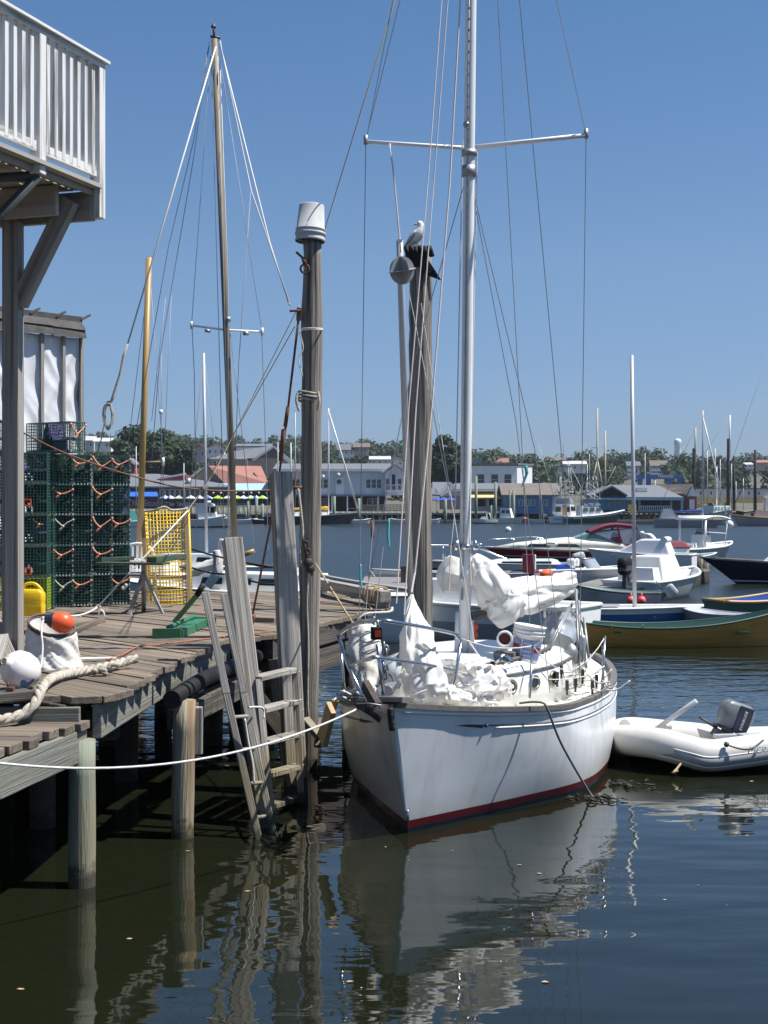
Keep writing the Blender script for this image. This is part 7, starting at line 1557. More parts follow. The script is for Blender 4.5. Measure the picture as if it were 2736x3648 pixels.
# blue clapboard house, blue restaurant, gabled barn, long white shed
d = 244; t = bthing('blue_house', 'blue clapboard house with a dark hipped roof and four white windows', 1885, 1820, d); part('wall', wallbox(1806, 1968, 1768, 1830, d, 10), M['bluewall'], t); part('roof', gable(1796, 1978, 1728, 1768, d, 10, .5), M['brownroof'], t)
for x0 in (1850, 1872, 1893, 1938): win(t, x0, x0 + 11, 1783, 1800, d)
d = 236; t = bthing('blue_restaurant', 'blue wharf restaurant with a dark roof and a white railed porch', 2290, 1820, d); part('wall', wallbox(2120, 2430, 1775, 1822, d + 2.5, 12), M['darkint'], t); part('wall', wallbox(2120, 2270, 1778, 1818, d, 6), M['bluewall'], t, label='blue side wing')
b = MB(); b.prism([P(2110, 1776, d - 1), P(2435, 1778, d - 1), P(2345, 1735, d + 9), P(2170, 1733, d + 9)], (0, 0, 0), (0, 0, .3)); part('roof', b, M['slate'], t); part('roof', gable(2120, 2228, 1735, 1768, d - 1.5, 10, along='y', xr=2180), M['slate'], t); part('wall', gabwall(2124, 2224, 1738, 1768, d - 1, 6, xr=2180), M['darkint'], t); trimline(t, [(2112, 1777, d - 1.2), (2436, 1779, d - 1.2)], .3, 'tealwall')
part('porch_base', wallbox(2275, 2392, 1817, 1826, d - .4, .4), M['tealwall'], t)
b = MB(); b.bar(P(2275, 1803, d - .4), P(2392, 1803, d - .4), .12, .12)
for k in range(17): b.bar(P(2277 + k * 7.2, 1804, d - .4), P(2277 + k * 7.2, 1819, d - .4), .12, .1)
part('porch_railing', b, M['trimw'], t)
for x_ in (2275, 2388, 2426): part('porch_post', wallbox(x_, x_ + 7, 1778, 1826, d - .3, .3), M['tealwall'], t)
for x0 in (2168, 2190, 2212, 2240): win(t, x0, x0 + 10, 1782, 1800, d, 'tealwall')
part('roof_unit', wallbox(2268, 2306, 1738, 1751, d + 3, 3), M['trimw'], t); b = MB()
for k in range(16): b.tube([P(2150 + k * 18, 1850, d) - Z, P(2150 + k * 18, 1824, d)], .2, 6)
part('wharf_piles', b, M['tanwood'], t); part('wharf_deck', wallbox(2110, 2435, 1824, 1829, d - 1.5, 12), M['pierdark'], t)
b = MB()
for y_ in (1801, 1812, 1823): b.bar(P(2238, y_, d - 2), P(2266, y_, d - 2), .3, .3)
for x_ in (2240, 2252, 2264): b.bar(P(x_, 1799, d - 2), P(x_, 1826, d - 2), .25, .25)
part('yellow_gate', b, M['yellowboard'], t)
t = bthing('white_gabled_barn', 'barn with a white gable end, red base and a long brown roof', 2450, 1800, 250); part('wall', wallbox(2446, 2482, 1768, 1822, 250, 12), M['redbarn'], t); part('wall', gabwall(2446, 2484, 1730, 1770, 250, 4, xr=2468), M['trimw'], t)
b = MB(); b.prism([P(2470, 1729, 250), P(2440, 1764, 249.5), P(2330, 1760, 256), P(2345, 1731, 258)], (0, 0, 0), (0, .2, .25)); part('roof', b, M['brownroof'], t); part('side_wall', wallbox(2400, 2446, 1762, 1820, 251, 6), M['brownwall'], t); part('door', wallbox(2456, 2474, 1780, 1815, 249.8, .2), M['trimw'], t)
d = 268; t = bthing('long_white_shed', 'long white harbour shed with a tan base and small windows', 2590, 1780, d); part('wall', wallbox(2480, 2740, 1741, 1772, d, 12), M['trimw'], t); part('base_wall', wallbox(2480, 2740, 1772, 1792, d - .2, 1), M['awnyel'], t)
part('roof', wallbox(2478, 2742, 1739, 1742, d - .4, 13), M['slate'], t)
for x0 in (2493, 2530, 2632, 2665, 2700): win(t, x0, x0 + 6, 1752, 1762, d, 'trimw', 'glass', 0)
# gantry and water tower
d = 330; t = bthing('blue_gantry', 'blue boat hoist gantry with white lettering before the hillside', 2350, 1725, d, 'gantry'); b = MB(); b.bar(P(2268, 1698, d), P(2430, 1699, d), 1.2, .9); b.bar(P(2268, 1698, d + 9), P(2430, 1699, d + 9), .9, .9)
part('beam', b, M['gantry'], t)
for x_, dd in ((2280, d + 9), (2310, d), (2386, d + 9), (2420, d)): b = MB(); b.bar(P(x_, 1700, dd), P(x_, 1740, dd), 1.0, 1.0); part('leg', b, M['gantry'], t)
text('beam_lettering', 'MARINE', 1.0, P(2372, 1698, d - .62), (R(90), 0, 0), M['trimw'], t, .02)
d = 1000; t = bthing('water_tower', 'pale blue water tower rising above the wooded hill', 2414, 1625, d, 'water tower'); a = P(2414, 1640, d); b = MB(); b.lathe([(2.3, 0), (2.3, 11.5), (2.55, 12), (2.55, 13.6), (2.0, 14.6), (.7, 15.2), (.01, 15.3)], 24, a); part('tank', b, M['tank'], t); b = MB(); b.lathe([(2.62, 11.8), (2.62, 12.0), (2.3, 12.0)], 24, a); part('gallery', b, M['galv'], t)
# hillside houses
def hhouse(label, x0, x1, yr, ye, yb, d, wall, roof, al='x', nw=2, balc=False):
    t = bthing('hillside_house', label, (x0 + x1) / 2, yb, d, 'house', 'houses on the wooded hill'); dep = (x1 - x0) / F * d * .7
    part('wall', wallbox(x0, x1, ye, yb + 8, d, dep), M[wall], t); part('roof', gable(x0, x1, yr, ye, d, dep, .5, al), M[roof], t)
    part('wall', gabwall(x0, x1, yr + 1, ye, d, dep, al), M[wall], t, label='gable end')
    for k in range(nw):
        xa = x0 + (x1 - x0) * (k + .5) / nw; win(t, xa - 3, xa + 3, ye + (yb - ye) * .25, ye + (yb - ye) * .6, d, 'trimw', 'glass', 0)
    if balc:
        for k in range(2):
            y_ = ye + (yb - ye) * (.35 + .4 * k); b = MB(); b.bar(P(x0, y_, d - 1.5), P(x1 - (x1 - x0) * .3, y_, d - 1.5), .3, .8); part('balcony', b, M['trimw'], t)
hhouse('pinkish hillside house beside the tall dark tree', 690, 732, 1585, 1600, 1640, 400, 'houseC', 'redroof', 'y')
hhouse('white hillside house with a steep pink roof', 738, 798, 1580, 1597, 1625, 410, 'houseA', 'redroof', 'y', 3)
hhouse('hillside house with a roof deck above the grey gables', 842, 962, 1582, 1592, 1612, 420, 'houseB', 'slate', 'x', 4, True)
hhouse('grey roofed white house on the hill left of the gull pile', 1206, 1262, 1584, 1606, 1622, 430, 'houseA', 'slate', 'x', 3)
hhouse('beige hillside house under a brown roof', 1262, 1312, 1580, 1596, 1615, 430, 'houseC', 'brownroof', 'x', 2)
hhouse('low cream cottage with a pale roof above the clapboard building', 1322, 1385, 1628, 1640, 1654, 330, 'houseA', 'houseB', 'x', 3)
hhouse('small cream cottage with a dormer beside the clapboard gable', 1384, 1440, 1632, 1645, 1656, 335, 'houseA', 'houseB', 'y', 2)
hhouse('grey green cottage right of the yacht mast', 1682, 1722, 1630, 1642, 1664, 420, 'houseB', 'houseB', 'y', 1)
hhouse('cottage with a reddish roof above the pale flat building', 1768, 1808, 1634, 1650, 1662, 420, 'houseC', 'redroof', 'x', 1)
hhouse('grey house on the hill behind the fishing tower', 1956, 2012, 1630, 1644, 1676, 420, 'houseB', 'brownroof', 'x', 3)
hhouse('white houses on the hill right of the fishing tower', 2010, 2086, 1644, 1656, 1678, 410, 'houseA', 'houseB', 'x', 3)
hhouse('grey house half hidden by trees beside the dinghy mast', 2236, 2278, 1646, 1662, 1700, 480, 'houseB', 'slate', 'x', 2, True)
hhouse('large grey house with a hipped roof and stacked white balconies', 2320, 2376, 1642, 1662, 1698, 480, 'houseB', 'brownroof', 'x', 3, True)
hhouse('tiny white house high on the right of the hill', 2655, 2688, 1650, 1656, 1664, 620, 'houseA', 'houseA', 'x', 1)
hhouse('house with a red roof at the right frame edge', 2692, 2740, 1640, 1650, 1668, 600, 'houseC', 'redroof', 'x', 1)
hhouse('grey roofed cottage just above the lobster traps', 288, 335, 1556, 1572, 1600, 400, 'houseB', 'houseB', 'x', 2)
hhouse('second grey roofed cottage near the rope coil', 338, 395, 1562, 1576, 1600, 390, 'houseA', 'houseB', 'x', 2)
# umbrellas
def umbrella(label, x, y, d, ms, r=.95, group='restaurant umbrellas'):
    t = thing('umbrella', label, 'umbrella', P(x, 1806, d), group); c = P(x, y, d)
    for k in range(8):
        b = MB(); q0, q1 = k * math.pi / 4, (k + 1) * math.pi / 4; b.add([c + Z * .32, c + V(r * math.cos(q0), r * math.sin(q0), -.18), c + V(r * math.cos(q1), r * math.sin(q1), -.18), c + V(r * math.cos(q1), r * math.sin(q1), -.30), c + V(r * math.cos(q0), r * math.sin(q0), -.30)], [(0, 1, 2), (1, 4, 3, 2)]); part('canopy_panel', b, M[ms[k % len(ms)]], t)
    b = MB(); b.tube([c, V(c.x, c.y, 1.7)], .05, 6); part('pole', b, M['galv'], t)
W_, L_, B_, K_ = 'trimw', 'lime', 'umbblue', 'umbpink'
for x_, ms, lb in ((588, (W_, W_, B_), 'white and blue umbrella, first from the left of the row'), (607, (W_, K_, B_), 'white umbrella with a pink panel behind the white workboat'), (638, (L_, B_, W_), 'lime and blue umbrella above the studio sign'), (680, (K_, W_), 'pale pink umbrella between the lime ones'), (712, (W_, B_, K_), 'white blue and pink umbrella left of the silver mast'), (740, (B_, W_), 'blue and white umbrella right of the silver mast'), (776, (L_,), 'all lime umbrella right of the silver mast'), (812, (W_,), 'all white umbrella left of the wooden mast'), (845, (L_, L_, W_), 'lime umbrella with white panels beside the wooden mast'), (868, (W_, W_, W_, B_), 'white umbrella with one blue panel right of the wooden mast'), (893, (L_, W_), 'lime and white striped umbrella'), (913, (W_, B_, B_), 'blue umbrella with white panels before the last lime one'), (935, (L_, L_, L_, W_), 'last lime umbrella at the right end of the row')):
    umbrella(lb, x_, 1771, 243, ms)
for x_, lb in ((1556, 'blue umbrella nearest the gull pile'), (1580, 'middle blue umbrella before the tan shed'), (1606, 'blue umbrella close to the yacht mast')): umbrella(lb, x_, 1777, 247, (B_,), 1.0, 'blue umbrellas')
umbrella('salmon umbrella between the clapboard gable and the gull pile', 1460, 1766, 244, (K_, 'redroof'), 1.3)
# far docks and pilings
for x0, x1, y0, d, lb in ((520, 1480, 1862, 236, 'left'), (1480, 2130, 1862, 238, 'right')):
    b = MB(); a = G(x0, y0 + 3, .5); c = G(x1, y0 + 3, .5); b.box(((P(x0, 0, d).x + P(x1, 0, d).x) / 2, d, .3), (P(x1, 0, d).x - P(x0, 0, d).x, 3, .45)); solo('float_dock', 'long grey float dock along the far shore, %s stretch' % lb, 'float dock', b, M['dock'], 'far float docks')
b = MB(); b.box((P(2230, 0, 232).x, 231, .35), (9, 3, .5)); solo('float_dock', 'pale float dock below the blue wharf restaurant', 'float dock', b, M['dock'])
for x_, y0, y1, lb in ((1191, 1768, 1835, 'left of the round window'), (1279, 1775, 1858, 'before the triple window'), (1587, 1777, 1866, 'right of the gull pile'), (1696, 1697, 1810, 'right of the yacht mast, dark'), (1765, 1717, 1864, 'tallest, before the pale building'), (1751, 1800, 1864, 'short, beside the tallest one'), (1818, 1746, 1856, 'beside the orange kayak'), (1830, 1748, 1856, 'thin, right of the kayak'), (1925, 1750, 1856, 'at the fishing yacht stern'), (914, 1772, 1850, 'behind the wooden mast'), (885, 1785, 1850, 'short, right of the wooden mast'), (935, 1795, 1850, 'short, near the tall square post'), (1660, 1790, 1850, 'short, behind the yacht mast')):
    dd = 233; b = MB(); p1 = P(x_, y0, dd); b.tube([V(p1.x, dd, -1), p1], .23, 8); solo('harbour_pile', 'greenish pile by the far dock, ' + lb, 'pile', b, M['farpile'], 'piles of the far dock')
# ------------------------------------------------------------------ boats along the far shore
def far(o, x, d, rz, s=1): return place(o, V((x - CX) / F * d, d, 0), R(rz), s)
h = Hull(7.6, 2.7, (1.9, 1.15, 1.05), ov=.12, tr=.9, bl=.5, depth=.3, flare=.75)
t = simple_boat('lobster_boat', 'white lobster boat with a wheelhouse behind the yellow wire cage', h, 'white', 'boat', deckm='white', railm='greytrim', r=.05, bands=((.86, .98, 'navy'),))
part('wheelhouse', cabin(-1.0, 1.4, 1.9, 1.0, 3.1, .5, -.5, .9), M['white'], t); part('window', sidewins(-.3, 1.2, 1.86, 1.95, 2.75, 2, .1, 1.0), M['glass'], t); b = MB(); b.add([V(1.16, -.75, 2.0), V(1.16, .75, 2.0), V(.98, .70, 2.85), V(.98, -.70, 2.85)], [(0, 1, 2, 3)]); part('windscreen', b, M['glass'], t)
part('trunk', cabin(1.2, 2.8, 1.6, 1.2, 1.75, .6), M['white'], t); b = MB(); b.box((-.6, 0, 3.15), (2.6, 2.0, .08)); part('roof', b, M['white'], t); b = MB(); b.lathe([(.01, .0), (.28, .0), (.32, .1), (.28, .22), (.01, .25)], 12, (.2, 0, 3.3)); b.tube([V(-.3, .3, 3.2), V(-.3, .3, 4.3)], .03, 5); part('radar', b, M['white'], t)
text('wheelhouse_lettering', 'ELYNN', .35, V(.25, -.99, 1.55), (R(90), 0, 0), M['dgrey'], t); far(t, 738, 188, 0)
b = MB(); b.ball((P(838, 0, 188).x, 187, .5), .35, 10, 8); solo('pink_buoy', 'pink mooring buoy at the lobster boat bow', 'buoy', b, mat('pink_buoy', (.7, .2, .2), .5))
h = Hull(5.2, 2.0, (1.0, .8, .8), ov=.1, tr=.85, bl=.5, depth=.2); t = simple_boat('covered_boat', 'boat under a teal canopy beside the lobster traps', h, 'white', 'boat', deckm='teal', railm='white', r=.05); part('canopy', cabin(-1.6, 1.2, 1.6, .8, 2.2, .9, .3, .5), M['teal'], t); far(t, 470, 192, 10)
h = Hull(13.6, 3.6, (1.9, 1.45, 1.45), ov=.12, tr=.6, bl=.5, depth=.4)
t = sailboat('navy hulled yacht with two masts and yellow sail covers off the clapboard building', h, 'navy', 17.0, .48, 'mastwhite', .12, .5, .26, 'yellowcover', bands=((0, .06, 'white'), (.9, 1.0, 'white')), cabz=.5, sh=.035)
b = MB(); b.tube([V(-2.9, 0, 1.5), V(-3.0, 0, 12.0)], [.11, .09], 8); part('mizzen_mast', b, M['alu'], t); b = MB(); x_ = h.L * .18; b.tube([h.pt(0, 0) + Z * .1, V(x_, 0, 16.6)], [.13, .10], 8); part('furled_jib', b, M['white'], t); b = MB(); b.box((6.0, 0, 2.5), (1.6, .8, .06)); b.tube([V(5.2, .5, 1.8), V(5.2, .5, 2.5)], .03, 5); b.tube([V(6.6, .2, 1.8), V(6.6, .2, 2.5)], .03, 5); part('bow_rail', b, M['alu'], t)
far(t, 1110, 207, 2)
for (x, d, L, lb, rz) in ((1288, 230, 3.0, 'small white boat at the navy yacht bow', 10), (1425, 231, 3.6, 'small white boat below the clapboard gable', 175), (1548, 233, 2.2, 'tiny white boat left of the thick green pile', 0), (862, 228, 5.0, 'white motor boat right of the wooden mast', 5), (940, 228, 4.6, 'dark hulled boat with a white deck by the tall square post', 185)):
    h = Hull(L, 1.5, (.85, .65, .6), ov=.1, tr=.85, bl=.5, depth=.2); t = simple_boat('motor_boat', lb, h, 'navy' if 'dark' in lb else 'white', 'boat', deckm='white', railm='white', r=.05); part('windscreen', cabin(-L * .15, L * .15, 1.0, .6, 1.15, .3), M['glass'], t); far(t, x, d, rz)
h = Hull(4.4, 1.7, (.95, .75, .7), ov=.12, tr=.85, bl=.5, depth=.2); t = simple_boat('speedboat', 'white speedboat with a light arch right of the yacht mast', h, 'white', 'boat', deckm='white', bands=((.7, 1.3, 'black'),)); b = MB(); b.tube([V(-1, -.7, .8), V(-.8, -.6, 1.7), V(-.8, .6, 1.7), V(-1, .7, .8)], .08, 6); part('arch', b, M['white'], t); part('windscreen', cabin(-.6, .5, 1.2, .75, 1.2, .5), M['clearvinyl'], t); far(t, 1722, 226, 200)
h = Hull(5.6, 2.0, (1.2, .9, .85), ov=.12, tr=.85, bl=.5, depth=.2); t = simple_boat('cabin_boat', 'small white cabin boat behind the tallest green pile', h, 'white', 'boat', deckm='white'); part('cabin', cabin(-1.2, .8, 1.5, .9, 2.5, .4), M['white'], t); part('window', sidewins(-1, .5, 1.5, 1.7, 2.2, 2), M['glass'], t); far(t, 1810, 232, -20)
h = Hull(3.4, 1.4, (.9, .7, .8), ov=.1, tr=.85, bl=.5, depth=.2); t = simple_boat('motor_boat', 'small white boat with an upright engine left of the fishing yacht', h, 'white', 'boat', deckm='white'); outboard(t, (-1.6, 0, .9), 'white', 1.3); far(t, 1902, 233, 170)
b = MB(); b.tube([P(1833, 1850, 233) + V(2.1 * (k / 8), 0, .25 * ((k - 4) / 4) ** 2) for k in range(9)], [.05, .2, .28, .3, .3, .3, .28, .2, .05], 8); solo('kayak', 'orange kayak lying on the far float dock', 'kayak', b, M['orangebuoy'])
def tower(t, x0, z0, zt, w=1.5, nl=3):
    b = MB()
    for sx in (-1, 1):
        for sy in (-1, 1): b.tube([V(x0 + sx * w * .5, sy * w * .6, z0), V(x0 + sx * w * .25, sy * w * .32, zt)], .045, 5)
    for k in range(1, nl + 1):
        f = k / nl; z_ = z0 + (zt - z0) * f; a = w * (.5 - .25 * f); c = w * (.6 - .28 * f); b.tube([V(x0 + a, c, z_), V(x0 - a, c, z_), V(x0 - a, -c, z_), V(x0 + a, -c, z_)], .04, 5, close=True)
        zp = z0 + (zt - z0) * (k - 1) / nl; a0 = w * (.5 - .25 * (k - 1) / nl); c0 = w * (.6 - .28 * (k - 1) / nl); b.tube([V(x0 + a0, c0, zp), V(x0 - a, c, z_)], .03, 4); b.tube([V(x0 + a0, -c0, zp), V(x0 - a, -c, z_)], .03, 4)
    part('tuna_tower', b, M['mastwhite'], t); b = MB(); b.box((x0, 0, zt - .9), (w * .8, w * .9, .08)); b.box((x0, 0, zt + .05), (w * .7, w * .8, .06)); b.tube([V(x0, .2, zt), V(x0, .2, zt + 3)], .03, 4); part('tower_top', b, M['dgrey'], t)
h = Hull(9.0, 3.4, (2.0, 1.3, 1.2), ov=.14, tr=.92, bl=.5, depth=.4, flare=.75)
t = simple_boat('fishing_yacht', 'white sport fishing yacht showing its stern and orange cabin door, tall tower', h, 'white', 'fishing boat', deckm='white', bands=((.9, 1.1, 'greentrim'),))
part('house', cabin(-1.5, 2.2, 2.8, 1.2, 3.2, 1.0), M['white'], t); part('window', sidewins(-1.2, 1.6, 2.75, 2.1, 2.8, 3), M['glass'], t); b = MB(); b.box((-1.53, -.35, 2.2), (.06, .6, 1.7)); part('door', b, M['spar'], t); b = MB(); b.box((-1.52, .7, 2.3), (.05, .9, .8)); b.box((-1.52, -1.0, 2.3), (.05, .5, .8)); part('aft_window', b, M['glass'], t)
part('flybridge', cabin(-1.2, 1.2, 2.5, 3.2, 4.1, .4), M['clearvinyl'], t); b = MB(); b.box((-.4, 0, 5.15), (2.8, 2.5, .1)); part('hardtop', b, M['white'], t); b = MB()
for sx in (-1.6, .7):
    for sy in (-1.1, 1.1): b.tube([V(sx, sy, 3.2), V(sx, sy, 5.15)], .05, 5)
b.tube([V(0, 1.4, 3), V(-1.5, 4.0, 13)], .04, 4); b.tube([V(0, -1.4, 3), V(-1.5, -4.0, 13)], .04, 4); part('outriggers', b, M['alu'], t); tower(t, -.2, 5.2, 10.2, 2.0); text('transom_lettering', 'SERENA', .35, V(-4.53, 0, .75), (R(90), 0, R(-90)), M['dgrey'], t); far(t, 2012, 232, 68)
h = Hull(9.6, 3.4, (2.2, 1.4, 1.2), ov=.16, tr=.92, bl=.5, depth=.4, flare=.72)
t = simple_boat('fishing_yacht', 'sport fishing yacht with a dark green hull, flared white bow pointing right', h, 'greentrim', 'fishing boat', deckm='white', railm='white', r=.12, bands=((0, .22, 'white'), (.92, 1.02, 'white')))
part('house', cabin(-2.6, 1.6, 2.7, 1.3, 2.9, 1.4), M['white'], t); part('window', sidewins(-2.3, .8, 2.68, 2.0, 2.6, 3), M['greenglass'], t); part('curtain', cabin(-2.0, .7, 2.4, 2.9, 3.9, .7), M['clearvinyl'], t); b = MB(); b.box((-.8, 0, 4.0), (3.2, 2.4, .1)); part('hardtop', b, M['white'], t); tower(t, -.7, 4.05, 7.8, 2.4); b = MB(); b.tube([V(-.3, 1.4, 3), V(-3, 3, 9)], .04, 4); b.tube([V(-.3, -1.4, 3), V(2.5, -3, 9)], .04, 4); part('outriggers', b, M['alu'], t); text('stern_lettering', 'Serenity', .35, V(-3.2, -1.72, .95), (R(90), 0, 0), M['trimw'], t); far(t, 2118, 224, 8)
# masts and boats on the far right
def plainmast(t, x, z0, z1, r, m): 
    b = MB(); b.tube([V(x, 0, z0), V(x, 0, z1)], [r, r * .7], 6); part('mast', b, M[m], t)
h = Hull(10, 3.2, (1.6, 1.3, 1.3), ov=.1, tr=.7, bl=.5, depth=.3); t = simple_boat('ketch', 'boat with two tan masts and slanting booms behind the fishing yachts', h, 'white', 'sailboat', deckm='white'); b = MB(); b.box((0, 0, 1.9), (3, 2, 1.2)); part('cabin', b, M['white'], t); plainmast(t, -.9, 1, 20, .2, 'tanmast'); plainmast(t, .5, 1, 16, .18, 'tanmast'); b = MB(); b.tube([V(-.9, 0, 11), V(-2.4, 0, 4)], .12, 5); b.tube([V(-.9, 0, 11), V(.5, 0, 4)], .12, 5); b.tube([V(-2, 0, 13), V(.2, 0, 13.2)], .05, 5); b.tube([V(-.5, 0, 9), V(1.6, 0, 9)], .05, 5); part('derrick', b, M['tanmast'], t); far(t, 2146, 250, 5)
h = Hull(9.5, 2.9, (1.5, 1.2, 1.15), ov=.14, tr=.6, bl=.5, depth=.3); t = sailboat('grey sailboat with a blue boom cover and a dark dodger', h, 'greytrim', 15.5, .47, 'alu', .11, .42, .24, 'bluecover', bands=((0, .1, 'greytube'),), sh=.03, cabz=.4); b = MB(); b.tube([h.pt(0, 0) + Z * .1, V(h.L * .17, 0, 14.6)], [.12, .08], 6); part('furled_jib', b, M['white'], t); part('dodger', cabin(-4.0, -1.6, 1.9, 1.2, 2.5, .9, .4, .7), M['clearvinyl'], t); far(t, 2460, 190, -4)
h = Hull(9, 3.4, (2.2, 1.6, 1.5), ov=.12, tr=.9, bl=.5, depth=.3, flare=.7); t = simple_boat('passenger_boat', 'white passenger boat seen bow-on with a row of cabin windows', h, 'white', 'boat', deckm='white', railm='greytrim', r=.08, bands=((.45, .62, 'black'),)); part('cabin', cabin(-4, 1.4, 3.0, 1.5, 2.9, .3), M['white'], t); b = MB()
for k in range(5): b.add([V(1.36, -1.25 + k * .52, 2.1), V(1.36, -.85 + k * .52, 2.1), V(1.24, -.85 + k * .52, 2.7), V(1.24, -1.25 + k * .52, 2.7)], [(0, 1, 2, 3)])
part('window', b, M['greenglass'], t); plainmast(t, -1, 2.5, 9, .1, 'mastwhite'); far(t, 2562, 222, -82)
h = Hull(9, 3.0, (1.7, 1.2, 1.3), ov=.12, tr=.7, bl=.5, depth=.3); t = simple_boat('wooden_workboat', 'grey wooden workboat with a cluttered brown deck at the right frame edge', h, 'greytrim', 'boat', deckm='tanwood', railm='spar', r=.08); part('cabin', cabin(-1.5, 1.2, 1.8, 1.2, 2.2, .3), M['houseC'], t); part('gear', cabin(1.6, 2.6, 1.4, 1.2, 1.8, .1), M['brownwall'], t); far(t, 2715, 205, 172)
for (x, d, zt, lb) in ((2462, 258, 17, 'dark masted schooner behind the grey sailboat'), (2585, 262, 19.5, 'dark masted schooner with a pale topmast, taller of the two')):
    h = Hull(14, 4.0, (2.2, 1.7, 1.7), ov=.1, tr=.7, bl=.5, depth=.3); t = simple_boat('schooner', lb, h, 'darkint', 'schooner', deckm='tanwood'); plainmast(t, .5, 1.5, zt * .78, .36, 'darkint'); b = MB(); b.tube([V(.7, -.2, zt * .6), V(.75, -.2, zt)], .17, 6); part('topmast', b, M['tanmast'] if zt < 18 else M['houseA'], t); b = MB(); b.tube([V(.75, -.2, zt), V(-6, 0, zt * .5)], .03, 4); part('rigging', b, M['wire'], t); far(t, x, d, 12)
h = Hull(12, 4.0, (2.6, 1.6, 1.6), ov=.1, tr=.8, bl=.5, depth=.3); t = simple_boat('trawler', 'dark fishing trawler with gallows and black masts at the right edge', h, 'darkint', 'fishing boat', deckm='tanwood', railm='greentrim', r=.1); part('wheelhouse', cabin(-4, -1.5, 2.4, 1.6, 4.2, .2), M['white'], t); plainmast(t, 0, 1.5, 12.5, .3, 'darkint'); plainmast(t, 3.6, 1.5, 11.5, .26, 'darkint'); b = MB(); b.tube([V(0, 0, 9), V(-7, 0, 4)], .12, 5); b.tube([V(0, 0, 10), V(3.6, 0, 3)], .08, 5); part('derrick', b, M['greentrim'], t); far(t, 2690, 246, 176)
rd = random.Random(21)
for k in range(11):
    x = [1998, 2092, 2100, 2298, 2335, 2520, 2548, 2566, 2606, 2622, 2648][k]; zt = rd.uniform(7, 13)
    h = Hull(7, 2.2, (1.2, 1, 1), ov=.1, tr=.7, bl=.5, depth=.3); t = simple_boat('moored_sailboat', 'small white sailboat with a thin mast, %s from the left in the far marina' % ['first', 'second', 'third', 'fourth', 'fifth', 'sixth', 'seventh', 'eighth', 'ninth', 'tenth', 'eleventh'][k], h, 'white', 'sailboat', deckm='white', group='sailboats in the far marina'); plainmast(t, 0, 1, zt, .09, 'alu'); part('cabin', cabin(-1, 1, 1.2, .9, 1.5, .4), M['white'], t)
    if k % 2: b = MB(); b.tube([V(-.1, 0, 1.9), V(-2.6, 0, 1.9)], [.2, .12], 6); part('sail_cover', b, M['bluecover' if k % 4 == 1 else 'redroof'], t)
    far(t, x, 240 + rd.uniform(0, 14), rd.choice((5, 175)))
for x, y0, lb in ((485, 1590, 'far left, by the lobster traps'), (655, 1650, 'thin, above the umbrellas'), (1052, 1470, 'left of the bucket pile'), (990, 1575, 'beside the tall square post'), (394, 1545, 'short utility pole above the traps')):
    dd = 225 if x != 394 else 300; b = MB(); c = P(x, y0, dd); b.tube([V(c.x, dd, .5), c], [.11, .07], 6)
    if x == 394: b.bar(c + V(-.9, 0, -.6), c + V(.9, 0, -.6), .12, .12)
    solo('bare_mast' if x != 394 else 'utility_pole', 'bare pale mast on the far shore, ' + lb if x != 394 else 'utility pole with a crossarm above the lobster traps', 'mast' if x != 394 else 'utility pole', b, M['alu'] if x != 394 else M['bark'])
# ------------------------------------------------------------------ trees
def leafcloud(b, c, r, n, size, rd, squash=.8, tr=None):
    tr = rd.random() if tr is None else tr
    for _ in range(n):
        while True:
            p = V(rd.uniform(-1, 1), rd.uniform(-1, 1), rd.uniform(-1, 1)); l = p.length
            if .35 < l < 1: break
        q = c + V(p.x * r, p.y * r, p.z * r * squash); s = size * rd.uniform(.6, 1.3)
        nrm_ = (p + V(rd.uniform(-.8, .8), rd.uniform(-.8, .8), rd.uniform(-.3, .9))).normalized(); _, a, u_ = frame(nrm_)
        k = rd.random() * 6.28; a, u_ = a * math.cos(k) + u_ * math.sin(k), u_ * math.cos(k) - a * math.sin(k)
        b.add([q - a * s - u_ * s * .5, q + a * s * .2 - u_ * s * .7, q + a * s + u_ * s * .3, q - a * s * .3 + u_ * s * .7], [(0, 1, 2, 3)], r=min(1, max(0, tr + rd.uniform(-.18, .18))))
def tree(label, lobes, base, m, seed, leaf=.34, per=480):
    rd = random.Random(seed); t = thing('broadleaf_tree', label, 'tree', base); b = MB(); base = Vector(base)
    top = V(base.x, base.y, max(l[0].z for l in lobes)); b.tube([base, base.lerp(top, .4), base.lerp(top, .75)], [.45, .32, .12], 8)
    for c, r in lobes: b.tube([base.lerp(top, .3), (base.lerp(top, .35) + c) / 2, c], [.22, .13, .05], 6)
    part('trunk', b, M['bark'], t); b = MB()
    for c, r in lobes:
        for _ in range(int(7 + r * 2)):
            p = V(rd.gauss(0, 1), rd.gauss(0, 1), rd.gauss(0, 1)).normalized(); cc = c + V(p.x * r * .75, p.y * r * .75, p.z * r * .7); leafcloud(b, cc, r * rd.uniform(.28, .5), int(per / 9 * rd.uniform(.7, 1.4)), leaf, rd)
        leafcloud(b, c, r * .9, int(per * .5), leaf, rd)
    part('crown', b, M[m], t); return t
d = 285
def lb_(l): return [(P(x, y, d + o), r) for x, y, r, o in l]
tree('large dark broadleaf tree rising behind the red restaurant', lb_([(470, 1545, 2.6, 0), (440, 1600, 2.6, -2), (500, 1580, 3.2, 1), (560, 1560, 2.6, 2), (600, 1590, 3.0, 0), (640, 1620, 2.9, -1), (560, 1630, 3.4, -3), (470, 1650, 3.0, -2), (620, 1670, 3.2, 1), (670, 1660, 2.2, 0), (520, 1680, 3.2, -1), (680, 1690, 2.0, 0), (430, 1650, 2.2, 0), (580, 1700, 2.6, 0), (650, 1700, 2.4, 0)]), P(560, 1760, d), 'leaf', 4)
d = 300
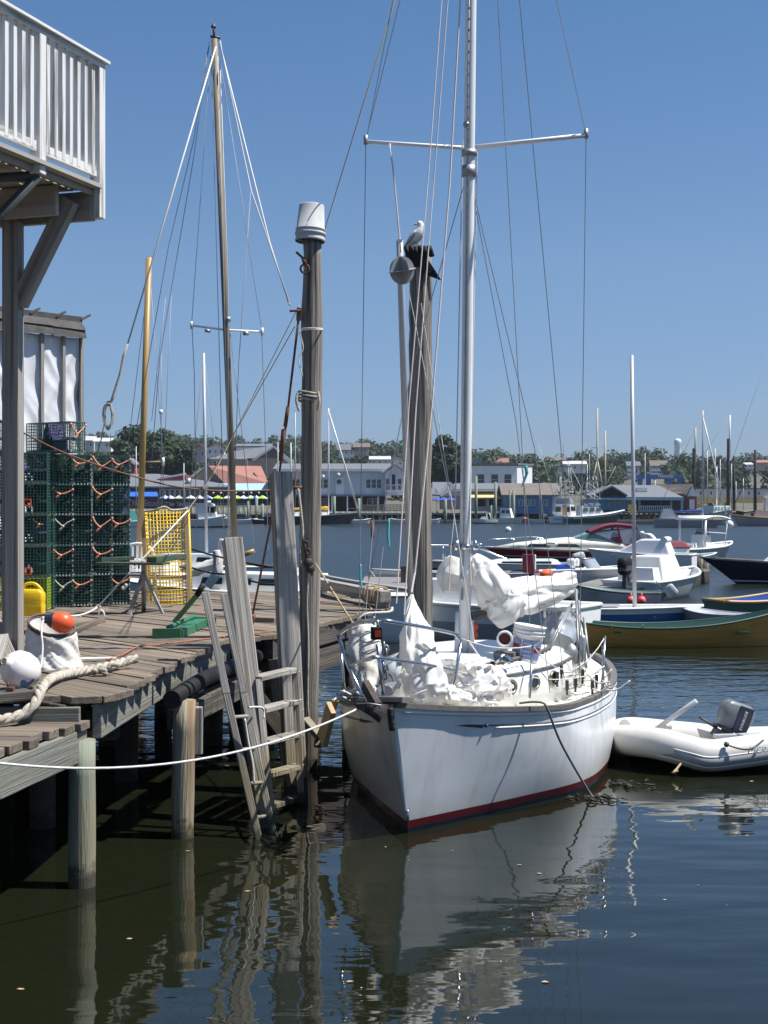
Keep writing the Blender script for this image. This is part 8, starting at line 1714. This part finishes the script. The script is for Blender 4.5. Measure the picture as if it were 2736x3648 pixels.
tree('dark rounded broadleaf tree right of the gull pile', lb_([(1590, 1590, 2.6, 0), (1560, 1625, 2.6, 0), (1625, 1620, 2.6, 1), (1645, 1655, 2.2, 0), (1550, 1670, 2.6, -1), (1600, 1660, 3.0, -2), (1630, 1695, 2.4, 0), (1570, 1705, 2.6, 0)]), P(1595, 1760, d), 'leaf', 5)
rd = random.Random(11); b = MB()
for k in range(1050):
    Y_ = rd.uniform(345, 770) if k > 350 else rd.uniform(640, 770); X_ = rd.uniform(-.31, .31) * Y_; z_ = terr(X_, Y_); px = CX + X_ / Y_ * F; py = HY - (z_ + 3 - H) / Y_ * F
    # keep the walls of the hillside houses in view
    if any(x0 - 8 < px < x1 + 8 and Y_ < dh and py > yr - 12 - 14 for x0, x1, yr, dh in ((690, 798, 1585, 400), (842, 962, 1582, 415), (1206, 1312, 1584, 425), (1682, 1722, 1630, 415), (1768, 1808, 1634, 415), (1956, 2086, 1630, 405), (2236, 2278, 1650, 475), (2320, 2376, 1645, 475), (2655, 2740, 1640, 598), (288, 395, 1556, 388))): continue
    r_ = rd.choice((2.4, 3.2, 3.8, 4.4, 5.4)) * rd.uniform(.85, 1.1); tr_ = rd.random(); nn_ = int(74 * (r_ / 4) ** 2)
    leafcloud(b, V(X_, Y_, z_ + r_ * .8), r_, nn_, .74, rd, .9, tr_)
    leafcloud(b, V(X_ + rd.uniform(-2, 2), Y_, z_ + r_ * 1.5), r_ * .6, int(nn_ * .45), .66, rd, .9, tr_)
struct('hillside_woods', b, M['leaf2'], 'stuff')['label'] = 'green woods covering the far hillside'
# ------------------------------------------------------------------ sea air between here and the far hills
hz = MB(); hz.box((0, 595, 38), (1100, 1220, 83)); hm_ = bpy.data.materials.new('sea_haze'); hm_.use_nodes = True; t_ = hm_.node_tree; t_.nodes.remove(t_.nodes['Principled BSDF'])
pv = t_.nodes.new('ShaderNodeVolumePrincipled'); pv.inputs['Color'].default_value = (.72, .84, 1.0, 1); pv.inputs['Density'].default_value = 000.00012; t_.links.new(pv.outputs[0], t_.nodes['Material Output'].inputs['Volume'])
HAZE = True
if HAZE: struct('haze', hz, hm_, 'stuff')
